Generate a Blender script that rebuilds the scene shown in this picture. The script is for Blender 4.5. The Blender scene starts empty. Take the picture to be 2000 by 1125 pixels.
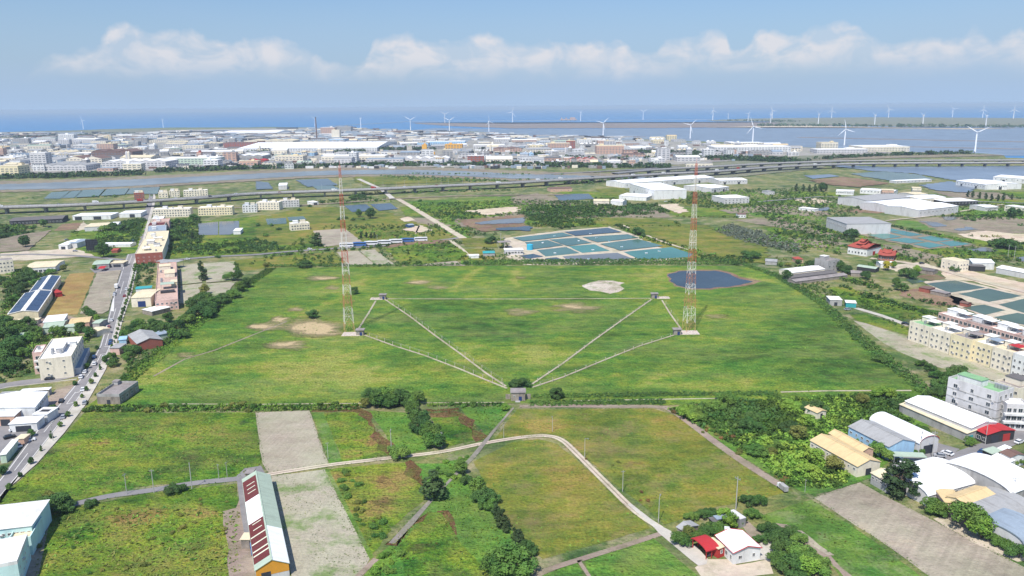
import bpy, bmesh, math, random
import numpy as np
from mathutils import Vector, Matrix, noise
R = math.radians
S = bpy.context.scene
COL = S.collection
rnd = random.Random(7)

# ------------------------------------------------------------ camera, sky, sun, exposure
HAZE_COL = (0.70, 0.86, 1.0, 1)
HAZE_D = 7.5e-5
CAMH = 130.0
F = 1500.0                      # focal length in photo pixels (photo 2000 wide)
PITCH = math.atan(354.5 / F)
ROLL = R(-0.43)
cam = bpy.data.cameras.new('camera')
cam.sensor_width = 36.0
cam.lens = 36.0 * F / 2000.0
cam.clip_start = 0.5
cam.clip_end = 120000.0
camo = bpy.data.objects.new('camera', cam)
COL.objects.link(camo)
CM = Matrix.Translation((0, 0, CAMH)) @ Matrix.Rotation(math.pi / 2 - PITCH, 4, 'X') @ Matrix.Rotation(ROLL, 4, 'Z')
camo.matrix_world = CM
S.camera = camo
C3 = CM.to_3x3()
C3I = C3.inverted()

S.view_settings.view_transform = 'Standard'
S.view_settings.look = 'None'
S.view_settings.exposure = 0.22
S.view_settings.gamma = 1.0
S.cycles.use_denoising = True
S.cycles.max_bounces = 5
S.cycles.diffuse_bounces = 2
S.cycles.glossy_bounces = 2
S.cycles.volume_bounces = 0
S.cycles.transparent_max_bounces = 6

SUN_EL = R(57.0)
SUN_DIR = Vector((-0.40, -0.92, 0)).normalized()      # horizontal direction towards the sun
SUN_AZ = math.atan2(SUN_DIR.x, SUN_DIR.y)
W = bpy.data.worlds.new('World')
S.world = W
W.use_nodes = True

sl = bpy.data.lights.new('sun', 'SUN')
sl.energy = 4.6
sl.angle = R(0.5)
sl.color = (1.0, 0.95, 0.88)
so = bpy.data.objects.new('sun', sl)
COL.objects.link(so)
sv = Vector((SUN_DIR.x * math.cos(SUN_EL), SUN_DIR.y * math.cos(SUN_EL), math.sin(SUN_EL)))
so.rotation_euler = sv.to_track_quat('Z', 'Y').to_euler()
so.location = (0, 0, 400)


def build_sky():
    nt = W.node_tree
    nt.nodes.clear()
    N = nt.nodes.new
    L = nt.links.new

    def math_(op, a=None, b=None, clamp=False):
        n = N('ShaderNodeMath')
        n.operation = op
        n.use_clamp = clamp
        for i, v in enumerate((a, b)):
            if v is None:
                continue
            if isinstance(v, (int, float)):
                n.inputs[i].default_value = v
            else:
                L(v, n.inputs[i])
        return n.outputs[0]
    out = N('ShaderNodeOutputWorld')
    bg = N('ShaderNodeBackground')
    bg.inputs['Strength'].default_value = 0.1
    sky = N('ShaderNodeTexSky')
    sky.sky_type = 'NISHITA'
    sky.sun_disc = False
    sky.sun_elevation = SUN_EL
    sky.sun_rotation = SUN_AZ
    sky.altitude = 100
    sky.air_density = 1.3
    sky.dust_density = 1.0
    sky.ozone_density = 1.5
    tc = N('ShaderNodeTexCoord')
    sep = N('ShaderNodeSeparateXYZ')
    L(tc.outputs['Generated'], sep.inputs[0])
    x, y, z = sep.outputs
    az = math_('ARCTAN2', x, y)                # 0 straight ahead
    hyp = math_('SQRT', math_('ADD', math_('MULTIPLY', x, x), math_('MULTIPLY', y, y)))
    el = math_('ARCTAN2', z, hyp)
    # cumulus bank: its top edge as a curve over azimuth
    u = math_('ADD', math_('MULTIPLY', az, 1 / 1.4), 0.5, True)       # az -0.7..0.7
    fc = N('ShaderNodeFloatCurve')
    L(u, fc.inputs['Value'])
    cv = fc.mapping.curves[0]
    pts = CLOUD_TOP
    while len(cv.points) < len(pts):
        cv.points.new(0.5, 0.5)
    for p, (px, py) in zip(cv.points, pts):
        a = math.atan((px - 1000) / F / 1.0)
        p.location = (min(1, max(0, a / 1.4 + 0.5)), max(0.0, (208 - py) / 160.0))
        p.handle_type = 'AUTO'
    fc.mapping.update()
    top = math_('MULTIPLY', fc.outputs[0], 160.0 / F)

    def nz(scale, detail, rough, sy=1.8, dist=0.0, off=0.0):
        cmb = N('ShaderNodeCombineXYZ')
        L(math_('ADD', az, off), cmb.inputs[0])
        L(math_('MULTIPLY', el, sy), cmb.inputs[1])
        n = N('ShaderNodeTexNoise')
        n.inputs['Scale'].default_value = scale
        n.inputs['Detail'].default_value = detail
        n.inputs['Roughness'].default_value = rough
        n.inputs['Distortion'].default_value = dist
        L(cmb.outputs[0], n.inputs['Vector'])
        return n.outputs['Fac']
    lump = nz(34, 6, 0.55, 1.1)
    big = nz(11, 4, 0.5, 1.6, 0.3, 2.3)
    edge = math_('ADD', math_('SUBTRACT', top, el), math_('ADD', math_('MULTIPLY', math_('SUBTRACT', lump, 0.5), 0.028), math_('MULTIPLY', math_('SUBTRACT', big, 0.5), 0.020)))
    mask = math_('MULTIPLY', edge, 110, True)
    # clouds sink into the murk towards their base
    base = N('ShaderNodeMapRange')
    base.interpolation_type = 'SMOOTHSTEP'
    base.inputs['From Min'].default_value = 0.026
    base.inputs['From Max'].default_value = 0.062
    L(math_('ADD', el, math_('MULTIPLY', math_('SUBTRACT', big, 0.5), 0.03)), base.inputs['Value'])
    inner = N('ShaderNodeMapRange')
    inner.inputs['From Min'].default_value = 0.40
    inner.inputs['From Max'].default_value = 0.60
    inner.inputs['To Min'].default_value = 0.30
    inner.inputs['To Max'].default_value = 1.0
    L(nz(22, 5, 0.55, 1.5, 0.5, 5.1), inner.inputs['Value'])
    m = math_('MULTIPLY', math_('MULTIPLY', mask, base.outputs[0]), inner.outputs[0], True)
    rim = math_('SUBTRACT', 1.25, math_('MULTIPLY', math_('SUBTRACT', top, el), 12.0), True)
    m = math_('MULTIPLY', m, math_('ADD', math_('MULTIPLY', rim, 0.42), 0.46), True)
    # sky tint: keep the measured sky hue
    tint = N('ShaderNodeMix')
    tint.data_type = 'RGBA'
    tint.blend_type = 'MULTIPLY'
    tint.inputs[0].default_value = 1.0
    L(sky.outputs[0], tint.inputs[6])
    tint.inputs[7].default_value = SKY_TINT
    hz = N('ShaderNodeMapRange')               # milky air low down
    hz.inputs['From Min'].default_value = 0.16
    hz.inputs['From Max'].default_value = 0.0
    hz.inputs['To Min'].default_value = 0.05
    hz.inputs['To Max'].default_value = 1.0
    L(el, hz.inputs['Value'])
    hzs = math_('ADD', hz.outputs[0], math_('MULTIPLY', math_('SUBTRACT', nz(5, 4, 0.5, 3.0, 0.2, 9.0), 0.5), 0.35), True)
    air = N('ShaderNodeMix')
    air.data_type = 'RGBA'
    L(hzs, air.inputs[0])
    L(tint.outputs[2], air.inputs[6])
    air.inputs[7].default_value = AIR_COL
    mx = N('ShaderNodeMix')
    mx.data_type = 'RGBA'
    L(m, mx.inputs[0])
    L(air.outputs[2], mx.inputs[6])
    mx.inputs[7].default_value = CLOUD_COL
    L(mx.outputs[2], bg.inputs['Color'])
    L(bg.outputs[0], out.inputs['Surface'])


CLOUD_TOP = [(-400, 150), (40, 180), (110, 125), (200, 112), (250, 82), (290, 62), (330, 72), (385, 70), (440, 84), (470, 86), (520, 82), (590, 92), (640, 112),
             (715, 130), (750, 84), (800, 82), (860, 90), (905, 88), (970, 74), (1010, 92), (1120, 90), (1200, 92), (1250, 112), (1290, 88), (1350, 80), (1400, 82),
             (1420, 110), (1475, 78), (1530, 90), (1595, 68), (1650, 78), (1700, 108), (1760, 98), (1840, 106), (1870, 88), (1910, 105), (1950, 90), (2050, 95), (2400, 110)]
SKY_TINT = (0.62, 0.80, 1.12, 1)
AIR_COL = (3.5, 4.8, 6.75, 1)
CLOUD_COL = (6.5, 6.5, 6.9, 1)
build_sky()


# ------------------------------------------------------------ photo pixel <-> place on the ground
def P(px, py, z=0.0):
    d = C3 @ Vector(((px - 1000) / F, -(py - 562.5) / F, -1))
    t = (z - CAMH) / d.z
    if t < 0 or t > 60000:
        t = 60000
    return Vector((d.x * t, d.y * t, z))


def px_of(v):
    q = C3I @ (Vector(v) - Vector((0, 0, CAMH)))
    return (1000 + F * q.x / -q.z, 562.5 - F * q.y / -q.z)


def Z4(rx, ry, pts):
    return [(rx + a / 4.0, ry + b / 4.0) for a, b in pts]


# ------------------------------------------------------------ materials
MATS = {}


def _new(name):
    m = bpy.data.materials.new(name)
    m.use_nodes = True
    nt = m.node_tree
    nt.nodes.clear()
    out = nt.nodes.new('ShaderNodeOutputMaterial')
    bs = nt.nodes.new('ShaderNodeBsdfPrincipled')
    nt.links.new(bs.outputs[0], out.inputs['Surface'])
    return m, nt, bs


def _noise(nt, vec, scale, detail=4, rough=0.55, sc=None):
    n = nt.nodes.new('ShaderNodeTexNoise')
    n.inputs['Scale'].default_value = scale
    n.inputs['Detail'].default_value = detail
    n.inputs['Roughness'].default_value = rough
    if sc:
        mp = nt.nodes.new('ShaderNodeMapping')
        mp.inputs['Scale'].default_value = sc
        nt.links.new(vec, mp.inputs['Vector'])
        vec = mp.outputs[0]
    nt.links.new(vec, n.inputs['Vector'])
    return n.outputs['Fac']


def _mr(nt, v, a, b, c, d, smooth=False):
    n = nt.nodes.new('ShaderNodeMapRange')
    if smooth:
        n.interpolation_type = 'SMOOTHSTEP'
    for k, q in zip(('From Min', 'From Max', 'To Min', 'To Max'), (a, b, c, d)):
        n.inputs[k].default_value = q
    nt.links.new(v, n.inputs['Value'])
    return n.outputs[0]


def _m(nt, op, a, b=None, clamp=False):
    n = nt.nodes.new('ShaderNodeMath')
    n.operation = op
    n.use_clamp = clamp
    for i, v in enumerate((a, b)):
        if v is None:
            continue
        if isinstance(v, (int, float)):
            n.inputs[i].default_value = v
        else:
            nt.links.new(v, n.inputs[i])
    return n.outputs[0]


def _mix(nt, f, a, b, mode='MIX'):
    n = nt.nodes.new('ShaderNodeMix')
    n.data_type = 'RGBA'
    n.blend_type = mode
    for i, v in ((0, f), (6, a), (7, b)):
        if isinstance(v, (int, float)):
            n.inputs[i].default_value = v
        elif isinstance(v, (tuple, list)):
            n.inputs[i].default_value = tuple(v) + ((1,) if len(v) == 3 else ())
        else:
            nt.links.new(v, n.inputs[i])
    return n.outputs[2]


def _bump(nt, bs, h, dist, strength=1.0):
    b = nt.nodes.new('ShaderNodeBump')
    b.inputs['Distance'].default_value = dist
    b.inputs['Strength'].default_value = strength
    nt.links.new(h, b.inputs['Height'])
    nt.links.new(b.outputs[0], bs.inputs['Normal'])


def srgb(r, g, b):
    f = lambda c: ((c / 255.0 + 0.055) / 1.055) ** 2.4 if c > 10 else c / 255.0 / 12.92
    return (f(r), f(g), f(b))


def ground_mat(name, ramp, fine=0.35, streak=0.5, bump=0.5, soil=(0.30, 0.24, 0.18), big=0.02, amp=0.30, rows=None, scuff=0.0, dry=0.0):
    """ramp: colours from dark to light tone. attributes tone / bare shift it."""
    m, nt, bs = _new(name)
    geo = nt.nodes.new('ShaderNodeNewGeometry')
    pos = geo.outputs['Position']
    dryc = tuple((a + b) / 2 for a, b in zip(ramp[-1], soil))
    at = nt.nodes.new('ShaderNodeAttribute')
    at.attribute_name = 'tone'
    ab = nt.nodes.new('ShaderNodeAttribute')
    ab.attribute_name = 'bare'
    n1 = _noise(nt, pos, big, 6, 0.6, (1, streak, 1))
    n2 = _noise(nt, pos, 0.16, 5, 0.65, (0.7, 1.0, 1))
    n3 = _noise(nt, pos, 0.9, 3, 0.7)
    t = _m(nt, 'ADD', at.outputs['Fac'], _mr(nt, n1, 0.3, 0.7, 0.5 - amp, 0.5 + amp))
    t = _m(nt, 'ADD', t, _mr(nt, n2, 0.3, 0.7, -0.30, 0.30))
    t = _m(nt, 'ADD', t, _mr(nt, _noise(nt, pos, 0.05, 5, 0.7, (0.6, 1.2, 1)), 0.32, 0.68, -0.22, 0.22), True)
    cr = nt.nodes.new('ShaderNodeValToRGB')
    e = cr.color_ramp.elements
    while len(e) < len(ramp):
        e.new(0.5)
    for i, c in enumerate(ramp):
        e[i].position = i / (len(ramp) - 1)
        e[i].color = tuple(c) + (1,)
    nt.links.new(t, cr.inputs['Fac'])
    c = cr.outputs[0]
    h2 = nt.nodes.new('ShaderNodeHueSaturation')
    nt.links.new(c, h2.inputs['Color'])
    nt.links.new(_mr(nt, _noise(nt, pos, 0.05, 4, 0.7), 0.35, 0.65, 0.475, 0.52), h2.inputs['Hue'])
    nt.links.new(_mr(nt, n3, 0.3, 0.7, 1 - fine, 1 + fine), h2.inputs['Value'])
    c = h2.outputs[0]
    if dry:
        dm = _m(nt, 'MULTIPLY', _mr(nt, _noise(nt, pos, 0.022, 7, 0.68, (0.6, 1.3, 1)), 0.47, 0.68, 0, dry), _mr(nt, _noise(nt, pos, 0.5, 3, 0.7, (0.25, 1, 1)), 0.35, 0.6, 0.3, 1.0))
        c = _mix(nt, dm, c, dryc)
        c = _mix(nt, _mr(nt, _noise(nt, pos, 0.035, 6, 0.7, (0.35, 1.2, 1)), 0.52, 0.66, 0, 0.45), c, tuple(x * 0.55 for x in ramp[1]))
    if rows:
        mp = nt.nodes.new('ShaderNodeMapping')
        mp.inputs['Rotation'].default_value = (0, 0, R(rows[0]))
        nt.links.new(pos, mp.inputs['Vector'])
        wv = _noise(nt, mp.outputs[0], rows[1] * 2.2, 4, 0.6, (1, 0.045, 1))
        c = _mix(nt, _mr(nt, wv, 0.4, 0.66, 0.0, rows[2] * 1.3), c, tuple(x * 0.5 for x in ramp[0]))
    if scuff:
        sp = _mr(nt, _noise(nt, pos, 0.07, 6, 0.7), 0.5, 0.62, 0, scuff)
        c = _mix(nt, sp, c, soil)
    bm = _m(nt, 'SUBTRACT', _m(nt, 'ADD', ab.outputs['Fac'], _m(nt, 'MULTIPLY', _m(nt, 'SUBTRACT', _noise(nt, pos, 0.075, 8, 0.75, (0.6, 1.2, 1)), 0.5), 2.6)), 0.52)
    bm = _m(nt, 'MULTIPLY', _m(nt, 'MULTIPLY', bm, 1.6, True), _m(nt, 'GREATER_THAN', ab.outputs['Fac'], 0.03))
    sc = _mix(nt, _mr(nt, n3, 0.3, 0.7, 0, 1), tuple(x * 0.8 for x in soil), tuple(min(1, x * 1.2) for x in soil))
    c = _mix(nt, bm, c, sc)
    nt.links.new(c, bs.inputs['Base Color'])
    bs.inputs['Roughness'].default_value = 0.95
    bs.inputs['Specular IOR Level'].default_value = 0.15
    if bump:
        hh = _m(nt, 'ADD', n3, _m(nt, 'MULTIPLY', n2, 3.0))
        _bump(nt, bs, _m(nt, 'MULTIPLY', hh, _m(nt, 'SUBTRACT', 1.05, bm)), bump)
    MATS[name] = m
    return m


def plain(name, col, var=0.12, scale=0.6, rough=0.85, spec=0.25, metal=0.0, stripes=None, dirt=0.0, bump=0.0):
    """painted / mineral surfaces: a base colour with uneven weathering, optional darker stripes"""
    if name in MATS:
        return MATS[name]
    m, nt, bs = _new(name)
    tc = nt.nodes.new('ShaderNodeTexCoord')
    v = tc.outputs['Object']
    n = _noise(nt, v, scale, 5, 0.65)
    n2 = _noise(nt, v, scale * 6, 3, 0.6)
    f = _m(nt, 'ADD', _mr(nt, n, 0.3, 0.7, -var, var), _mr(nt, n2, 0.3, 0.7, 1 - var * 0.6, 1 + var * 0.6))
    h = nt.nodes.new('ShaderNodeHueSaturation')
    h.inputs['Color'].default_value = tuple(col) + (1,)
    nt.links.new(f, h.inputs['Value'])
    c = h.outputs[0]
    if dirt:
        d = _mr(nt, _noise(nt, v, scale * 0.5, 6, 0.7, (1, 1, 0.25) if not stripes else (2.2, 0.35, 0.35)), 0.48, 0.7, 0, dirt)
        c = _mix(nt, d, c, (0.12, 0.105, 0.09))
    if stripes:
        w = nt.nodes.new('ShaderNodeTexWave')
        w.bands_direction = stripes[0]
        w.inputs['Scale'].default_value = stripes[1]
        nt.links.new(v, w.inputs['Vector'])
        c = _mix(nt, _mr(nt, w.outputs['Fac'], 0.0, 1.0, 0, stripes[2]), c, tuple(x * 0.6 for x in col))
    nt.links.new(c, bs.inputs['Base Color'])
    bs.inputs['Roughness'].default_value = rough
    bs.inputs['Specular IOR Level'].default_value = spec
    bs.inputs['Metallic'].default_value = metal
    if bump:
        _bump(nt, bs, n2, bump)
    MATS[name] = m
    return m


def water_mat(name, col, rough=0.12, wave=0.25, spec=0.5, bscale=0.5, ior=1.33):
    m, nt, bs = _new(name)
    geo = nt.nodes.new('ShaderNodeNewGeometry')
    pos = geo.outputs['Position']
    n = _noise(nt, pos, 0.012, 5, 0.6)
    c = _mix(nt, _mr(nt, n, 0.35, 0.65, 0, 1), tuple(x * 0.8 for x in col), tuple(x * 1.2 for x in col))
    nt.links.new(c, bs.inputs['Base Color'])
    bs.inputs['Roughness'].default_value = rough
    bs.inputs['IOR'].default_value = ior
    bs.inputs['Specular IOR Level'].default_value = spec
    _bump(nt, bs, _noise(nt, pos, bscale, 4, 0.6, (1, 1.6, 1)), wave)
    MATS[name] = m
    return m


def leaf_mat(name, dark, light, scale=0.35):
    m, nt, bs = _new(name)
    geo = nt.nodes.new('ShaderNodeNewGeometry')
    oi = nt.nodes.new('ShaderNodeObjectInfo')
    n = _noise(nt, geo.outputs['Position'], scale, 4, 0.7)
    f = _m(nt, 'ADD', _mr(nt, n, 0.3, 0.7, 0.0, 0.75), _mr(nt, oi.outputs['Random'], 0, 1, -0.1, 0.5), True)
    c = _mix(nt, f, dark, light)
    h = nt.nodes.new('ShaderNodeHueSaturation')
    nt.links.new(c, h.inputs['Color'])
    nt.links.new(_mr(nt, _noise(nt, geo.outputs['Position'], 0.09, 3, 0.6), 0.3, 0.7, 0.475, 0.525), h.inputs['Hue'])
    nt.links.new(h.outputs[0], bs.inputs['Base Color'])
    bs.inputs['Roughness'].default_value = 0.7
    bs.inputs['Specular IOR Level'].default_value = 0.2
    MATS[name] = m
    return m


# ------------------------------------------------------------ mesh helpers
class MB:
    def __init__(s):
        s.v = []
        s.f = []
        s.m = []

    def quad(s, *pts, mat=0):
        i = len(s.v)
        s.v += [tuple(p) for p in pts]
        s.f.append(tuple(range(i, i + len(pts))))
        s.m.append(mat)

    def box(s, c, d, mat=0, rz=0.0, taper=1.0, bottom=True):
        cx, cy, cz = c
        dx, dy, dz = d[0] / 2, d[1] / 2, d[2] / 2
        i = len(s.v)
        cs, sn = math.cos(rz), math.sin(rz)
        for k, (a, b, e) in enumerate([(-1, -1, -1), (1, -1, -1), (1, 1, -1), (-1, 1, -1), (-1, -1, 1), (1, -1, 1), (1, 1, 1), (-1, 1, 1)]):
            t = taper if e > 0 else 1
            x, y = a * dx * t, b * dy * t
            s.v.append((cx + x * cs - y * sn, cy + x * sn + y * cs, cz + e * dz))
        fs = [(0, 3, 2, 1), (4, 5, 6, 7), (0, 1, 5, 4), (1, 2, 6, 5), (2, 3, 7, 6), (3, 0, 4, 7)]
        if not bottom:
            fs = fs[1:]
        for f in fs:
            s.f.append(tuple(i + q for q in f))
            s.m.append(mat)

    def prism(s, poly, z0, z1, mat=0, top=True, bottom=False):
        n = len(poly)
        i = len(s.v)
        s.v += [(p[0], p[1], z0) for p in poly] + [(p[0], p[1], z1) for p in poly]
        for k in range(n):
            j = (k + 1) % n
            s.f.append((i + k, i + j, i + n + j, i + n + k))
            s.m.append(mat)
        if top:
            s.f.append(tuple(i + n + k for k in range(n)))
            s.m.append(mat)
        if bottom:
            s.f.append(tuple(i + k for k in reversed(range(n))))
            s.m.append(mat)

    def tube(s, a, b, r, n=4, r2=None, mat=0, cap=True):
        a = Vector(a)
        b = Vector(b)
        r2 = r if r2 is None else r2
        d = (b - a).normalized()
        u = d.orthogonal().normalized()
        w = d.cross(u)
        i = len(s.v)
        for c, rr in ((a, r), (b, r2)):
            for k in range(n):
                t = 2 * math.pi * (k + 0.5) / n
                s.v.append(tuple(c + (u * math.cos(t) + w * math.sin(t)) * rr))
        for k in range(n):
            j = (k + 1) % n
            s.f.append((i + k, i + j, i + n + j, i + n + k))
            s.m.append(mat)
        if cap:
            s.f.append(tuple(i + n + k for k in range(n)))
            s.m.append(mat)

    def cyl(s, c, r, h, n=12, mat=0, r2=None):
        s.tube(c, (c[0], c[1], c[2] + h), r, n, r2, mat)

    def mesh(s, name, mats):
        me = bpy.data.meshes.new(name)
        me.from_pydata(s.v, [], s.f)
        for q in (mats if isinstance(mats, (list, tuple)) else [mats]):
            me.materials.append(MATS[q] if isinstance(q, str) else q)
        if any(s.m):
            me.polygons.foreach_set('material_index', s.m)
        me.update()
        return me

    def build(s, name, mats, parent=None, loc=None, rz=0, label=None):
        return link(name, s.mesh(name, mats), parent, loc, rz, label)


def link(name, me, parent=None, loc=None, rz=0, label=None):
    o = bpy.data.objects.new(name, me)
    COL.objects.link(o)
    if parent:
        o.parent = parent
    if loc is not None:
        o.location = loc
    if rz:
        o.rotation_euler = (0, 0, rz)
    if label:
        o['label'] = label
    return o


def tag(o, label, cat, group=None, kind=None):
    if label:
        o['label'] = label
    if cat:
        o['category'] = cat
    if group:
        o['group'] = group
    if kind:
        o['kind'] = kind
    return o


def empty(name, loc, rz=0, label=None, cat=None, group=None):
    o = bpy.data.objects.new(name, None)
    COL.objects.link(o)
    o.empty_display_size = 0.5
    o.location = loc
    o.rotation_euler = (0, 0, rz)
    return tag(o, label, cat, group)


PROTO = {}


def spawn(key, builder, loc, rz=0, sc=1.0, label=None, cat=None, group=None):
    """first call builds the thing, later calls copy it with each of its parts and sub-parts"""
    if key not in PROTO:
        r = builder()
        PROTO[key] = r
    else:
        src = PROTO[key]
        r = src.copy()
        COL.objects.link(r)
        for ch in src.children:
            c = ch.copy()
            COL.objects.link(c)
            c.parent = r
            for g in ch.children:
                d = g.copy()
                COL.objects.link(d)
                d.parent = c
    r.location = loc
    r.rotation_euler = (0, 0, rz)
    r.scale = (sc, sc, sc) if not isinstance(sc, tuple) else sc
    for k in ('label', 'category', 'group'):
        if k in r:
            del r[k]
    return tag(r, label, cat, group)


def inpoly(x, y, poly):
    c = False
    n = len(poly)
    j = n - 1
    for i in range(n):
        xi, yi = poly[i][0], poly[i][1]
        xj, yj = poly[j][0], poly[j][1]
        if (yi > y) != (yj > y) and x < (xj - xi) * (y - yi) / (yj - yi + 1e-12) + xi:
            c = not c
        j = i
    return c


AVOID = []
SHEETS = [0]


def avoid(pl):
    xs, ys = [p[0] for p in pl], [p[1] for p in pl]
    AVOID.append((min(xs), max(xs), min(ys), max(ys), [(p[0], p[1]) for p in pl]))


# soft patches of other growth or bare soil: (px, py, rx, ry, tone, bare)
BLOBS = []


def blob_world():
    out = []
    for (px, py, rx, ry, t, b) in BLOBS:
        c = P(px, py)
        if b > 0.6:
            rx, ry, b = rx * 1.25, ry * 1.3, b + 0.25
        ex = (P(px + rx, py) - c)
        ey = (P(px, py - ry) - c)
        out.append((c.x, c.y, ex.length, ey.length, ex.normalized(), ey.normalized(), t, b))
    return out


def sheet(name, pts, mat, z, cell=0, world=False, kind='structure', wob=0.0):
    """a flat patch of ground; pts are photo pixels on the ground (or world points)"""
    poly = [Vector(p) if world else P(*p) for p in pts]
    if wob:
        q = []
        for i, a in enumerate(poly):
            b = poly[(i + 1) % len(poly)]
            n = max(1, int((b - a).length / (4.0 if wob < 4 else 2.0)))
            nrm = Vector((-(b - a).y, (b - a).x, 0)).normalized()
            for k in range(n):
                p = a.lerp(b, k / n)
                q.append(p + nrm * (noise.noise(p * 0.11) * wob * 1.6 + noise.noise(p * 0.4) * wob * 0.6 + noise.noise(p * 1.1) * wob * 0.25))
        poly = q
    SHEETS[0] += 1
    z += (SHEETS[0] % 9) * (0.003 if poly[0].y < 620 else 0.02)
    if name in ('tilled_field', 'rice_plot', 'fish_pond', 'pond', 'yard', 'bare_lot', 'stubble_field', 'gravel_field', 'mud_pond', 'dry_field', 'concrete_apron', 'parking_lot', 'lawn', 'zebra_hatch'):
        avoid(poly)
    bm = bmesh.new()
    vs = [bm.verts.new((p.x, p.y, z)) for p in poly]
    f = bm.faces.new(vs)
    if f.calc_area() > 0 and f.normal.z == 0:
        f.normal_update()
    if f.normal.z < 0:
        f.normal_flip()
    bmesh.ops.triangulate(bm, faces=bm.faces[:])
    if cell:
        xs = [p.x for p in poly]
        ys = [p.y for p in poly]
        for k in range(int(min(xs) // cell) + 1, int(max(xs) // cell) + 1):
            bmesh.ops.bisect_plane(bm, geom=bm.verts[:] + bm.edges[:] + bm.faces[:], plane_co=(k * cell, 0, 0), plane_no=(1, 0, 0))
        for k in range(int(min(ys) // cell) + 1, int(max(ys) // cell) + 1):
            bmesh.ops.bisect_plane(bm, geom=bm.verts[:] + bm.edges[:] + bm.faces[:], plane_co=(0, k * cell, 0), plane_no=(0, 1, 0))
    for f in bm.faces:
        f.normal_update()
        if f.normal.z < 0:
            f.normal_flip()
    me = bpy.data.meshes.new(name)
    bm.to_mesh(me)
    bm.free()
    if cell and BLOBS:
        co = np.empty(len(me.vertices) * 3, dtype=np.float32)
        me.vertices.foreach_get('co', co)
        co = co.reshape(-1, 3)
        t = np.zeros(len(co), dtype=np.float32)
        b = np.zeros(len(co), dtype=np.float32)
        for (cx, cy, rx, ry, ux, uy, tt, bb) in BW:
            dx = co[:, 0] - cx
            dy = co[:, 1] - cy
            det = ux.x * uy.y - ux.y * uy.x
            a = (dx * uy.y - dy * uy.x) / det / rx
            c = (ux.x * dy - ux.y * dx) / det / ry
            g = np.exp(-(a * a + c * c) ** 1.5 * 0.9)
            t += tt * g * (1.5 if tt > 0 else 0.9)
            b += bb * g
        for nm, arr in (('tone', t), ('bare', b)):
            at = me.attributes.new(nm, 'FLOAT', 'POINT')
            at.data.foreach_set('value', arr)
    me.materials.append(MATS[mat])
    o = link(name, me)
    o['kind'] = kind
    return o


def ribbon_pts(px, width):
    """world outline of a strip of constant width along a pixel polyline"""
    c = [P(*p) for p in px]
    l, r = [], []
    for i, p in enumerate(c):
        a = c[max(0, i - 1)]
        b = c[min(len(c) - 1, i + 1)]
        d = (b - a).normalized()
        n = Vector((-d.y, d.x, 0)) * (width / 2 if not isinstance(width, (list, tuple)) else width[i] / 2)
        l.append(p + n)
        r.append(p - n)
    return l, r


def ribbon(name, px, width, mat, z, kind='structure', h=0.0):
    l, r = ribbon_pts(px, width)
    if 'road' in name or 'street' in name or 'lane' in name:
        avoid(l + r[::-1])
    mb = MB()
    for i in range(len(l) - 1):
        a, b, c, d = r[i], r[i + 1], l[i + 1], l[i]
        mb.quad(*[(q.x, q.y, z) for q in (a, b, c, d)])
        if h:
            for u, w in ((a, b), (c, d)):
                mb.quad((u.x, u.y, z - h), (w.x, w.y, z - h), (w.x, w.y, z), (u.x, u.y, z))
    if h:
        for u, w in ((l[0], r[0]), (r[-1], l[-1])):
            mb.quad((u.x, u.y, z - h), (w.x, w.y, z - h), (w.x, w.y, z), (u.x, u.y, z))
    o = mb.build(name, mat)
    o['kind'] = kind
    return o


def path_smooth(px, n=6):
    out = []
    for i in range(len(px) - 1):
        p0 = px[max(0, i - 1)]
        p1, p2 = px[i], px[i + 1]
        p3 = px[min(len(px) - 1, i + 2)]
        for k in range(n):
            t = k / n
            out.append(tuple(0.5 * ((2 * p1[j]) + (-p0[j] + p2[j]) * t + (2 * p0[j] - 5 * p1[j] + 4 * p2[j] - p3[j]) * t * t + (-p0[j] + 3 * p1[j] - 3 * p2[j] + p3[j]) * t ** 3) for j in (0, 1)))
    out.append(tuple(px[-1]))
    return out


# ------------------------------------------------------------ foliage templates (numpy)
NR = np.random.default_rng(11)


def leafcloud(centres, radii, per, size, flat=1.0, up=0.35):
    """many leaf-sized quads spread over the shells of clumps; returns verts (n*4,3)"""
    out = []
    for c, r in zip(centres, radii):
        n = max(6, int(per * r * r))
        d = NR.normal(size=(n, 3))
        d[:, 2] += up * 0.6
        d /= np.linalg.norm(d, axis=1)[:, None]
        rad = r * (0.72 + 0.34 * NR.random(n))[:, None]
        p = np.array(c) + d * rad * np.array([1, 1, flat])
        nn = d + NR.normal(size=(n, 3)) * 0.55
        nn[:, 2] += up
        nn /= np.linalg.norm(nn, axis=1)[:, None]
        a = np.cross(nn, NR.normal(size=(n, 3)))
        a /= np.linalg.norm(a, axis=1)[:, None]
        b = np.cross(nn, a)
        s = size * (0.6 + 0.8 * NR.random(n))[:, None]
        q = np.stack([p - a * s - b * s * 0.6, p + a * s - b * s * 0.6, p + a * s + b * s * 0.6, p - a * s + b * s * 0.6], axis=1)
        out.append(q.reshape(-1, 3))
    return np.concatenate(out)


def quads_mesh(name, v, mats):
    n = len(v) // 4
    me = bpy.data.meshes.new(name)
    me.vertices.add(len(v))
    me.vertices.foreach_set('co', v.astype(np.float32).ravel())
    me.loops.add(n * 4)
    me.loops.foreach_set('vertex_index', np.arange(n * 4, dtype=np.int32))
    me.polygons.add(n)
    me.polygons.foreach_set('loop_start', np.arange(0, n * 4, 4, dtype=np.int32))
    me.polygons.foreach_set('loop_total', np.full(n, 4, dtype=np.int32))
    for q in (mats if isinstance(mats, (list, tuple)) else [mats]):
        me.materials.append(MATS[q])
    me.update(calc_edges=True)
    return me


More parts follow.
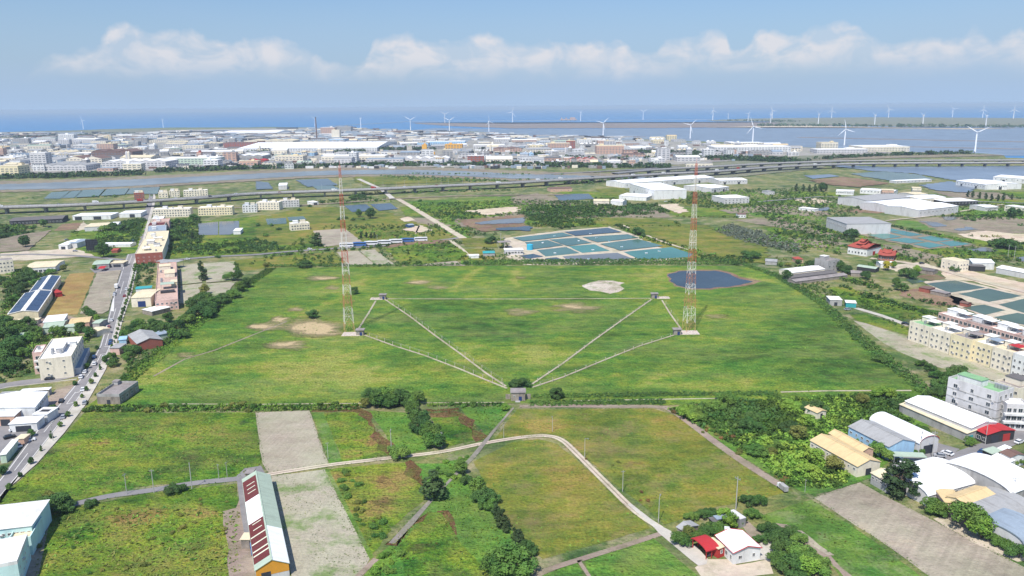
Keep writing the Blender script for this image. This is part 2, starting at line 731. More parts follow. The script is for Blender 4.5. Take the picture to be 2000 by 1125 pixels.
def crown_pts(kind, seed):
    """clump centres for a crown in a unit tree (height 1, base at z=0)"""
    r = random.Random(seed)
    cs, rs = [], []
    if kind == 'round':
        n = 18
        for i in range(n):
            a = r.uniform(0, 6.28)
            e = r.uniform(-0.85, 1)
            q = 0.30 * math.sqrt(max(0.05, 1 - e * e)) * r.uniform(0.55, 1.15)
            cs.append((q * math.cos(a), q * math.sin(a), 0.53 + 0.31 * e))
            rs.append(r.uniform(0.13, 0.2))
    elif kind == 'broad':
        for i in range(24):
            a = r.uniform(0, 6.28)
            q = 0.52 * math.sqrt(r.random())
            cs.append((q * math.cos(a) * r.uniform(0.8, 1.2), q * math.sin(a), 0.30 + 0.50 * (1 - (q / 0.55) ** 2) * r.uniform(0.2, 1.1)))
            rs.append(r.uniform(0.15, 0.23))
    elif kind == 'tall':
        for i in range(16):
            t = r.random()
            a = r.uniform(0, 6.28)
            q = 0.15 * math.sin(math.pi * (0.2 + 0.75 * t)) * r.uniform(0.5, 1.3)
            cs.append((q * math.cos(a), q * math.sin(a), 0.14 + 0.78 * t))
            rs.append(r.uniform(0.10, 0.15) * (1.2 - 0.6 * t))
    elif kind == 'layer':
        for lv in range(6):
            z = 0.20 + lv * 0.135
            rr = 0.46 * (1 - lv / 7.5)
            for i in range(9 - lv):
                a = r.uniform(0, 6.28)
                q = rr * r.uniform(0.35, 1.0)
                cs.append((q * math.cos(a), q * math.sin(a), z + r.uniform(-.03, .03)))
                rs.append(r.uniform(0.09, 0.14))
    elif kind == 'bush':
        for i in range(9):
            a = r.uniform(0, 6.28)
            q = 0.55 * math.sqrt(r.random())
            cs.append((q * math.cos(a), q * math.sin(a), 0.35 + 0.3 * r.random() * (1 - q)))
            rs.append(r.uniform(0.26, 0.42))
    return cs, rs


def tree_builder(kind, mat, seed, dens=900, leaf=0.026):
    def b():
        root = empty('tree', (0, 0, 0))
        cs, rs = crown_pts(kind, seed)
        v = leafcloud(cs, rs, dens * (1 if kind != 'bush' else 1), leaf, 0.55 if kind == 'layer' else 0.85)
        if kind != 'bush':
            mb = MB()
            r = random.Random(seed + 5)
            top = {'tall': 0.7, 'layer': 0.85}.get(kind, 0.5)
            z0 = Vector((0, 0, 0))
            pts = [z0, Vector((r.uniform(-.02, .02), r.uniform(-.02, .02), top * 0.5)), Vector((r.uniform(-.03, .03), r.uniform(-.03, .03), top))]
            mb.tube(pts[0], pts[1], 0.026, 6, 0.02, cap=False)
            mb.tube(pts[1], pts[2], 0.02, 6, 0.012)
            for c in cs[::2]:
                q = pts[1].lerp(pts[2], r.uniform(0.0, 0.9))
                mb.tube(q, c, 0.011, 4, 0.004)
            link('trunk', mb.mesh('trunk', 'bark'), root)
            link('crown', quads_mesh('crown', v, mat), root)
            return root
        bpy.data.objects.remove(root)
        return link('bush', quads_mesh('bush', v, mat))
    return b
# ============================================================ materials of the land
G = srgb
ground_mat('grass', [G(54, 84, 32), G(74, 110, 40), G(94, 127, 47), G(120, 141, 50), G(146, 150, 72)], soil=G(182, 162, 124), dry=0.4, amp=0.26, big=0.013, bump=0.9, fine=0.45)
ground_mat('grass_dull', dry=0.4, ramp=[G(44, 72, 40), G(74, 98, 52), G(100, 116, 62), G(130, 130, 78), G(150, 138, 98)], soil=G(176, 158, 134), scuff=0.5, amp=0.36)
ground_mat('grass_olive', [G(64, 86, 36), G(84, 104, 40), G(104, 118, 44), G(126, 126, 50), G(146, 130, 66)], soil=G(160, 132, 96), amp=0.34, scuff=0.3, dry=0.35)
ground_mat('scrub', dry=0.4, ramp=[G(38, 72, 30), G(66, 104, 34), G(98, 130, 40), G(126, 142, 48), G(146, 128, 70)], soil=G(150, 122, 88), bump=1.0, fine=0.5, scuff=0.2, amp=0.34)
ground_mat('bright_grass', dry=0.3, ramp=[G(60, 98, 44), G(82, 124, 48), G(104, 140, 54), G(128, 148, 66)], soil=G(150, 132, 96), amp=0.34, scuff=0.15, bump=0.8)
ground_mat('meadow', [G(60, 92, 38), G(78, 114, 46), G(98, 130, 52), G(120, 138, 64)], soil=G(170, 160, 130), scuff=0.25, dry=0.3)
ground_mat('tilled', [G(146, 138, 118), G(160, 152, 131), G(170, 162, 141), G(178, 170, 150)], fine=0.10, bump=0.25, rows=(8, 0.55, 0.16), soil=G(120, 130, 80), amp=0.35)
ground_mat('tilled_weedy', [G(152, 145, 124), G(168, 162, 140), G(176, 170, 148)], fine=0.14, bump=0.3, rows=(4, 0.5, 0.12), soil=G(104, 130, 66), scuff=0.8)
ground_mat('gravel_field', [G(140, 131, 114), G(158, 149, 130), G(172, 162, 142), G(180, 166, 142)], fine=0.12, bump=0.3, rows=(40, 0.3, 0.2), amp=0.4)
ground_mat('stubble', [G(138, 118, 70), G(160, 136, 82), G(178, 154, 98)], fine=0.14, bump=0.3, rows=(95, 0.4, 0.25), soil=G(110, 100, 60))
ground_mat('dry_mud', [G(112, 106, 90), G(134, 122, 106), G(150, 138, 118), G(112, 118, 82)], fine=0.15, bump=0.3, soil=G(92, 108, 62), scuff=0.45)
ground_mat('brown_earth', [G(112, 90, 74), G(136, 112, 92), G(160, 134, 108)], fine=0.35, bump=0.6, soil=G(112, 120, 66), scuff=0.55)
ground_mat('sand', [G(186, 168, 142), G(204, 188, 162), G(214, 200, 178)], fine=0.10, bump=0.3, soil=G(140, 130, 100), scuff=0.3)
ground_mat('works_ground', [G(128, 124, 118), G(150, 145, 138), G(172, 166, 156), G(100, 112, 88)], fine=0.2, bump=0.2, soil=G(84, 100, 70), scuff=0.5, amp=0.45)
ground_mat('tidal_flat', [G(112, 104, 100), G(134, 122, 112), G(150, 138, 126)], fine=0.05, bump=0.1, big=0.004, streak=3.0, soil=G(110, 120, 130))
ground_mat('coast_land', [G(96, 104, 84), G(116, 120, 96), G(140, 134, 114)], fine=0.1, bump=0.1, big=0.004, streak=4.0, soil=G(170, 160, 140), scuff=0.3)
ground_mat('asphalt', [G(118, 116, 116), G(134, 131, 130), G(146, 142, 140)], fine=0.06, bump=0.05, amp=0.3)
ground_mat('concrete', [G(172, 166, 156), G(190, 184, 172), G(202, 196, 184)], fine=0.06, bump=0.05, soil=G(130, 122, 104), scuff=0.3)
ground_mat('pale_dust', [G(176, 164, 144), G(194, 182, 160), G(206, 194, 172)], fine=0.10, bump=0.1, soil=G(120, 116, 80), scuff=0.4)
ground_mat('dirt', [G(134, 120, 106), G(152, 137, 122), G(168, 152, 136)], fine=0.12, bump=0.3, soil=G(104, 104, 66), scuff=0.4)
ground_mat('slab_grey', [G(120, 115, 106), G(138, 132, 122), G(152, 146, 136)], fine=0.15, bump=0.1, soil=G(104, 108, 74), scuff=0.5)
ground_mat('tan_path', [G(160, 150, 128), G(176, 166, 144), G(188, 178, 156)], fine=0.2, bump=0.1, soil=G(120, 120, 74), scuff=0.5)
ground_mat('weed_litter', [G(84, 66, 44), G(108, 84, 56), G(136, 112, 74)], fine=0.5, bump=0.8, soil=G(92, 104, 44), scuff=0.8)
ground_mat('white_salt', [G(172, 160, 142), G(192, 180, 164), G(206, 196, 182)], fine=0.15, bump=0.2, soil=G(120, 124, 80), scuff=0.8)
ground_mat('paint_line', [G(206, 204, 198), G(216, 214, 208)], fine=0.05, bump=0.0)
water_mat('sea_water', G(60, 122, 170), rough=0.35, wave=0.6, spec=0.35, bscale=0.02)
water_mat('lagoon_water', G(118, 130, 142), rough=0.3, wave=0.4, spec=0.35, bscale=0.03)
water_mat('canal_water', G(126, 132, 132), rough=0.25, wave=0.3, ior=1.2, spec=0.35, bscale=0.05)
water_mat('pond_teal', G(78, 108, 98), rough=0.08, wave=0.05, spec=0.3, ior=1.16)
water_mat('pond_turquoise', G(74, 124, 114), rough=0.08, wave=0.05, spec=0.3, ior=1.16)
water_mat('pond_blue', G(60, 72, 80), rough=0.06, wave=0.06, spec=0.3, ior=1.18)
water_mat('pond_grey', G(110, 112, 112), rough=0.08, wave=0.04, spec=0.3, ior=1.16)
water_mat('pond_green', G(80, 98, 82), rough=0.08, wave=0.05, spec=0.3, ior=1.16)
leaf_mat('leaf_dark', G(46, 74, 38), G(86, 118, 56))
leaf_mat('leaf_mid', G(52, 84, 38), G(106, 140, 60))
leaf_mat('leaf_bright', G(74, 112, 38), G(138, 170, 66))
leaf_mat('leaf_olive', G(76, 90, 38), G(138, 140, 70))
leaf_mat('leaf_silver', G(88, 100, 86), G(140, 150, 130))
leaf_mat('leaf_brown', G(84, 62, 36), G(146, 118, 70))
leaf_mat('leaf_yellow', G(140, 140, 30), G(196, 190, 60))
leaf_mat('leaf_needle', G(38, 58, 34), G(76, 98, 54))
plain('bark', G(96, 82, 66), var=0.2, scale=3)

# soft patches over the big station field (and beyond): growth tone and bare soil
BLOBS += [
    # bare soil
    (512, 638, 24, 6, 0.1, 1.1), (545, 625, 15, 6, 0.1, 1.0), (478, 649, 16, 3, 0.1, 0.55), (612, 640, 46, 14, 0.1, 1.25), (560, 674, 34, 7, 0.1, 1.05),
    (625, 543, 28, 4, 0.2, 0.85), (650, 562, 14, 4, 0.2, 0.7), (578, 604, 12, 4, 0.1, 0.8), (818, 551, 22, 5, 0.2, 0.75), (852, 561, 20, 5, 0.2, 0.75),
    (1012, 609, 26, 6, 0.2, 0.85), (1120, 601, 42, 9, 0.2, 0.8), (1400, 618, 20, 5, 0.1, 0.7), (1250, 536, 60, 14, 0.1, 0.38), (1160, 536, 40, 6, 0.2, 0.4),
    (1018, 543, 14, 4, 0.1, 0.6), (960, 552, 18, 5, 0.1, 0.55), (1370, 690, 14, 6, 0.1, 0.55), (1462, 742, 26, 8, 0.1, 0.4),
    (1030, 571, 26, 4, 0.1, 0.5), (930, 627, 8, 3, 0, 0.7), (655, 542, 14, 3, 0, 0.5), (360, 693, 18, 5, 0.1, 0.7), (600, 565, 30, 4, 0.1, 0.45),
    # yellow green / lush / dark growth
    (320, 735, 60, 14, 0.30, 0), (395, 668, 70, 8, 0.25, 0), (470, 700, 70, 18, -0.15, 0), (560, 720, 110, 26, 0.26, 0), (700, 740, 70, 18, 0.32, 0.1),
    (760, 700, 90, 20, -0.05, 0), (860, 730, 80, 22, 0.2, 0), (930, 690, 50, 20, 0.30, 0), (950, 690, 30, 9, -0.2, 0), (1045, 690, 60, 16, 0.34, 0),
    (900, 640, 160, 26, -0.20, 0), (1100, 640, 160, 24, -0.12, 0), (880, 600, 140, 14, -0.06, 0), (420, 600, 60, 16, -0.14, 0), (560, 590, 90, 14, -0.05, 0),
    (640, 700, 40, 14, 0.15, 0), (420, 760, 150, 14, 0.08, 0), (1240, 720, 110, 26, 0.05, 0), (1360, 700, 90, 18, -0.18, 0), (1500, 690, 130, 40, -0.22, 0),
    (1640, 720, 90, 26, -0.18, 0), (1560, 640, 60, 18, -0.22, 0), (1480, 610, 110, 14, 0.10, 0), (1530, 580, 80, 16, 0.16, 0), (1600, 660, 60, 10, -0.1, 0),
    (1480, 540, 60, 12, 0.2, 0), (1200, 660, 90, 14, 0.0, 0), (1110, 705, 50, 10, 0.15, 0), (1420, 665, 40, 8, 0.2, 0.1), (1280, 545, 70, 14, 0.15, 0.0),
    (1330, 750, 140, 10, 0.08, 0), (1560, 760, 90, 8, 0.10, 0), (700, 655, 70, 8, 0.24, 0), (735, 790, 60, 10, 0.2, 0.1), (560, 760, 60, 12, 0.1, 0),
    # near left fields
    (290, 850, 120, 26, -0.08, 0), (200, 880, 70, 22, 0.28, 0), (420, 850, 60, 26, 0.22, 0), (330, 920, 80, 18, -0.10, 0), (480, 890, 30, 20, -0.15, 0),
    (250, 1010, 60, 18, 0.25, 0), (150, 1040, 60, 30, -0.2, 0), (380, 1000, 60, 20, 0.26, 0), (340, 1090, 90, 26, 0.18, 0), (430, 1060, 30, 50, 0.28, 0.1), (240, 1090, 60, 22, -0.1, 0),
    # right fields
    (1180, 880, 60, 16, -0.16, 0.0), (1236, 905, 26, 9, 0.3, 0.55), (1265, 975, 18, 8, 0.3, 0.6), (1360, 900, 90, 26, -0.10, 0), (1060, 830, 40, 14, 0.35, 0.15), (1300, 840, 30, 14, 0.1, 0),
    (1030, 960, 60, 60, -0.08, 0), (1010, 930, 40, 20, 0.05, 0), (1120, 960, 60, 60, 0.24, 0.06), (960, 940, 20, 30, 0.2, 0.0),
    (770, 935, 50, 22, 0.25, 0.5), (745, 985, 30, 22, 0.3, 0.55), (830, 1060, 40, 26, 0.1, 0.45), (1260, 1075, 34, 8, 0.25, 0.55), (1245, 1100, 22, 10, 0.2, 0.5),
    (1000, 1030, 30, 30, -0.1, 0),
    (735, 860, 10, 18, 0.4, 0.3), (680, 885, 30, 8, 0.25, 0.4),
    (1700, 1090, 60, 30, -0.1, 0), (1560, 1000, 40, 14, -0.1, 0),
]
for tr_ in ([(720, 540), (690, 560), (650, 590), (600, 610), (560, 640)], [(940, 524), (915, 540), (895, 556), (880, 574)], [(1010, 526), (1004, 545), (1012, 562)], [(1460, 545), (1500, 548), (1540, 560)], [(430, 700), (520, 690), (600, 660), (668, 652)], [(1180, 790), (1260, 745), (1340, 720), (1440, 700)], [(1070, 735), (1150, 742), (1250, 725)], [(860, 760), (780, 735), (700, 700), (650, 690)]):
    for a_, b_ in zip(tr_[:-1], tr_[1:]):
        for k in range(4):
            BLOBS.append((a_[0] + (b_[0] - a_[0]) * k / 4 + 2 * math.sin(k * 5), a_[1] + (b_[1] - a_[1]) * k / 4, 9, 2.2, 0.3, 0.22))
BW = blob_world()

# ============================================================ sea, shore and land
def dz(y):
    """vertical step between stacked sheets, growing with distance"""
    return 0.05 if y > 640 else (0.10 if y > 480 else (0.25 if y > 380 else 0.6))


sea = MB()
sea.quad((-42000, 1200, -0.6), (42000, 1200, -0.6), (42000, 36000, -0.6), (-42000, 36000, -0.6))
sea.build('sea', 'sea_water')['kind'] = 'structure'

coast = [(2600, 296), (2300, 298), (1960, 303), (1925, 300), (1900, 299), (1780, 297), (1700, 293), (1640, 291), (1560, 287), (1500, 283), (1400, 277), (1320, 275), (1250, 272), (1100, 268), (1000, 262),
         (930, 257), (800, 255), (740, 252), (600, 249), (520, 248), (480, 249), (340, 249), (220, 252), (100, 256), (0, 258), (-300, 262), (-900, 272)]
gp = [P(x, y) for x, y in coast]
gp = [Vector((2600, -500, 0)), Vector((3200, 900, 0)), P(2600, 318), P(2250, 316), P(1965, 308)] + gp[2:] + [Vector((-9000, 2500, 0)), Vector((-3000, -500, 0))]
sheet('ground', gp, 'grass_dull', 0.0, world=True)
sheet('lagoon', [(1000, 263.5), (780, 256), (850, 250), (1000, 252), (1500, 250), (1640, 247), (2300, 245), (2500, 300), (1950, 304), (1560, 288), (1250, 273)], 'lagoon_water', -0.4)
sheet('reef_flat', [(805, 239.5), (1000, 241.5), (1200, 240), (1380, 238), (1400, 240), (1560, 238), (1640, 246), (1500, 248), (1300, 250), (1000, 251), (880, 246), (820, 242)], 'tidal_flat', 0.2, wob=40)
sheet('far_shore', [(1380, 235.5), (1450, 232), (1520, 231), (1700, 229), (2050, 231), (2600, 230), (2600, 243), (2000, 246.5), (1800, 247.5), (1640, 245), (1540, 243), (1500, 237.5), (1400, 237)], 'coast_land', 0.9, wob=40)
sheet('sand_bar', [(1500, 245.5), (1560, 244.5), (1630, 247), (1900, 250.5), (1990, 250), (1900, 252.5), (1640, 250), (1520, 248.5), (1380, 249.5)], 'sand', 0.3, wob=30)
ribbon('sea_wall', [(640, 247), (800, 237.5), (1000, 235.8), (1240, 234.5), (1390, 233.5)], 24, 'concrete', 1.5, h=1.6)
ribbon('mud_bank', [(1560, 268), (1700, 271), (1850, 274), (2060, 278)], 60, 'tidal_flat', -0.25)
ribbon('mud_bank', [(1700, 285), (1850, 288), (2060, 292)], 40, 'tidal_flat', -0.25)

sheet('works_yard', [(-200, 268), (0, 262), (200, 257), (420, 252), (600, 250), (760, 254), (930, 259), (1100, 270), (1250, 274), (1500, 285), (1770, 299), (1640, 305), (1560, 305), (1330, 322), (1000, 328), (760, 326), (560, 328), (300, 334), (-200, 345)], 'works_ground', 0.6)
sheet('shore_field', [(-200, 260), (0, 258.5), (220, 253), (330, 252), (300, 257), (120, 261), (-200, 268)], 'coast_land', 1.2)
# canal and its banks
up = [(-200, 366), (0, 361), (120, 357), (250, 352), (380, 346), (500, 340), (600, 335.5), (700, 333), (800, 332.5), (900, 335), (1000, 340), (1100, 343), (1180, 345), (1290, 347)]
dn = [(-200, 380), (0, 372), (120, 370), (250, 365), (380, 357), (500, 350), (600, 344.5), (700, 341.5), (800, 341.5), (900, 345), (1000, 350), (1100, 351), (1180, 351), (1290, 350)]
sheet('canal_bank', [(x, y - 6) for x, y in up] + [(x, y + 4) for x, y in reversed(dn)], 'dry_mud', 0.7, wob=8)
sheet('canal', up + dn[::-1], 'canal_water', 1.2, wob=6)

# right side channel near the highway
sheet('channel', [(1600, 322), (1740, 327), (2250, 322), (2250, 344), (2000, 345), (1940, 356), (1865, 353), (1790, 340), (1700, 334)], 'lagoon_water', 0.9, wob=6)
sheet('fish_pond', Z4(1500, 180, [(280, 655), (480, 645), (560, 660), (350, 680)]), 'lagoon_water', 0.9)
sheet('fish_pond', Z4(1500, 180, [(640, 640), (900, 620), (1200, 650), (1300, 690), (1000, 700), (760, 665)]), 'pond_green', 0.9, wob=6)
sheet('fish_pond', Z4(1500, 180, [(1190, 730), (1420, 700), (1640, 740), (1560, 790), (1300, 770)]), 'lagoon_water', 0.9, wob=4)
sheet('bare_lot', Z4(1500, 180, [(330, 690), (600, 665), (960, 715), (700, 745), (400, 720)]), 'brown_earth', 0.9, wob=5)

# ------------------------------------------------------------ far-middle plots
def plot(name, rx, ry, pts, mat, z=None, wob=1.5, cell=0):
    q = Z4(rx, ry, pts)
    y = sum(p[1] for p in q) / len(q)
    return sheet(name, q, mat, dz(y) if z is None else z * dz(y), wob=wob, cell=cell)


def hedge_free(x, y):
    for (a, b, c, d) in ((985, 435, 1350, 520), (1215, 340, 1340, 400), (1400, 370, 1475, 400), (1600, 405, 1900, 515), (1640, 370, 1890, 440), (1300, 425, 1500, 500)):
        if a < x < c and b < y < d:
            return True
    return False


PLOT_EDGES = []
pr = random.Random(17)
yy = 374.0
while yy < 520:
    hh = (yy - 208) * 0.085 * pr.uniform(0.8, 1.3)
    xx = (780 if yy > 395 else 1060) + pr.uniform(0, 40)
    while xx < 2040:
        ww = hh * pr.uniform(4, 9)
        sk = (xx + ww / 2 - 700) / 1300 * hh * 3.2
        q = [(xx, yy), (xx + ww, yy + hh * 0.12), (xx + ww + sk, yy + hh), (xx + sk, yy + hh * 0.9)]
        cx_, cy_ = xx + ww / 2 + sk / 2, yy + hh / 2
        m_ = pr.choice(['grass_dull', 'dry_mud', 'scrub', 'grass_olive', 'scrub', 'grass_dull', 'bright_grass', 'scrub'])
        if not hedge_free(cx_, cy_) and pr.random() < 0.85 and cy_ < 516:
            sheet('plot', q, m_, 0.4 * dz(cy_) + pr.random() * 0.1 * dz(cy_), wob=3)
            if pr.random() < 0.75:
                PLOT_EDGES.append([q[3], q[2]])
            if pr.random() < 0.6:
                PLOT_EDGES.append([q[1], q[2]])
        xx += ww + 2
    yy += hh


# left: ponds beyond the highway
for q in ([(340, 835), (400, 785), (550, 775), (470, 835)], [(480, 830), (560, 775), (640, 770), (580, 828)], [(590, 828), (650, 770), (820, 763), (770, 820)], [(785, 815), (835, 763), (1010, 755), (975, 805)],
          [(985, 800), (1020, 755), (1250, 745), (1230, 800)]):
    plot('fish_pond', 0, 180, q, 'pond_green', 2, 0)
plot('field', 0, 180, [(0, 800), (330, 770), (500, 760), (330, 870), (0, 890)], 'grass_dull', 1, 3)
plot('fish_pond', 500, 180, [(310, 690), (560, 680), (640, 730), (400, 745)], 'pond_blue', 2, 2)
plot('fish_pond', 500, 180, [(0, 700), (100, 710), (130, 760), (0, 765)], 'pond_blue', 2, 2)
plot('fish_pond', 500, 180, [(440, 740), (600, 735), (660, 765), (480, 768)], 'pond_green', 2, 2)
plot('field', 500, 180, [(760, 660), (1300, 650), (1900, 680), (1500, 705), (850, 730), (780, 700)], 'grass_olive', 1, 4)
plot('fish_pond', 500, 180, [(690, 890), (860, 878), (930, 930), (750, 940)], 'pond_blue', 2, 0)
plot('fish_pond', 500, 180, [(890, 878), (1050, 870), (1110, 915), (960, 930)], 'pond_blue', 2, 0)
plot('field', 500, 180, [(0, 990), (360, 900), (680, 900), (760, 940), (1010, 930), (1200, 1000), (1400, 1060), (1560, 1130), (1450, 1160), (800, 1180), (0, 1200)], 'grass_olive', 1, 4)
plot('field', 500, 180, [(1160, 860), (1270, 850), (1800, 820), (2000, 815), (2000, 930), (1500, 960), (1640, 1110)], 'grass', 1, 4)
plot('dry_field', 500, 180, [(1660, 930), (1900, 905), (2050, 900), (2050, 940), (1800, 965)], 'sand', 2, 5)
plot('bare_lot', 500, 180, [(1130, 990), (1190, 975), (1250, 1005), (1160, 1015)], 'sand', 2, 2)
plot('bare_lot', 500, 180, [(1170, 1070), (1290, 1040), (1370, 1080), (1250, 1110)], 'sand', 2, 4)
plot('mud_pond', 500, 180, [(1560, 1000), (1800, 985), (2100, 960), (2100, 1080), (1750, 1090)], 'brown_earth', 1.5, 4)
plot('fish_pond', 500, 180, [(1720, 1025), (1850, 1005), (2100, 985), (2100, 1025), (1760, 1040)], 'pond_grey', 3, 3)
plot('fish_pond', 500, 180, [(1880, 1070), (2150, 1050), (2150, 1085), (1900, 1085)], 'pond_blue', 3, 3)
plot('field', 1000, 180, [(0, 820), (200, 790), (500, 880), (340, 900), (0, 870)], 'dry_mud', 1, 4)
plot('fish_pond', 1000, 180, [(320, 800), (600, 795), (640, 835), (380, 850)], 'pond_blue', 2, 2)
plot('field', 1000, 180, [(650, 760), (880, 750), (930, 800), (760, 815)], 'grass_olive', 1, 2)
plot('dry_field', 1000, 180, [(1120, 880), (1290, 875), (1380, 935), (1300, 950)], 'sand', 2, 3)
plot('field', 1000, 180, [(460, 1010), (800, 1000), (1300, 1020), (1650, 1100), (1500, 1330), (1300, 1300), (860, 1050)], 'grass_olive', 1, 4)
plot('field', 1000, 180, [(900, 1070), (1200, 1030), (1500, 1040), (1700, 1110), (1980, 1220), (2000, 1340), (1600, 1320), (1240, 1180)], 'grass_olive', 2, 4)
for (rx, ry, q, m_) in ((1500, 400, [(-280, 120), (100, 100), (340, 180), (640, 260), (560, 270), (200, 200), (-100, 150)], 'dry_mud'),
                        (1500, 400, [(-380, 40), (0, 0), (300, 10), (500, 80), (300, 90), (0, 60), (-300, 70)], 'dry_mud'),
                        (1500, 400, [(340, 290), (480, 280), (640, 310), (560, 320)], 'dry_mud'),
                        (1500, 400, [(860, 310), (1000, 320), (1400, 410), (1200, 430), (900, 340)], 'dry_mud'),
                        (1500, 400, [(500, 50), (900, 20), (1100, 50), (860, 70)], 'brown_earth'),
                        (1500, 400, [(1160, 110), (1700, 80), (2100, 130), (2050, 220), (1600, 240), (1250, 190)], 'dry_mud'),
                        (1500, 400, [(1480, 230), (1700, 205), (2100, 240), (2100, 300), (1800, 300), (1560, 260)], 'sand'),
                        (1500, 400, [(1000, 120), (1160, 130), (1300, 190), (1200, 205), (1000, 160)], 'meadow'),
                        (1500, 400, [(200, -40), (400, -50), (500, -20), (320, 0)], 'sand'),
                        (1500, 400, [(1320, 500), (1480, 495), (2100, 630), (2100, 760), (1960, 700), (1600, 600), (1400, 580)], 'sand'),
                        (1500, 400, [(840, 480), (1200, 450), (1330, 490), (1300, 520), (1000, 520)], 'pale_dust'),
                        (1500, 400, [(1160, 560), (1260, 540), (1400, 570), (1300, 600)], 'brown_earth'),
                        (1500, 400, [(1000, 700), (1200, 640), (1500, 730), (1620, 780), (1350, 790)], 'brown_earth'),
                        (1500, 400, [(480, 640), (640, 640), (760, 700), (1000, 760), (1330, 830), (1250, 870), (1000, 910), (700, 780), (500, 690)], 'scrub')):
    plot('plot', rx, ry, q, m_, 1, 3)
for q in ([(1180, 130), (1340, 140), (1400, 170), (1300, 175)], [(1360, 100), (1480, 90), (1460, 125), (1390, 125)], [(1460, 195), (1560, 175), (1640, 195), (1500, 210)], [(1560, 345), (1700, 335), (1800, 360), (1640, 370)],
          [(1930, 410), (2060, 400), (2060, 450), (1960, 440)], [(390, 30), (480, 20), (470, 45), (400, 50)]):
    plot('mud_pond', 1500, 400, q, 'pond_grey', 2.2, 3)
plot('field', 1000, 400, [(-200, 90), (40, 85), (100, 110), (60, 150), (-150, 160)], 'dry_mud', 1, 3)

# turquoise ponds by the temple
plot('pond_bank', 1500, 400, [(590, 205), (930, 165), (1620, 312), (1500, 335), (1240, 350), (800, 258)], 'dry_mud', 1, 2)
for q in ([(620, 208), (820, 196), (930, 222), (760, 232)], [(840, 194), (925, 178), (1040, 205), (945, 218)], [(960, 220), (1050, 206), (1210, 238), (1105, 250)], [(1165, 262), (1270, 246), (1430, 275), (1310, 292)],
          [(1335, 297), (1445, 284), (1585, 311), (1430, 330)], [(780, 238), (920, 226), (1050, 254), (900, 272)], [(925, 278), (1075, 262), (1230, 290), (1110, 306)], [(1130, 312), (1250, 296), (1395, 322), (1260, 342)]):
    plot('fish_pond', 1500, 400, q, 'pond_turquoise', 2, 0.3)
# right ponds
plot('pond_bank', 1500, 400, [(1200, 600), (1460, 580), (2150, 740), (2150, 960), (1900, 940), (1480, 800), (1400, 700)], 'pale_dust', 1, 1.5)
for q in ([(1235, 617), (1460, 592), (1700, 650), (1420, 688)], [(1490, 698), (1720, 655), (1985, 715), (1725, 762)], [(1515, 802), (1690, 782), (1855, 825), (1700, 862)], [(1760, 880), (1950, 845), (2120, 880), (2120, 960), (1940, 930)],
          [(1800, 782), (2010, 735), (2150, 770), (2150, 890), (2010, 850)], [(1075, 585), (1150, 575), (1225, 602), (1130, 620)]):
    plot('fish_pond', 1500, 400, q, 'pond_green', 2, 0.5)

# central pond farm: banks then nine basins
plot('pond_bank', 1000, 400, [(-60, 262), (360, 205), (760, 172), (870, 208), (960, 235), (1210, 318), (1480, 395), (1390, 425), (1040, 448), (950, 438), (480, 470), (100, 470), (-60, 400)], 'pale_dust', 1, 1.0)
for q, m_ in (([(20, 262), (385, 224), (462, 247), (100, 287)], 'pond_teal'), ([(420, 216), (740, 186), (845, 217), (505, 245)], 'pond_blue'), ([(108, 297), (275, 282), (392, 320), (170, 349)], 'pond_teal'),
              ([(302, 277), (500, 263), (612, 301), (435, 322)], 'pond_teal'), ([(565, 257), (895, 236), (975, 262), (675, 295)], 'pond_teal'), ([(702, 310), (980, 275), (1165, 325), (850, 359)], 'pond_teal'),
              ([(202, 357), (420, 335), (516, 379), (268, 404)], 'pond_teal'), ([(448, 327), (640, 313), (752, 360), (552, 376)], 'pond_turquoise'), ([(890, 371), (1240, 337), (1400, 386), (1370, 410), (1012, 430)], 'pond_turquoise'),
              ([(410, 406), (808, 380), (935, 425), (470, 452)], 'pond_grey'), ([(55, 401), (165, 387), (240, 408), (130, 423)], 'pond_blue'), ([(130, 431), (218, 426), (285, 446), (170, 464)], 'pond_grey'),
              ([(262, 421), (350, 413), (425, 444), (300, 450)], 'pond_blue')):
    cx_, cy_ = sum(p[0] for p in q) / len(q), sum(p[1] for p in q) / len(q)
    q = [(cx_ + (p[0] - cx_) * 1.07, cy_ + (p[1] - cy_) * 1.07) for p in q]
    plot('fish_pond', 1000, 400, q, m_, 2.5, 0.5)

# ------------------------------------------------------------ middle plots
sheet('fish_pond', Z4(0, 400, [(1548, 148), (1705, 134), (1705, 238), (1550, 240)]), 'pond_grey', 0.42)
sheet('fish_pond', Z4(0, 400, [(1712, 133), (1868, 128), (1870, 205), (1800, 236), (1712, 238)]), 'pond_grey', 0.42)
sheet('fish_pond', Z4(500, 400, [(75, 112), (235, 105), (240, 150), (90, 158)]), 'pond_green', 0.46)
sheet('fish_pond', Z4(500, 400, [(245, 100), (370, 92), (395, 118), (260, 130)]), 'pond_green', 0.46)
sheet('field', [(300, 498), (330, 440), (520, 420), (640, 450), (650, 485), (430, 500), (322, 508)], 'scrub', 0.1, wob=2)
sheet('field', [(480, 530), (430, 512), (500, 504), (650, 492), (680, 520), (530, 522)], 'grass_olive', 0.1, wob=1)
sheet('field', [(140, 455), (200, 440), (290, 428), (265, 495), (200, 505), (130, 480)], 'scrub', 0.1, wob=2)
sheet('tilled_field', Z4(500, 400, [(445, 205), (690, 187), (830, 290), (535, 333)]), 'gravel_field', 0.42, wob=0.5)
sheet('tilled_field', Z4(500, 400, [(628, 372), (800, 362), (925, 468), (720, 476)]), 'tilled', 0.42, wob=0.5)
sheet('rice_plot', Z4(500, 400, [(808, 362), (930, 352), (1090, 475), (935, 470)]), 'tilled_weedy', 0.42, wob=0.5)
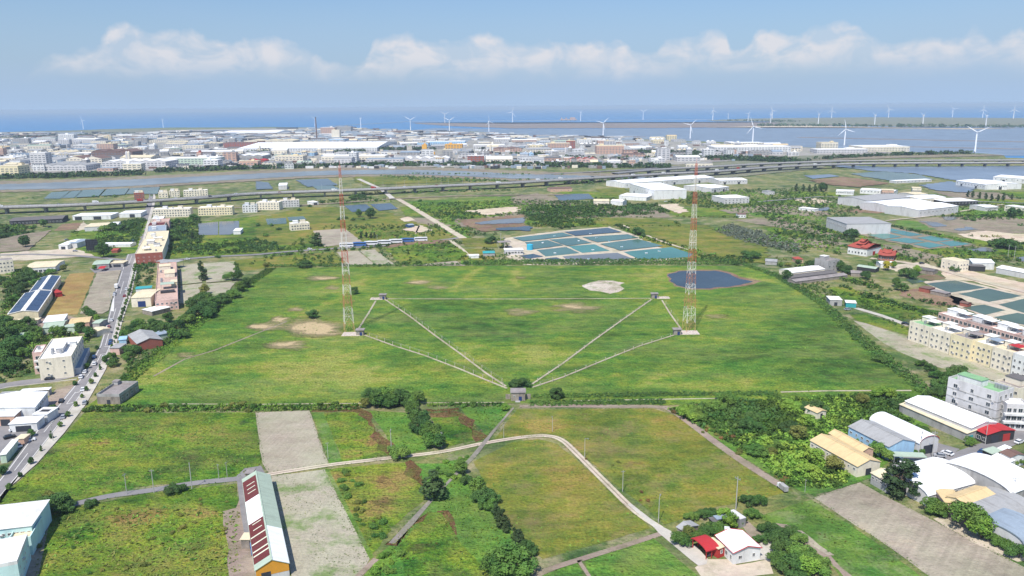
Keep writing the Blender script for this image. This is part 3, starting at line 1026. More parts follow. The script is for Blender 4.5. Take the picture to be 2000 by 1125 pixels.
sheet('scrub_plot', Z4(500, 400, [(1000, 340), (1180, 300), (1500, 285), (1650, 385), (1560, 440), (1230, 475), (1130, 470)]), 'scrub', 0.42, wob=1)
sheet('bare_strip', Z4(500, 400, [(1010, 325), (1190, 292), (1500, 275), (1520, 300), (1180, 318), (1020, 345)]), 'brown_earth', 0.5, wob=1)
sheet('tilled_field', Z4(500, 400, [(1200, 478), (1560, 443), (1640, 480)]), 'tilled', 0.46, wob=0.5)
sheet('rice_plot', Z4(0, 400, [(1405, 478), (1560, 460), (1580, 610), (1410, 628)]), 'tilled_weedy', 0.42, wob=0.3)
sheet('rice_plot', Z4(0, 400, [(1590, 460), (1835, 445), (1845, 595), (1610, 612)]), 'tilled_weedy', 0.42, wob=0.3)
sheet('rice_plot', Z4(0, 400, [(1410, 635), (1580, 618), (1580, 770), (1400, 778)]), 'tilled_weedy', 0.42, wob=0.3)
sheet('rice_plot', Z4(0, 400, [(1610, 620), (1845, 602), (1760, 710), (1600, 720)]), 'tilled_weedy', 0.42, wob=0.3)
sheet('stubble_field', Z4(0, 400, [(540, 540), (745, 528), (605, 858), (350, 868)]), 'stubble', 0.12, wob=0.5)
sheet('tilled_field', Z4(0, 400, [(760, 530), (945, 512), (850, 830), (800, 855), (625, 855)]), 'gravel_field', 0.38, wob=0.5)
sheet('lawn', Z4(0, 400, [(960, 1035), (1010, 940), (1270, 905), (1330, 960), (1260, 1010)]), 'meadow', 0.1, wob=0.5)
sheet('yard', Z4(0, 400, [(600, 200), (650, 130), (760, 230), (700, 330), (740, 400), (300, 430), (0, 440), (0, 380), (440, 350), (620, 300)]), 'pale_dust', 0.15, wob=2)
sheet('tilled_field', Z4(0, 400, [(0, 270), (170, 235), (400, 200), (220, 360), (0, 370)]), 'dry_mud', 0.38, wob=1)
sheet('bare_lot', Z4(0, 400, [(420, 205), (490, 150), (650, 140), (600, 195)]), 'brown_earth', 0.1, wob=0.5)
sheet('parking_lot', Z4(0, 400, [(700, 500), (960, 470), (960, 520), (740, 535)]), 'asphalt', 0.12)
sheet('yard', Z4(0, 620, [(330, 700), (440, 560), (590, 520), (540, 620), (420, 760)]), 'dirt', 0.06, wob=0.3)
sheet('yard', Z4(0, 620, [(-60, 820), (100, 800), (420, 810), (300, 900), (60, 1110), (-60, 1140)]), 'asphalt', 0.05)
sheet('yard', Z4(0, 400, [(220, 1030), (300, 880), (500, 850), (640, 900), (780, 900), (740, 1010), (500, 1000)]), 'dirt', 0.06, wob=1)

# big station field
sheet('station_field', [(528, 523), (700, 521), (1000, 519), (1250, 519), (1455, 519), (1520, 541), (1600, 588), (1655, 637), (1712, 688), (1785, 745), (1850, 795), (1500, 788), (1285, 792), (1000, 788), (800, 790), (500, 796), (265, 796), (168, 796), (210, 757), (300, 690), (395, 622)], 'grass', 0.04, cell=5, wob=0.8)
sheet('salt_patch', Z4(1000, 400, [(540, 650), (600, 615), (680, 595), (800, 592), (870, 610), (855, 640), (880, 655), (820, 680), (770, 692), (660, 682), (620, 668)]), 'white_salt', 0.10, wob=3.9)
sheet('pond_shore', Z4(1000, 400, [(1212, 540), (1300, 514), (1450, 508), (1600, 508), (1710, 528), (1780, 560), (1880, 578), (1955, 600), (1860, 628), (1700, 648), (1550, 662), (1380, 662), (1270, 638), (1225, 590)]), 'brown_earth', 0.08, wob=1.2)
sheet('pond', Z4(1000, 400, [(1226, 542), (1300, 521), (1450, 515), (1590, 515), (1690, 535), (1755, 572), (1850, 595), (1880, 602), (1820, 620), (1700, 638), (1550, 654), (1380, 654), (1285, 630), (1240, 590)]), 'pond_blue', 0.12, wob=1.5)
# feeder strips in the station field
DUCTS = [[(750, 584), (800, 618), (850, 656), (900, 692), (950, 730), (988, 755)], [(712, 655), (770, 676), (830, 695), (900, 722), (950, 743), (990, 759)], [(1273, 585), (1220, 622), (1160, 665), (1100, 710), (1036, 753)],
         [(1316, 655), (1250, 676), (1180, 704), (1100, 737), (1040, 757)], [(752, 584), (1000, 584.5), (1270, 583)], [(734, 588), (720, 612), (700, 643)], [(1293, 587), (1308, 612), (1328, 640)]]
for i, d in enumerate(DUCTS):
    ribbon('duct_path', d, 1.05 if i != 4 else 0.8, 'tan_path', 0.30, h=0.26)
ribbon('station_path', [(330, 789), (500, 790), (700, 788), (985, 786)], 0.8, 'tan_path', 0.1)
ribbon('station_path', [(1120, 783), (1300, 780), (1420, 778)], 0.9, 'tan_path', 0.1)
ribbon('station_path', [(1525, 766), (1620, 763.5), (1780, 763)], 1.4, 'tan_path', 0.1)
ribbon('mown_track', [(300, 735), (360, 702), (420, 684), (500, 652), (560, 628)], 1.2, 'dirt', 0.09)

# near fields
sheet('tilled_field', [(499, 806), (604, 801), (641, 907), (526, 924), (512, 905)], 'tilled', 0.05, wob=0.3)
sheet('weedy_field', [(530, 930), (634, 917), (722, 1090), (700, 1140), (575, 1150)], 'tilled_weedy', 0.05, wob=0.3)
sheet('ditch_bank', [(634, 917), (642, 916), (730, 1088), (722, 1092)], 'meadow', 0.06)
sheet('grass_strip', [(609, 806), (632, 804), (668, 901), (644, 906)], 'meadow', 0.05, wob=0.2)
sheet('grass_plot', [(632, 806), (705, 804), (770, 888), (670, 902)], 'scrub', 0.05, cell=4, wob=0.4)
sheet('grass_plot', [(722, 803), (795, 806), (845, 875), (780, 890)], 'bright_grass', 0.05, wob=0.4)
sheet('grass_plot', [(842, 812), (900, 808), (938, 856), (872, 874)], 'scrub', 0.05, cell=4, wob=0.4)
sheet('scrub_field', [(905, 795), (1000, 792), (970, 835), (950, 850), (900, 800)], 'bright_grass', 0.045, wob=0.4)
DEAD = ([(610, 799), (700, 795), (712, 802), (700, 806), (612, 804)], [(703, 803), (714, 801), (770, 886), (755, 892)], [(838, 806), (900, 802), (948, 852), (938, 862), (896, 812), (845, 815)], [(790, 900), (808, 898), (828, 940), (822, 952), (800, 925)],
          [(858, 1002), (870, 998), (893, 1045), (884, 1048)], [(830, 800), (895, 797), (897, 802), (838, 806)], [(752, 1064), (800, 1030), (834, 1002), (826, 1012), (780, 1062), (775, 1068)])
for q in DEAD:
    sheet('dead_weed_strip', q, 'weed_litter', 0.07, wob=2.6)
sheet('olive_field', [(688, 912), (800, 902), (828, 950), (830, 975), (765, 1030), (735, 1000)], 'scrub', 0.05, cell=4, wob=0.5)
sheet('scrub_field', [(640, 917), (688, 911), (735, 1000), (765, 1035), (725, 1085)], 'scrub', 0.045, cell=4, wob=0.4)
sheet('scrub_field', [(860, 905), (920, 890), (905, 920), (960, 965), (1020, 1070), (1000, 1140), (700, 1140), (735, 1092), (840, 985), (825, 940), (805, 905)], 'bright_grass', 0.04, wob=0.5)
sheet('olive_field', [(780, 1065), (835, 1000), (860, 1002), (900, 1060), (960, 1130), (950, 1150), (790, 1150)], 'scrub', 0.055, cell=4, wob=0.5)
sheet('olive_field', [(924, 902), (1000, 864), (1050, 858), (1090, 868), (1150, 920), (1270, 1032), (1180, 1060), (1060, 1092), (1010, 1050), (960, 965)], 'grass_olive', 0.05, cell=4, wob=0.4)
sheet('olive_field', [(1010, 800), (1275, 798), (1320, 812), (1400, 868), (1460, 912), (1532, 962), (1480, 975), (1400, 990), (1300, 1024), (1200, 945), (1100, 852), (1060, 846), (965, 860), (985, 830)], 'grass_olive', 0.05, cell=4, wob=0.4)
sheet('green_field', [(1142, 1097), (1275, 1050), (1380, 1140), (1160, 1150)], 'bright_grass', 0.05, cell=4, wob=0.3)
sheet('green_field', [(1060, 1122), (1128, 1099), (1150, 1150), (1020, 1150)], 'bright_grass', 0.05, wob=0.3)
sheet('scrub_field', [(168, 802), (300, 806), (498, 806), (512, 905), (480, 930), (380, 940), (250, 955), (130, 985), (0, 1000), (-40, 1010), (2, 972), (72, 908), (126, 850)], 'scrub', 0.05, cell=4, wob=0.5)
sheet('scrub_field', [(140, 992), (300, 962), (462, 945), (470, 1150), (40, 1150), (90, 1010)], 'scrub', 0.05, cell=4, wob=0.4)
sheet('gravel_field', [(1589, 972), (1680, 942), (1720, 965), (1790, 1000), (2080, 1150), (1850, 1150), (1760, 1085)], 'gravel_field', 0.05, wob=0.3)
sheet('green_field', [(1475, 1010), (1586, 976), (1700, 1052), (1830, 1150), (1660, 1150), (1600, 1080), (1540, 1030)], 'meadow', 0.05, cell=4, wob=0.4)
sheet('scrub_field', [(1300, 796), (1420, 786), (1560, 780), (1730, 768), (1860, 790), (1760, 880), (1700, 935), (1590, 968), (1560, 958), (1470, 905), (1380, 850)], 'bright_grass', 0.045, wob=0.5)
sheet('tilled_field', Z4(1500, 620, [(668, 25), (760, 45), (1110, 160), (2100, 470), (2100, 560), (1700, 480), (1330, 390), (1060, 285), (900, 200)]), 'tilled_weedy', 0.05, wob=0.4)
sheet('scrub_field', Z4(1500, 400, [(640, 860), (760, 850), (1100, 960), (1090, 1020), (700, 905)]), 'scrub', 0.06, wob=0.4)
sheet('mud_ditch', Z4(1500, 845, [(60, 715), (140, 720), (300, 800), (480, 960), (680, 1140), (600, 1140), (470, 1010), (340, 900), (200, 800)]), 'dirt', 0.07, wob=0.6)
sheet('mud_ditch', Z4(1500, 845, [(200, 760), (260, 770), (400, 880), (520, 960), (470, 960), (330, 880)]), 'gravel_field', 0.10, wob=0.5)
sheet('vegetable_plot', Z4(1500, 845, [(-60, 850), (60, 860), (190, 940), (80, 1040), (-60, 980)]), 'concrete', 0.08, wob=0.4)
sheet('yard', Z4(1000, 845, [(1520, 985), (1700, 990), (1760, 1040), (2000, 990), (2040, 1100), (1700, 1160), (1500, 1160), (1440, 1060)]), 'pale_dust', 0.06, wob=0.6)
sheet('yard', Z4(1000, 845, [(1780, 700), (1840, 690), (2040, 860), (2200, 1000), (2100, 1060), (1930, 950)]), 'dirt', 0.065, wob=0.5)
sheet('yard', Z4(1500, 845, [(960, 260), (1080, 170), (1250, 120), (1400, 180), (1290, 290), (1040, 300)]), 'asphalt', 0.07)
sheet('yard', Z4(1500, 845, [(1250, 60), (1500, 130), (1300, 250), (1180, 200)]), 'asphalt', 0.075)
sheet('yard', Z4(1500, 845, [(1640, 480), (1800, 440), (2000, 520), (1900, 700), (1700, 640)]), 'asphalt', 0.07)
sheet('yard', Z4(1500, 845, [(1300, 680), (1500, 640), (1900, 900), (2050, 1000), (1950, 1010), (1600, 860)]), 'pale_dust', 0.06, wob=0.8)
sheet('yard', [(436, 1000), (462, 992), (478, 950), (500, 1150), (450, 1150)], 'dirt', 0.07, wob=0.5)
sheet('yard', [(462, 930), (478, 915), (510, 910), (520, 930), (500, 1090), (480, 1060), (470, 1000)], 'asphalt', 0.08)
sheet('yard', [(40, 1125), (88, 1010), (100, 1005), (70, 1150)], 'dirt', 0.08)

# ------------------------------------------------------------ roads
RL = [(-120, 1080), (-60, 1010), (12, 920), (67, 845), (110, 795), (152, 745), (176, 712), (195, 675), (210, 625), (222, 575), (240, 520), (257, 475), (277, 425), (287, 400), (291, 385), (293, 372)]
RR = [(-60, 1055), (-20, 995), (45, 920), (105, 845), (150, 785), (186, 730), (204, 702), (217, 675), (230, 625), (247, 575), (260, 520), (277, 475), (290, 425), (297, 400), (299, 385), (300, 372)]
RS = [(-60, 1080), (-20, 1010), (2, 968), (72, 907), (126, 846), (168, 791), (207, 722), (214, 700), (228, 672), (240, 625), (257, 575), (269, 520), (284, 475), (296, 425), (302, 400), (304, 385)]


def band(name, A, B, mat, z, h=0.0, ext=0):
    mb = MB()
    a = [P(*p) for p in A]
    b = [P(*p) for p in B]
    for i in range(min(len(a), len(b)) - 1):
        zz = z
        mb.quad((a[i].x, a[i].y, zz), (b[i].x, b[i].y, zz), (b[i + 1].x, b[i + 1].y, zz), (a[i + 1].x, a[i + 1].y, zz))
        if h:
            mb.quad((a[i].x, a[i].y, zz - h), (a[i + 1].x, a[i + 1].y, zz - h), (a[i + 1].x, a[i + 1].y, zz), (a[i].x, a[i].y, zz))
    o = mb.build(name, mat)
    o['kind'] = 'structure'
    return o


band('main_road', RL, RR, 'asphalt', 0.20)
band('pavement', RR, RS, 'concrete', 0.32, h=0.12)


def lerp_line(A, B, t):
    return [tuple(a[j] + (b[j] - a[j]) * t for j in (0, 1)) for a, b in zip(A, B)]


ribbon('road_marking', lerp_line(RL, RR, 0.12)[:12], 0.35, 'paint_line', 0.215)
ribbon('road_marking', lerp_line(RL, RR, 0.93)[:12], 0.3, 'paint_line', 0.215)
cl = lerp_line(RL, RR, 0.5)
for i in range(0, 11):
    ribbon('road_marking', [tuple(cl[i]), tuple(cl[i][j] + (cl[i + 1][j] - cl[i][j]) * 0.45 for j in (0, 1))], 0.28, 'paint_line', 0.216)
for y_, t0, t1 in ((696, 0.5, 0.95), (678, 0.45, 0.9), (775, 0.55, 0.95), (795, 0.5, 0.95)):
    k = [j for j in range(len(RL) - 1) if RL[j][1] >= y_ >= RL[j + 1][1]][0]
    s_ = (RL[k][1] - y_) / (RL[k][1] - RL[k + 1][1])
    a_ = [RL[k][j] + (RL[k + 1][j] - RL[k][j]) * s_ for j in (0, 1)]
    b_ = [RR[k][j] + (RR[k + 1][j] - RR[k][j]) * s_ for j in (0, 1)]
    ribbon('road_marking', [tuple(a_[j] + (b_[j] - a_[j]) * t for j in (0, 1)) for t in (t0, t1)], 0.5, 'paint_line', 0.217)
sheet('zebra_hatch', Z4(0, 400, [(862, 830), (885, 730), (893, 740), (890, 835)]), 'paint_line', 0.22)
ribbon('side_street', [(-60, 764), (40, 748), (110, 740), (172, 727)], 7.5, 'asphalt', 0.16)
ribbon('kerb', [(-60, 772), (20, 756), (90, 748), (150, 741)], 0.6, 'concrete', 0.3, h=0.3)
LANE = path_smooth([(134, 988), (210, 970), (300, 957), (380, 944), (470, 935)])
ribbon('farm_road', LANE, 3.6, 'asphalt', 0.13)
LANE2 = path_smooth([(518, 928), (640, 909), (760, 895), (860, 883), (940, 867), (1000, 857), (1045, 852), (1078, 853), (1100, 862), (1122, 882), (1180, 940), (1240, 998), (1290, 1032)])
ribbon('farm_lane', LANE2, 2.7, 'dirt', 0.13)
l_, r_ = ribbon_pts(LANE2, 1.55)
for tr in (l_, r_):
    mb = MB()
    for i in range(len(tr) - 1):
        d_ = (tr[i + 1] - tr[i]).normalized()
        n_ = Vector((-d_.y, d_.x, 0)) * 0.5
        mb.quad(*[(q.x, q.y, 0.15) for q in (tr[i] - n_, tr[i + 1] - n_, tr[i + 1] + n_, tr[i] + n_)])
    mb.build('wheel_track', 'pale_dust')['kind'] = 'structure'
sheet('concrete_apron', Z4(1000, 845, [(900, 560), (935, 560), (1140, 720), (1240, 770), (1300, 840), (1440, 890), (1530, 990), (1520, 1030), (1460, 1045), (1400, 1000), (1150, 790), (1110, 745)]), 'concrete', 0.14)
sheet('concrete_apron', Z4(1000, 845, [(1520, 970), (1650, 940), (1740, 1030), (1990, 990), (1930, 940), (1600, 900)]), 'concrete', 0.12)
ribbon('dirt_track', path_smooth([(1015, 794), (1100, 793), (1200, 794), (1285, 795), (1320, 807), (1400, 866), (1460, 908), (1535, 955)]), 3.6, 'dirt', 0.12)
ribbon('slab_path', [(1003, 797), (975, 829), (950, 860), (925, 892), (905, 912), (870, 948), (835, 985), (800, 1025), (765, 1062)], [0.9, 1.0, 1.7, 2.1, 1.6, 1.1, 1.6, 2.2, 2.0], 'slab_grey', 0.18, h=0.15)
ribbon('dirt_path', path_smooth([(1290, 1043), (1220, 1066), (1130, 1094), (1060, 1118), (1020, 1150)]), 2.2, 'dirt', 0.12)
ribbon('dirt_path', [(1130, 1095), (1150, 1125), (1160, 1150)], 1.2, 'dirt', 0.12)
ribbon('dirt_path', [(735, 1092), (700, 1125), (690, 1150)], 2.0, 'dirt', 0.12)
ribbon('village_street', [(1812, 915), (1850, 903), (1900, 885), (1950, 868), (2040, 832)], 7.5, 'asphalt', 0.13)
ribbon('village_street', [(1840, 905), (1808, 912), (1785, 920), (1745, 905)], 4.0, 'asphalt', 0.125)
ribbon('country_road', [(270, 512), (340, 508), (430, 501), (500, 498), (562, 492), (650, 486), (760, 480), (850, 471), (897, 465)], 6.5, 'asphalt', 0.4)
ribbon('country_road', [(905, 466), (870, 445), (837, 425), (800, 402), (775, 388)], 8.0, 'pale_dust', 0.5)
ribbon('country_road', [(300, 408), (500, 406), (590, 402), (680, 396), (770, 389), (900, 383), (1100, 381)], 7.0, 'dirt', 0.8)
ribbon('country_road', [(768, 390), (755, 378), (740, 368), (700, 350)], 8.0, 'concrete', 0.8)
ribbon('country_road', [(880, 470), (905, 490), (915, 500)], 4.0, 'pale_dust', 0.4)
ribbon('country_lane', [(-40, 500), (60, 497), (150, 500), (240, 508)], 6, 'asphalt', 0.35)
ribbon('country_lane', [(1672, 602), (1720, 616), (1775, 636)], 4.5, 'concrete', 0.15)
ribbon('country_lane', [(1700, 505), (1760, 512), (1830, 525), (1900, 545), (2060, 585)], 7, 'pale_dust', 0.4)
ribbon('country_lane', [(1215, 440), (1250, 455), (1300, 475), (1375, 498)], 3.5, 'pale_dust', 0.5)
ribbon('country_lane', [(755, 487), (785, 515)], 2.5, 'pale_dust', 0.45)
ribbon('highway_road', [(1480, 395), (1600, 385), (1750, 388), (2050, 400)], 7.0, 'asphalt', 0.8)
ribbon('country_lane', [(1730, 432), (1800, 425), (1900, 410), (1960, 400)], 3.5, 'pale_dust', 0.8)
# ============================================================ building materials
plain('wall_cream', G(232, 222, 200), var=0.06, dirt=0.35)
plain('wall_yellow', G(232, 218, 180), var=0.06, dirt=0.25)
plain('wall_white', G(226, 226, 222), var=0.05, dirt=0.35)
plain('wall_grey', G(168, 166, 162), var=0.10, dirt=0.6)
plain('wall_palegrey', G(206, 204, 202), var=0.05, dirt=0.3)
plain('wall_old', G(152, 142, 130), var=0.2, dirt=0.9, scale=1.0)
plain('wall_pink', G(214, 180, 168), var=0.08, dirt=0.4)
plain('wall_brick', G(158, 92, 78), var=0.12, dirt=0.3)
plain('wall_tan', G(204, 168, 146), var=0.08, dirt=0.3)
plain('wall_teal', G(196, 226, 222), var=0.05, dirt=0.2)
plain('wall_blue', G(164, 200, 226), var=0.05, dirt=0.3)
plain('wall_navy', G(50, 84, 124), var=0.1, dirt=0.3)
plain('wall_green', G(190, 208, 186), var=0.08, dirt=0.3)
plain('wall_orange', G(226, 160, 56), var=0.10, dirt=0.3, stripes=('X', 1.2, 0.5))
plain('wall_dark', G(60, 60, 62), var=0.1)
plain('roof_white', G(248, 248, 246), var=0.03, dirt=0.16, stripes=('X', 0.9, 0.14), rough=0.6)
plain('roof_plainwhite', G(238, 236, 230), var=0.05, dirt=0.3)
plain('roof_cream', G(226, 212, 178), var=0.06, dirt=0.3, stripes=('X', 0.9, 0.3))
plain('roof_beige', G(220, 194, 146), var=0.06, dirt=0.25, stripes=('X', 0.9, 0.35))
plain('roof_grey', G(168, 168, 166), var=0.08, dirt=0.4, stripes=('X', 0.9, 0.35))
plain('roof_darkgrey', G(112, 108, 106), var=0.15, dirt=0.5, stripes=('X', 0.7, 0.3))
plain('roof_bluegrey', G(150, 164, 176), var=0.08, dirt=0.3, stripes=('X', 0.9, 0.3))
plain('roof_green', G(176, 192, 172), var=0.06, dirt=0.25, stripes=('X', 0.9, 0.3))
plain('roof_deck_green', G(134, 176, 130), var=0.12, dirt=0.3)
plain('roof_maroon', G(108, 52, 52), var=0.12, dirt=0.3, stripes=('X', 0.9, 0.4))
plain('roof_red', G(186, 54, 58), var=0.06, dirt=0.1, stripes=('X', 0.9, 0.3))
plain('under_shade', G(92, 90, 86), var=0.1)  # girder colour darkened to stand in for shade under the deck overhang
plain('roof_tile_red', G(172, 84, 70), var=0.15, dirt=0.3, stripes=('X', 0.5, 0.4))
plain('roof_brown', G(126, 100, 90), var=0.15, dirt=0.4, stripes=('X', 0.8, 0.4))
plain('roof_teal', G(60, 158, 160), var=0.1, dirt=0.2)
plain('roof_pinkdeck', G(196, 168, 152), var=0.12, dirt=0.4)
plain('roof_slab', G(150, 142, 138), var=0.2, dirt=0.5, scale=0.4)
plain('solar_panel', G(52, 66, 92), var=0.1, rough=0.25, spec=0.5, stripes=('Y', 0.6, 0.4))
plain('metal', G(170, 172, 174), var=0.06, rough=0.4, metal=0.5)
plain('glass_far', G(118, 122, 128), var=0.2)
plain('glass_dark', G(52, 62, 72), var=0.2, rough=0.12, spec=0.6)
plain('frame_white', G(214, 212, 206), var=0.03)
plain('door_dark', G(58, 62, 70), var=0.15)
plain('door_blue', G(40, 60, 110), var=0.1)
plain('edge_red', G(172, 58, 54), var=0.06)
plain('deck', G(120, 118, 112), var=0.08, scale=0.1)
plain('pole_grey', G(176, 174, 168), var=0.05)
plain('post_tan', G(196, 186, 166), var=0.05)
plain('pier', G(150, 146, 138), var=0.1, dirt=0.5)
plain('mast_white', G(226, 220, 210), var=0.05, rough=0.5)
plain('mast_red', G(186, 124, 92), var=0.15, rough=0.5)
plain('mast_redder', G(196, 96, 80), var=0.1, rough=0.5)
plain('mast_ochre', G(196, 160, 110), var=0.15, rough=0.6)
plain('turbine_white', G(246, 246, 246), var=0.02, rough=0.5)
plain('rubble', G(198, 186, 174), var=0.35, scale=2.0)
plain('car_white', G(228, 228, 228), var=0.02, rough=0.3, spec=0.5)
plain('car_red', G(150, 40, 40), var=0.02, rough=0.3, spec=0.5)
plain('car_black', G(40, 42, 46), var=0.02, rough=0.3, spec=0.5)
plain('car_blue', G(40, 74, 120), var=0.02, rough=0.3, spec=0.5)
plain('car_silver', G(160, 162, 166), var=0.02, rough=0.3, spec=0.5)
plain('bus_blue', G(70, 110, 170), var=0.02, rough=0.3, spec=0.5)
plain('rubber', G(34, 34, 36), var=0.05)
plain('tank_blue', G(60, 170, 200), var=0.05)

WIN = {}


def win_mesh(w, h, door=None):
    k = (w, h, door)
    if k not in WIN:
        mb = MB()
        if door:
            mb.box((0, -0.03, h / 2), (w, 0.08, h), 0)
            me = mb.mesh('door', [door])
        else:
            t = 0.09
            for sx in (-1, 1):
                mb.box((sx * (w / 2 - t / 2), -0.05, 0), (t, 0.12, h), 1)
            for sz in (-1, 1):
                mb.box((0, -0.05, sz * (h / 2 - t / 2)), (w - 2 * t, 0.12, t), 1)
            mb.box((0, -0.04, 0), (0.06, 0.09, h - 2 * t), 1)
            mb.box((0, -0.02, 0), (w - 2 * t, 0.04, h - 2 * t), 0)
            me = mb.mesh('window', ['glass_dark', 'frame_white'])
        WIN[k] = me
    return WIN[k]


def ac_mesh():
    if 'ac' not in WIN:
        mb = MB()
        mb.box((0, -0.25, 0), (0.8, 0.45, 0.6))
        mb.box((0, -0.49, 0), (0.5, 0.04, 0.45), 1)
        WIN['ac'] = mb.mesh('air_conditioner', ['wall_palegrey', 'metal'])
    return WIN['ac']


def house(name, label, cat, pts, h, roof='flat', rise=1.2, wall='wall_white', rmat='roof_white', wins=(), doors=(), par=0.0, eave=0.3, extra=(), group=None, base=0.0, skyl=0, trim=None, fit=None, open_=()):
    a, b, c = [P(q[0], q[1], h + base) for q in pts[:3]]
    u = (b - a).normalized()
    v = Vector((-u.y, u.x, 0))
    Ln = (b - a).length
    Wd = (c - b).dot(v)
    swap = Wd < 0
    if swap:
        u = -u
        v = -v
        Wd = -Wd
    if fit:
        Wd = fit
    mid = (a + b) / 2 + v * Wd / 2
    rz = math.atan2(u.y, u.x)
    root = empty(name, (mid.x, mid.y, base), rz, label, cat, group)
    hx, hy = Ln / 2, Wd / 2
    avoid([root.matrix_basis @ Vector((sx * (hx + 1), sy * (hy + 1), 0)) for sx, sy in ((-1, -1), (1, -1), (1, 1), (-1, 1))])
    # walls
    mb = MB()
    if roof in ('flat', 'hip', 'open'):
        mb.prism([(-hx, -hy), (hx, -hy), (hx, hy), (-hx, hy)], -0.2, h, top=False)
        if roof == 'flat':
            pass
    elif roof == 'gable':
        mb.prism([(-hx, -hy), (hx, -hy), (hx, hy), (-hx, hy)], -0.2, h, top=False)
        for s in (-1, 1):
            p = [(s * hx, -hy, h), (s * hx, hy, h), (s * hx, 0, h + rise)]
            mb.quad(*(p if s > 0 else p[::-1]))
    elif roof == 'shed':
        mb.prism([(-hx, -hy), (hx, -hy), (hx, hy), (-hx, hy)], -0.2, h, top=False)
        mb.quad((-hx, hy, h), (hx, hy, h), (hx, hy, h + rise), (-hx, hy, h + rise))
        for s in (-1, 1):
            mb.quad((s * hx, -hy, h), (s * hx, hy, h), (s * hx, hy, h + rise))
    elif roof == 'arch':
        mb.prism([(-hx, -hy), (hx, -hy), (hx, hy), (-hx, hy)], -0.2, h, top=False)
        for s in (-1, 1):
            p = [(s * hx, hy * math.cos(math.pi * k / 10), h + rise * math.sin(math.pi * k / 10)) for k in range(11)]
            mb.quad(*p)
    if open_:       # a canopy on posts instead of walls
        mb = MB()
        for sx in (-1, 0, 1):
            for sy in (-1, 1):
                mb.box((sx * (hx - 0.2), sy * (hy - 0.2), h / 2 - 0.1), (0.2, 0.2, h + 0.1))
        mb.build('post', wall, root)
    else:
        mb.build('wall', wall, root)
    # roof
    rb = MB()
    ex, ey = hx + eave, hy + eave
    th = 0.14
    if roof == 'flat':
        if par > 0:
            rb.box((0, 0, h - 0.06), (2 * hx - 0.5, 2 * hy - 0.5, 0.12))
            pb = MB()
            t = 0.25
            for s in (-1, 1):
                pb.box((0, s * (hy - t / 2), h - 0.15 + par / 2), (2 * hx + 0.02, t + 0.02, par + 0.3))
                pb.box((s * (hx - t / 2), 0, h - 0.15 + par / 2), (t + 0.02, 2 * hy - 2 * t - 0.04, par + 0.3))
            pb.build('parapet', trim or wall, root)
        else:
            rb.box((0, 0, h + 0.1), (2 * ex, 2 * ey, 0.2))
    elif roof == 'gable':
        k = rise / hy
        zo = h - eave * k + 0.03
        for s in (-1, 1):
            p = [(-ex, s * ey, zo), (ex, s * ey, zo), (ex, 0, h + rise + 0.03), (-ex, 0, h + rise + 0.03)]
            if s > 0:
                p = p[::-1]
            rb.quad(*p)
            rb.quad(*[(q[0], q[1], q[2] - th) for q in p[::-1]])
            e = [(-ex, s * ey, zo), (ex, s * ey, zo), (ex, s * ey, zo - th), (-ex, s * ey, zo - th)]
            rb.quad(*(e if s > 0 else e[::-1]))
            for sx in (-1, 1):
                e = [(sx * ex, s * ey, zo - th), (sx * ex, s * ey, zo), (sx * ex, 0, h + rise + 0.03), (sx * ex, 0, h + rise + 0.03 - th)]
                rb.quad(*e)
        rb.box((0, 0, h + rise + 0.06), (2 * ex, 0.5, 0.1))
    elif roof == 'shed':
        k = rise / (2 * hy)
        p = [(-ex, -ey, h - eave * k + .03), (ex, -ey, h - eave * k + .03), (ex, ey, h + rise + eave * k + .03), (-ex, ey, h + rise + eave * k + .03)]
        rb.quad(*p)
        rb.quad(*[(q[0], q[1], q[2] - th) for q in p[::-1]])
    elif roof == 'arch':
        n = 12
        pr = [(ey * math.cos(math.pi * (1 - i / n)), h + 0.04 + rise * math.sin(math.pi * i / n)) for i in range(n + 1)]
        for i in range(n):
            (y0, z0), (y1, z1) = pr[i], pr[i + 1]
            rb.quad((-ex, y0, z0), (ex, y0, z0), (ex, y1, z1), (-ex, y1, z1))
            rb.quad((-ex, y0, z0 - th), (-ex, y1, z1 - th), (ex, y1, z1 - th), (ex, y0, z0 - th))
            for sx in (-1, 1):
                rb.quad((sx * ex, y0, z0), (sx * ex, y1, z1), (sx * ex, y1, z1 - 0.3), (sx * ex, y0, z0 - 0.3), mat=1 if trim else 0)
    elif roof == 'hip':
        q = min(hy, hx) * 0.95
        r0, r1 = (-ex + q, 0, h + rise), (ex - q, 0, h + rise)
        A = [(-ex, -ey, h), (ex, -ey, h), (ex, ey, h), (-ex, ey, h)]
        rb.quad(A[0], A[1], r1, r0)
        rb.quad(A[2], A[3], r0, r1)
        rb.quad(A[1], A[2], r1)
        rb.quad(A[3], A[0], r0)
        rb.quad(*[(p[0], p[1], h - 0.1) for p in A[::-1]])
    ro = rb.build('roof', [rmat] + ([trim] if trim and roof == 'arch' else []), root)
    if trim and roof == 'gable':
        tb = MB()
        for sx in (-1, 1):
            for s in (-1, 1):
                tb.tube((sx * (ex + .03), s * ey, h - eave * rise / hy), (sx * (ex + .03), 0, h + rise), 0.16, 4)
        for s in (-1, 1):
            tb.tube((-ex, s * (ey + .05), h - eave * rise / hy), (ex, s * (ey + .05), h - eave * rise / hy), 0.12, 4)
        tb.build('roof_trim', trim, root)
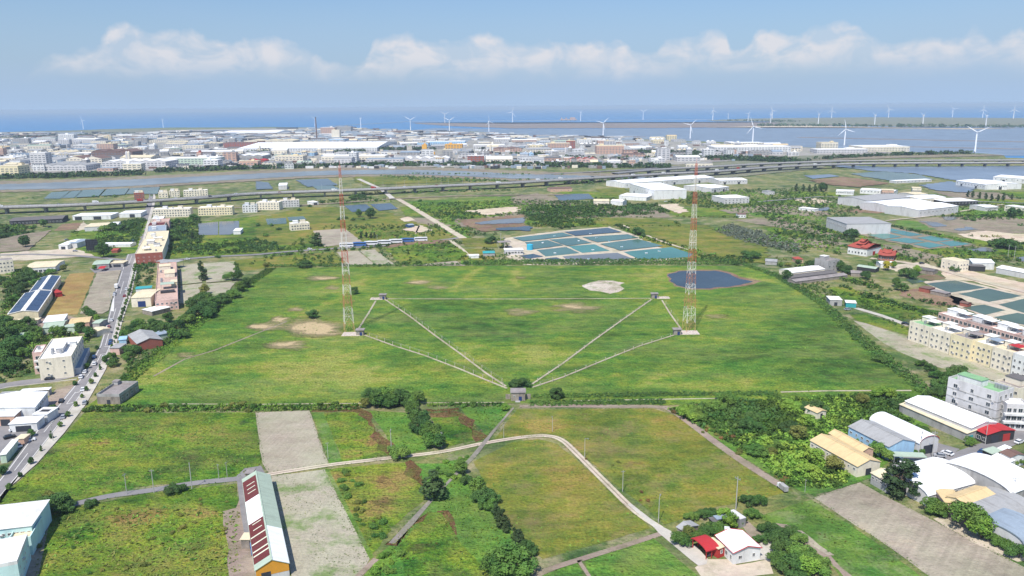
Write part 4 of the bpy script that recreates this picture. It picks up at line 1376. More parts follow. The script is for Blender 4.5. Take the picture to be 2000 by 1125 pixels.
    if skyl:
        for s in (-1, 1):
            for i in range(skyl):
                x = -hx + (i + 0.7) * 2 * hx / skyl
                sk = MB()
                k = rise / hy
                y0, y1 = s * hy * 0.85, s * hy * 0.15
                z0, z1 = h + rise - abs(y0) * k + 0.07, h + rise - abs(y1) * k + 0.07
                q = [(x - .5, y0, z0), (x + .5, y0, z0), (x + .5, y1, z1), (x - .5, y1, z1)]
                sk.quad(*(q if s < 0 else q[::-1]))
                sk.build('skylight', 'glass_pale', root)
    # openings
    side = {0: 0, 1: 1, 2: 2, 3: 3}
    if swap:
        side = {0: 0, 1: 3, 2: 2, 3: 1}

    def place(me, sd, t, z, nm):
        k = side[sd]
        if swap:
            t = 1 - t
        L_ = Ln if k in (0, 2) else Wd
        x = (t - 0.5) * L_
        if k == 0:
            loc, r_ = (x, -hy, z), 0
        elif k == 2:
            loc, r_ = (-x, hy, z), math.pi
        elif k == 1:
            loc, r_ = (hx, x, z), math.pi / 2
        else:
            loc, r_ = (-hx, -x, z), -math.pi / 2
        link(nm, me, root, loc, r_)
    for (sd, nf, nc, ww, wh, z0, dz_) in wins:
        for f in range(nf):
            for i in range(nc):
                place(win_mesh(ww * (1, 0.75, 1, 1.15)[(i * 5 + f * 2 + int(Wd)) % 4], wh), sd, (i + 0.5) / nc, z0 + f * dz_, 'window')
                if nf > 1 and h > 6 and mid.y < 620 and (i * 7 + f * 3 + int(Ln)) % 6 < 1:
                    place(ac_mesh(), sd, (i + 0.5) / nc + (ww / 2 + 0.6) / (Ln if sd in (0, 2) else Wd), z0 + f * dz_ - 0.2, 'air_conditioner')
    for (sd, t, dw, dh, dm) in doors:
        place(win_mesh(dw, dh, dm), sd, t, 0.0, 'door')
    for e in extra:
        kind = e[0]
        x, y = e[1] * hx, e[2] * hy
        if swap:
            x = -x
        eb = MB()
        if kind == 'tank':
            eb.cyl((x, y, h), 0.75, 1.7, 10)
            eb.cyl((x, y, h + 1.7), 0.75, 0.3, 10, r2=0.1)
            eb.build('water_tank', 'metal', root)
        elif kind == 'room':
            sx, sy, sz, m1, m2 = e[3:8]
            eb.box((x, y, h + sz / 2 + 0.1), (sx, sy, sz), 0)
            eb.build('stair_room', m1, root)
            eb = MB()
            eb.box((x, y, h + sz + 0.2), (sx + 0.5, sy + 0.5, 0.2), 0)
            eb.build('stair_room_roof', m2, root)
        elif kind == 'cover':
            sx, sy, sz, m2 = e[3:7]
            for qx in (-1, 1):
                for qy in (-1, 1):
                    eb.box((x + qx * sx * .46, y + qy * sy * .46, h + sz / 2), (0.15, 0.15, sz), 0)
            eb.box((x, y, h + sz), (sx, sy, 0.15), 1)
            eb.build('roof_canopy', ['metal', m2], root)
        elif kind == 'panel':
            sx, sy, m2 = e[3:6]
            zz = h + rise * (1 - abs(y) / hy) + 0.25 if roof == 'gable' else h + 0.4
            k = math.copysign(rise / hy, -y) if roof == 'gable' else 0
            eb.quad((x - sx / 2, y - sy / 2, zz - k * sy / 2), (x + sx / 2, y - sy / 2, zz - k * sy / 2), (x + sx / 2, y + sy / 2, zz + k * sy / 2), (x - sx / 2, y + sy / 2, zz + k * sy / 2))
            eb.quad((x - sx / 2, y - sy / 2, zz - k * sy / 2 - .08), (x - sx / 2, y + sy / 2, zz + k * sy / 2 - .08), (x + sx / 2, y + sy / 2, zz + k * sy / 2 - .08), (x + sx / 2, y - sy / 2, zz - k * sy / 2 - .08))
            eb.build('roof_panel', m2, root)
        elif kind == 'box':
            sx, sy, sz, zb, m1 = e[3:8]
            eb.box((x, y, zb + sz / 2), (sx, sy, sz), 0)
            eb.build(e[8] if len(e) > 8 else 'annex', m1, root)
    root['_dim'] = (Ln, Wd)
    return root


plain('glass_pale', G(214, 214, 190), var=0.1)

A5 = lambda *p: Z4(1500, 620, p)       # reading frames of the photo
A8 = lambda *p: Z4(1500, 845, p)
A7 = lambda *p: Z4(1000, 845, p)
A1 = lambda *p: Z4(0, 620, p)
A0 = lambda *p: Z4(0, 400, p)
B2 = lambda *p: Z4(500, 180, p)
B3 = lambda *p: Z4(1000, 180, p)
B4 = lambda *p: Z4(1500, 180, p)
B1 = lambda *p: Z4(0, 180, p)
C4 = lambda *p: Z4(1500, 400, p)
A0r = lambda *p: Z4(500, 845, p)

# ------------------------------------------------------------ lower right village
house('hall', 'long white roofed hall with grey lean-to beside the four storey grey building', 'hall', A5((1075, 652), (1590, 862), (1790, 818)), 5.5, 'gable', 1.3, 'wall_palegrey', 'roof_white', wins=[(0, 1, 12, 1.4, 1.0, 3.4, 3)], doors=[(1, 0.3, 3, 3.2, 'door_dark')])
house('lean_to', 'low grey walled lean-to along the long white hall', 'lean-to', A5((1030, 678), (1555, 905), (1590, 862)), 3.6, 'shed', 0.7, 'wall_grey', 'roof_cream', fit=5.0, doors=[(1, 0.5, 2.0, 2.4, 'roof_teal')])
house('canopy', 'large red fabric awning over the shop front of the long white hall', 'awning', A5((1592, 862), (1712, 916), (1862, 850)), 4.2, 'gable', 1.0, 'wall_dark', 'roof_red', wins=[(0, 1, 3, 1.6, 1.6, 1.8, 3)], doors=[(1, 0.3, 3.6, 3.2, 'door_dark'), (1, 0.72, 3.6, 3.2, 'edge_red')])
gb = house('office_block', 'four storey pale grey building with green roof deck beside the white hall', 'building', A5((1408, 482), (1802, 604), (1905, 562)), 14.4, 'flat', 0, 'wall_palegrey', 'roof_deck_green', par=1.0,
           wins=[(0, 4, 3, 1.8, 1.7, 2.0, 3.5), (0, 3, 4, 0.8, 0.9, 3.9, 3.5), (1, 1, 3, 1.6, 1.8, 12.6, 3.5)], doors=[(0, 0.93, 2.4, 2.8, 'door_dark')],
           extra=[('room', -0.25, -0.25, 10, 5, 2.8, 'wall_white', 'roof_deck_green'), ('tank', 0.5, 0.4), ('tank', 0.62, 0.4), ('tank', 0.74, 0.4), ('tank', 0.86, 0.4)] + [('box', 0, -1.0, 1, 1, 1, 1, 'wall_grey')] * 0)
Ln_, Wd_ = gb['_dim']
for z_ in (4.0, 7.5, 11.0):
    tb_ = MB()
    tb_.box((0, -Wd_ / 2 - 0.06, z_), (Ln_ + 0.1, 0.12, 0.28))
    tb_.box((Ln_ / 2 + 0.06, 0, z_), (0.12, Wd_, 0.28))
    tb_.build('floor_band', 'wall_grey', gb)
house('office_wing', 'three storey front wing with balconies on the grey building by the street', 'building', A5((1806, 640), (1868, 690), (1978, 648)), 10.6, 'flat', 0, 'wall_palegrey', 'roof_plainwhite', par=0.9, wins=[(1, 3, 4, 1.7, 1.8, 2.0, 3.4), (0, 3, 1, 1.6, 1.6, 2.0, 3.4)],
      extra=[('box', 1.06, 0, 1.4, 10, 0.9, 3.2, 'wall_white', 'balcony'), ('box', 1.06, 0, 1.4, 10, 0.9, 6.7, 'wall_white', 'balcony')])
house('apartment_block', 'cream apartment block behind the four storey grey building', 'building', A5((1768, 505), (1960, 570), (2060, 520)), 10.0, 'flat', 0, 'wall_cream', 'roof_slab', par=0.9, wins=[(0, 3, 5, 1.3, 1.3, 2.0, 3.2)], extra=[('room', -0.1, 0.2, 7, 6, 2.8, 'wall_cream', 'roof_darkgrey'), ('tank', 0.4, 0.3), ('tank', -0.6, 0.0)])
house('arched_hall', 'white barrel roofed hall with red gable ring beside the light blue shed', 'hall', A5((800, 800), (1185, 985), (1300, 940)), 5.0, 'arch', 2.6, 'wall_palegrey', 'roof_white', trim='edge_red', doors=[(1, 0.5, 5, 3.6, 'door_dark')])
house('blue_shed', 'light blue gabled shed with grey roof among the lower right halls', 'shed', A5((632, 850), (945, 1008), (1138, 962)), 5.6, 'gable', 1.9, 'wall_blue', 'roof_grey', wins=[(0, 1, 7, 1.2, 0.9, 3.6, 3)], extra=[('cover', 0, 0, 0.1, 0.1, 0.1, 'roof_grey')] * 0)
house('awning', 'pale green awning on posts in front of the light blue shed', 'awning', A5((955, 1050), (985, 1086), (1180, 1030)), 3.2, 'flat', 0, 'metal', 'roof_green', open_=(1,), eave=0.1)
house('barn', 'beige roofed long barn at the edge of the thicket, front one of the pair', 'barn', A8((332, 58), (700, 262), (868, 218)), 4.4, 'gable', 1.7, 'wall_cream', 'roof_beige', wins=[(0, 1, 9, 1.2, 0.9, 2.8, 3)], doors=[(1, 0.5, 2.5, 2.6, 'door_dark')])
house('barn', 'smaller beige roofed barn behind the long beige barn', 'barn', A5((478, 902), (738, 1044), (810, 1020)), 4.6, 'gable', 1.1, 'wall_tan', 'roof_beige', doors=[(1, 0.5, 2.5, 2.6, 'door_dark')])
house('shed', 'white roofed grey shed left of the big layered tree', 'shed', A8((808, 312), (935, 385), (1045, 330)), 4.2, 'gable', 0.9, 'wall_grey', 'roof_cream', wins=[(0, 1, 4, 1.2, 1.0, 2.6, 3)])
house('arched_hall', 'big white barrel roofed hall behind the big layered tree', 'hall', A8((1247, 494), (1645, 384), (1430, 285)), 3.8, 'arch', 2.6, 'wall_palegrey', 'roof_white', doors=[(3, 0.5, 3, 2.8, 'door_dark')], wins=[(0, 1, 8, 1.2, 0.8, 2.6, 3)], fit=19)
house('workshop', 'beige roofed cream workshop with two rows of windows below the big white arch', 'workshop', A8((1545, 562), (1772, 478), (1625, 412)), 5.8, 'gable', 0.9, 'wall_yellow', 'roof_beige', wins=[(0, 2, 7, 1.2, 1.0, 1.8, 2.6)], doors=[(3, 0.4, 2.4, 2.6, 'edge_red')])
house('shed', 'low beige shed with rusty pink side wall under the big white arch', 'shed', A8((1385, 545), (1530, 555), (1400, 450)), 4.6, 'flat', 0, 'wall_pink', 'roof_beige', fit=9)
house('arched_hall', 'white barrel roofed open hall at the right edge of the photo', 'hall', A8((1895, 478), (2120, 395), (2000, 255)), 5.4, 'arch', 3.0, 'wall_grey', 'roof_white', doors=[(3, 0.25, 5, 3.6, 'door_dark'), (3, 0.7, 5, 3.6, 'door_dark')], fit=24)
house('arched_hall', 'grey barrel roofed hall below the cream workshop', 'hall', A8((1815, 712), (2100, 600), (1950, 530)), 3.6, 'arch', 2.2, 'wall_palegrey', 'roof_grey', doors=[(3, 0.5, 4, 2.6, 'door_dark')], fit=16)
house('arched_hall', 'blue grey barrel roofed hall in the lower right corner', 'hall', A8((1990, 862), (2160, 770), (2020, 690)), 3.6, 'arch', 2.4, 'wall_palegrey', 'roof_bluegrey', doors=[(3, 0.3, 4, 2.6, 'door_dark'), (3, 0.7, 3, 2.6, 'wall_dark')], fit=15)
house('skylight_roof', 'flat roof of white translucent panels between two grey arched halls', 'canopy', A8((1822, 752), (2080, 650), (2060, 640)), 3.4, 'flat', 0, 'metal', 'roof_plainwhite', open_=(1,), fit=3.6)
house('hut', 'small hut with pale green roof across the street from the red awning', 'hut', A8((1680, 132), (1748, 165), (1812, 145)), 3.2, 'shed', 0.5, 'wall_dark', 'roof_green')
house('hut', 'low white roofed hut with white walls on the village street corner', 'hut', A8((1730, 195), (1862, 246), (1905, 216)), 2.8, 'shed', 0.6, 'wall_white', 'roof_white', wins=[(0, 1, 3, 1.0, 0.8, 1.6, 3)])
house('hut', 'white walled hut with brown roof near the right edge', 'hut', A8((1815, 152), (1895, 190), (1982, 160)), 4.2, 'gable', 0.8, 'wall_white', 'roof_brown', wins=[(0, 1, 3, 1.0, 0.9, 2.4, 3), (1, 1, 2, 1.0, 0.9, 2.4, 3)])
house('hut', 'small hut with bright white roof behind the brown roofed hut', 'hut', A8((1795, 122), (1840, 140), (1880, 118)), 3.4, 'shed', 0.5, 'wall_white', 'roof_white')
house('hut', 'beige roofed hut half hidden in the thicket', 'hut', A5((290, 700), (385, 744), (440, 722)), 3.0, 'gable', 0.7, 'wall_cream', 'roof_beige', doors=[(1, 0.5, 1.2, 2.2, 'door_dark')])
house('boundary_wall', 'white garden wall with openings in front of the parked cars', 'wall', A8((1022, 290), (1160, 258), (1162, 254)), 1.8, 'flat', 0, 'wall_white', 'wall_white', fit=0.3, eave=0.05)
# ------------------------------------------------------------ red and white farm house
house('farmhouse', 'white farmhouse with white roof and red trim beside the concrete lane', 'house', A7((1732, 935), (1595, 802), (1782, 765)), 4.0, 'gable', 1.3, 'wall_white', 'roof_white', trim='edge_red', wins=[(3, 1, 2, 1.2, 1.2, 2.0, 3), (0, 1, 4, 1.3, 1.5, 1.8, 3)], fit=9.0)
house('porch', 'red arched carport in front of the white farmhouse', 'carport', A7((1518, 925), (1612, 900), (1548, 832)), 3.0, 'arch', 1.0, 'edge_red', 'roof_red', open_=(1,), fit=7)
house('gate_room', 'small red walled room with white window beside the red carport', 'room', A7((1612, 908), (1664, 888), (1655, 878)), 3.2, 'flat', 0, 'edge_red', 'roof_cream', wins=[(0, 1, 1, 1.2, 1.2, 1.9, 3)], fit=5.0)
house('shed', 'weathered pale grey gabled shed beside the concrete lane', 'shed', A7((1350, 770), (1290, 735), (1398, 690)), 2.6, 'gable', 0.8, 'wall_old', 'roof_grey')
house('shed', 'long open shed with teal grey roof behind the farmhouse garden', 'shed', A7((1604, 678), (1580, 655), (1690, 625)), 2.6, 'flat', 0, 'wall_dark', 'roof_bluegrey', eave=0.3)
house('shed', 'small dark roofed shed left of the teal roofed shed', 'shed', A7((1582, 708), (1540, 668), (1575, 660)), 2.2, 'flat', 0, 'wall_dark', 'roof_darkgrey', eave=0.2)
house('container_shed', 'tall pale metal container shed behind the farmhouse', 'shed', A7((1782, 680), (1688, 616), (1732, 602)), 3.0, 'flat', 0, 'metal', 'wall_palegrey', eave=0.05)
house('water_tank_house', 'two small white water tanks on a stand behind the farmhouse roof', 'tank', A7((1662, 758), (1700, 762), (1702, 740)), 4.6, 'flat', 0, 'wall_white', 'wall_white', eave=0.05)
# ------------------------------------------------------------ striped barn
bn = house('long_barn', 'long barn with maroon, white and green roof stripes and orange gable', 'barn', [(474, 936), (499, 1113), (561, 1098)], 4.2, 'gable', 2.2, 'wall_palegrey', 'roof_green', doors=[(1, 0.3, 2.6, 2.8, 'door_dark')], fit=9.0)
Ln_, Wd_ = bn['_dim']
hy_ = Wd_ / 2
mb_ = MB()
mb_.quad((0, 0, 0), (1, 0, 0), (1, 1, 0))
g_ = MB()
sx_ = -1 if bn.rotation_euler.z and True else 1


def roof_strip(root, f0, f1, side, t0, t1, mat, nm='roof_sheet', lift=0.09, rise=2.2, h=4.2):
    """a differently coloured stretch of roofing; f along the ridge from p0, t from eave to ridge"""
    Ln, Wd = root['_dim']
    hy = Wd / 2 + 0.3
    k = rise / (Wd / 2)
    x0, x1 = [(-Ln / 2 - 0.3) + f * (Ln + 0.6) for f in (f0, f1)]
    y0, y1 = [side * hy * (1 - t) for t in (t0, t1)]
    z0, z1 = [h + rise - abs(y) * k + lift for y in (y0, y1)]
    m = MB()
    q = [(x0, y0, z0), (x1, y0, z0), (x1, y1, z1), (x0, y1, z1)]
    if side > 0:
        q = q[::-1]
    m.quad(*q)
    m.quad(*[(p[0], p[1], p[2] - 0.07) for p in q[::-1]])
    return m.build(nm, mat, root)


# which local end is the near (orange) one and which side faces the lane
near_ = (bn.matrix_basis @ Vector((Ln_ / 2, 0, 0))).y < (bn.matrix_basis @ Vector((-Ln_ / 2, 0, 0))).y
left_ = (bn.matrix_basis @ Vector((0, 1, 0)) - bn.matrix_basis @ Vector((0, 0, 0))).x < 0
fl = (lambda f: f) if near_ else (lambda f: 1 - f)
ls = 1 if left_ else -1
for f0, f1, m_ in ((0.05, 0.30, 'roof_maroon'), (0.30, 0.56, 'roof_white'), (0.56, 0.95, 'roof_maroon')):
    roof_strip(bn, min(fl(f0), fl(f1)), max(fl(f0), fl(f1)), ls, 0.02, 0.97, m_)
for f in (0.12, 0.17, 0.22, 0.58, 0.64):
    roof_strip(bn, min(fl(f), fl(f + 0.008)), max(fl(f), fl(f + 0.008)), ls, 0.25, 0.8, 'glass_pale', 'skylight', 0.13)
for f in (0.70, 0.77, 0.84, 0.88):
    roof_strip(bn, min(fl(f), fl(f + 0.011)), max(fl(f), fl(f + 0.011)), ls, 0.05, 0.95, 'glass_pale', 'skylight', 0.13)
roof_strip(bn, min(fl(0.66), fl(1)), max(fl(0.66), fl(1)), -ls, 0.02, 0.97, 'roof_white')
ob = MB()
xx = (Ln_ / 2 + 0.05) * (1 if near_ else -1)
ob.quad((xx, -hy_, 1.8), (xx, hy_, 1.8), (xx, hy_, 4.2), (xx, 0, 6.35), (xx, -hy_, 4.2))
ob.build('gable_panel', 'wall_orange', bn)
house('barn_annex', 'small tan roofed annex on the lane side of the striped barn', 'annex', [(478, 1042), (494, 1042), (490, 1066)], 3.2, 'flat', 0, 'wall_old', 'roof_cream', fit=3.4)
house('outhouse', 'tiny grey roofed outhouse at the far end of the striped barn', 'hut', [(487, 915), (499, 915), (500, 926)], 2.6, 'flat', 0, 'wall_old', 'roof_slab', fit=4.0)
# ------------------------------------------------------------ lower left corner
house('corner_house', 'tall white flat roofed building with blue side wall in the lower left corner', 'building', [(34, 1100), (54, 1048), (-40, 1052)], 7.5, 'flat', 0, 'wall_teal', 'roof_white', par=0.8, trim='wall_white', wins=[(0, 2, 4, 0.7, 0.7, 2.5, 2.8)], fit=22)
house('corner_house', 'white building with pale teal walls above the lower left corner house', 'building', [(-40, 1038), (61, 1026), (52, 990)], 7.5, 'hip', 2.2, 'wall_teal', 'roof_plainwhite', wins=[(0, 2, 8, 1.2, 0.9, 2.0, 3.4)], fit=16)
house('corner_annex', 'pale teal annex with roof terrace behind the lower left corner house', 'annex', [(60, 1052), (83, 1012), (66, 1011)], 5.5, 'flat', 0, 'wall_teal', 'roof_cream', par=0.7, fit=6)
house('shed', 'cream roofed shed at the left edge above the corner houses', 'shed', [(-30, 1020), (4, 1012), (12, 990)], 5, 'gable', 1.0, 'wall_cream', 'roof_cream')
# ------------------------------------------------------------ left side along the main road
ap = house('apartment_block', 'cream four storey apartment block with white roof beside the main road', 'building', A1((558, 308), (645, 152), (352, 172)), 10.5, 'flat', 0, 'wall_cream', 'roof_plainwhite', par=0.6, fit=14.5,
           wins=[(3, 3, 2, 0.9, 0.9, 2.6, 3.2), (0, 3, 7, 1.8, 1.9, 2.2, 3.2)], extra=[('room', -0.1, -0.1, 14, 3, 2.2, 'wall_palegrey', 'roof_plainwhite'), ('tank', -0.3, 0.4), ('tank', -0.3, 0.1), ('tank', 0.15, -0.6), ('tank', -0.55, -0.2), ('tank', -0.55, 0.3), ('room', 0.1, -0.75, 3, 3, 2.4, 'wall_white', 'roof_white')])
house('apartment_wing', 'pink fronted wing with balconies on the cream apartment block', 'building', A1((330, 275), (362, 218), (290, 218)), 11.0, 'flat', 0, 'wall_pink', 'roof_plainwhite', par=0.6, wins=[(3, 3, 1, 2.2, 1.8, 2.2, 3.2)], extra=[('box', -1.1, 0, 1.2, 3.4, 0.9, 3.4, 'wall_white', 'balcony'), ('box', -1.1, 0, 1.2, 3.4, 0.9, 6.6, 'wall_white', 'balcony'), ('tank', 0, 0)])
house('arcade', 'low grey awning strip along the road side of the cream apartment block', 'awning', A1((632, 398), (700, 240), (655, 238)), 3.0, 'flat', 0, 'wall_palegrey', 'roof_bluegrey', par=0.4, wins=[(0, 1, 8, 1.6, 1.6, 1.5, 3)])
house('block_house', 'squat unfinished grey concrete house with parapet by the station field', 'house', A1((932, 615), (1080, 512), (920, 505)), 4.0, 'flat', 0, 'wall_old', 'roof_slab', par=1.0, trim='wall_grey', wins=[(0, 1, 4, 1.6, 1.5, 2.0, 3)], doors=[(3, 0.5, 1.6, 2.2, 'door_dark')], extra=[('room', 0.8, 0.8, 2.6, 2.4, 1.6, 'wall_grey', 'roof_slab')])
house('warehouse', 'large white gabled warehouse at the left edge by the main road', 'warehouse', A1((270, 700), (368, 580), (155, 572)), 6.0, 'gable', 1.4, 'wall_white', 'roof_white', doors=[(0, 0.3, 4, 3.4, 'door_dark')], wins=[(0, 1, 6, 1.4, 1.0, 4.2, 3)], fit=24)
house('warehouse', 'lower white roofed warehouse wing with orange brick front at the left edge', 'warehouse', A1((-80, 770), (110, 768), (240, 700)), 4.6, 'gable', 0.8, 'wall_tan', 'roof_white', doors=[(0, 0.6, 4, 3, 'door_dark')])
house('shed', 'low white flat roofed shed in front of the white warehouse', 'shed', A1((70, 836), (285, 822), (338, 770)), 3.6, 'flat', 0, 'wall_white', 'roof_white', doors=[(0, 0.5, 6, 2.6, 'door_dark')])
house('courtyard_shed', 'small white roofed shed with dark skylight well by the road', 'shed', A1((258, 758), (368, 758), (415, 705)), 3.8, 'flat', 0, 'wall_white', 'roof_white', extra=[('box', 0, 0, 4, 2.6, 0.2, 3.9, 'wall_dark', 'roof_opening')])
house('shed', 'white strip roof and fence behind the large white warehouse', 'shed', A1((380, 565), (160, 580), (160, 572)), 3.0, 'flat', 0, 'wall_grey', 'roof_white', fit=3)
house('shed', 'grey roofed shed at the left edge beside the white warehouse', 'shed', A1((-40, 630), (92, 622), (95, 580)), 4.0, 'flat', 0, 'wall_grey', 'roof_grey')
house('shed', 'cream roofed long shed with pale walls below the parked cars at the left edge', 'shed', A1((0, 1075), (45, 1070), (85, 960)), 3.4, 'flat', 0, 'wall_green', 'roof_plainwhite')
house('kiosk', 'small tan kiosk with dark canopy beside the asphalt yard', 'kiosk', A1((122, 950), (186, 948), (190, 915)), 2.8, 'flat', 0, 'wall_tan', 'roof_cream')
# solar roof halls
for (q, lb) in ((A0((95, 838), (296, 832), (405, 672)), 'near'), (A0((240, 682), (398, 668), (472, 556)), 'far')):
    ps = (q[1], q[2], (q[0][0] + q[2][0] - q[1][0], q[0][1] + q[2][1] - q[1][1]))
    r_ = house('solar_hall', f'yellow walled hall with blue solar panel roof, {"front" if lb == "near" else "rear"} one of the pair', 'hall', ps, 5.5, 'gable', 1.4, 'wall_yellow', 'roof_plainwhite', wins=[(0, 1, 6, 1.6, 1.4, 2.4, 3)], group='halls with solar panel roofs')
    l2, w2 = r_['_dim']
    for s in (-1, 1):
        for i in range(4):
            k = 1.4 / (w2 / 2)
            m = MB()
            x0 = -l2 / 2 + 0.6 + i * (l2 - 1.2) / 4
            x1 = x0 + (l2 - 1.2) / 4 - 0.5
            y0, y1 = s * (w2 / 2 - 0.3), s * w2 * 0.09
            q = [(x0, y0, 5.5 + 1.4 - abs(y0) * k + 0.2), (x1, y0, 5.5 + 1.4 - abs(y0) * k + 0.2), (x1, y1, 5.5 + 1.4 - abs(y1) * k + 0.2), (x0, y1, 5.5 + 1.4 - abs(y1) * k + 0.2)]
            m.quad(*(q if s < 0 else q[::-1]))
            m.build('solar_panel', 'solar_panel', r_)
house('tank_hut', 'bright red box shed beside the solar roof halls', 'shed', A0((396, 668), (436, 690), (430, 655)), 3.2, 'flat', 0, 'edge_red', 'edge_red', fit=4)
house('wall', 'low blue and white wall in front of the front solar hall', 'wall', A0((100, 850), (292, 845), (294, 842)), 2.4, 'flat', 0, 'wall_navy', 'wall_white', fit=0.4, eave=0.05)
house('shed', 'white roofed shed beside the golden stubble field', 'shed', A0((338, 920), (495, 905), (510, 856)), 4.0, 'flat', 0, 'wall_white', 'roof_white')
house('shed', 'pale green gabled shed below the white roofed one near the road', 'shed', A0((334, 962), (490, 948), (497, 902)), 3.8, 'gable', 1.0, 'wall_green', 'roof_green')
house('shed', 'tan roofed shed behind the round tree by the road', 'shed', A0((538, 930), (695, 915), (714, 872)), 3.8, 'gable', 0.8, 'wall_tan', 'roof_beige')
house('shed', 'pale green low shed next to the tan roofed shed', 'shed', A0((490, 955), (580, 955), (592, 926)), 3.6, 'flat', 0, 'wall_green', 'roof_green')
house('hut', 'small pale green hut beside the main road', 'hut', A0((722, 925), (775, 925), (787, 892)), 3.2, 'gable', 0.6, 'wall_grey', 'roof_green')
house('hut', 'small pale hut between garden trees and the main road', 'hut', A0((700, 975), (755, 990), (768, 940)), 3.2, 'gable', 0.6, 'wall_cream', 'roof_cream')
house('shed', 'narrow pale green shed beside the dark trees at the left', 'shed', A0((130, 1028), (190, 1024), (236, 956)), 3.0, 'flat', 0, 'wall_grey', 'roof_green')
house('shed', 'flat pale shed behind the dark garden trees at the left edge', 'shed', A0((20, 915), (295, 900), (300, 880)), 2.6, 'flat', 0, 'wall_grey', 'roof_cream', fit=5)
house('shed', 'white gabled barn with dark bays left of the solar roof halls', 'barn', A0((195, 495), (430, 482), (432, 436)), 4.5, 'gable', 1.0, 'wall_white', 'roof_cream', wins=[(0, 1, 7, 2.2, 1.8, 1.6, 3)], group=None)
house('apartment_block', 'cream four storey block cut by the left edge', 'building', A0((-40, 445), (98, 432), (96, 412)), 10.5, 'flat', 0, 'wall_cream', 'roof_slab', par=0.6, wins=[(0, 3, 5, 1.2, 1.2, 2.4, 3.1)])
house('shed', 'small white gabled shed in the gravel yard', 'shed', A0((456, 315), (526, 314), (560, 268)), 4.5, 'gable', 0.8, 'wall_white', 'roof_white', doors=[(0, 0.5, 4, 3, 'door_dark')])
house('shed', 'small grey box shed beside the white one in the gravel yard', 'shed', A0((530, 300), (600, 300), (606, 270)), 5.0, 'flat', 0, 'wall_palegrey', 'roof_bluegrey')
house('shed', 'low white roofed shed right of the black billboard', 'shed', A0((805, 310), (1018, 308), (1015, 290)), 3.0, 'gable', 0.8, 'wall_white', 'roof_white', fit=12)
house('hut', 'small red roofed hut behind the tree near the billboard', 'hut', A0((870, 358), (915, 356), (918, 338)), 2.6, 'gable', 0.8, 'wall_brick', 'roof_tile_red')
house('shed', 'pale green roofed shed at the crossing of the main road', 'shed', A0((722, 468), (850, 460), (852, 428)), 4.0, 'gable', 0.8, 'wall_grey', 'roof_green')
house('shed', 'cream roofed shed with dark bays at the road crossing', 'shed', A0((862, 458), (962, 455), (968, 436)), 3.6, 'flat', 0, 'wall_grey', 'roof_cream', doors=[(0, 0.5, 6, 2.6, 'door_dark')])
house('stall', 'red canopy stall on the roadside parking lot', 'stall', A0((768, 498), (812, 496), (814, 478)), 2.8, 'gable', 0.6, 'metal', 'roof_red', open_=(1,))
# billboard
bp = A0((683, 375), (772, 375))
a_, b_ = P(*bp[0]), P(*bp[1])
bb = empty('billboard', (a_ + b_) / 2, math.atan2((b_ - a_).y, (b_ - a_).x), 'black framed billboard seen from behind beside the gravel yard', 'billboard')
w_ = (b_ - a_).length
m = MB()
m.box((0, 0.0, 7.5), (w_, 0.5, 10.5))
m.build('board', 'wall_dark', bb)
m = MB()
for i in range(8):
    m.box(((i / 7 - 0.5) * w_, -0.55, 6.7), (0.25, 0.5, 12.0))
for i in range(6):
    m.box((0, -0.7, 2.6 + i * 2), (w_, 0.2, 0.25))
m.build('support_frame', 'door_dark', bb)
# east side of the main road
sh_ = house('shop_house', 'red fronted house with cream roof beside the main road', 'house', A0((1268, 372), (1310, 262), (1120, 270)), 9.0, 'flat', 0, 'wall_cream', 'roof_cream', par=0.5, wins=[(3, 2, 5, 1.2, 1.2, 2.6, 3.1)], extra=[('room', 0.4, 0.2, 8, 6, 2.6, 'wall_palegrey', 'roof_plainwhite'), ('room', -0.1, -0.4, 6, 5, 2.4, 'wall_white', 'roof_grey'), ('room', 0.75, -0.3, 6, 7, 2.8, 'wall_cream', 'roof_white'), ('cover', -0.55, 0.3, 8, 6, 2.4, 'roof_plainwhite'), ('tank', -0.2, 0.5), ('tank', 0.1, 0.4), ('tank', -0.8, -0.5)])
m = MB()
m.box((0, 0, 4.6), (0.08, sh_['_dim'][1], 9.4))
m.build('front_wall', 'wall_brick', sh_, (-sh_['_dim'][0] / 2 - 0.04, 0, 0))
for (q, lb, w__, r__, h__) in ((A0((1310, 262), (1320, 205), (1150, 210)), 'cream roofed row house just beyond the red fronted house', 'wall_cream', 'roof_cream', 8.5), (A0((1298, 200), (1300, 160), (1160, 165)), 'blue grey roofed row house beside the main road', 'wall_palegrey', 'roof_bluegrey', 8.5),
                               (A0((1285, 160), (1300, 132), (1172, 138)), 'maroon roofed row house beside the main road', 'wall_cream', 'roof_maroon', 8.0), (A0((1320, 132), (1330, 108), (1200, 112)), 'pink decked row house beside the cream apartment row', 'wall_pink', 'roof_pinkdeck', 8.5),
                               (A0((1275, 110), (1290, 90), (1200, 92)), 'small cream row house at the far end of the row', 'wall_cream', 'roof_plainwhite', 8.5)):
    house('row_house', lb, 'house', q, h__, 'flat', 0, w__, r__, par=0.5, wins=[(0, 2, 4, 1.3, 1.2, 2.4, 3.1), (3, 2, 4, 1.3, 1.2, 2.4, 3.1)], extra=[('tank', 0.3, 0.2), ('room', -0.3, 0.3, 4, 4, 2.4, 'wall_white', 'roof_plainwhite')], group='houses in the row beside the main road')
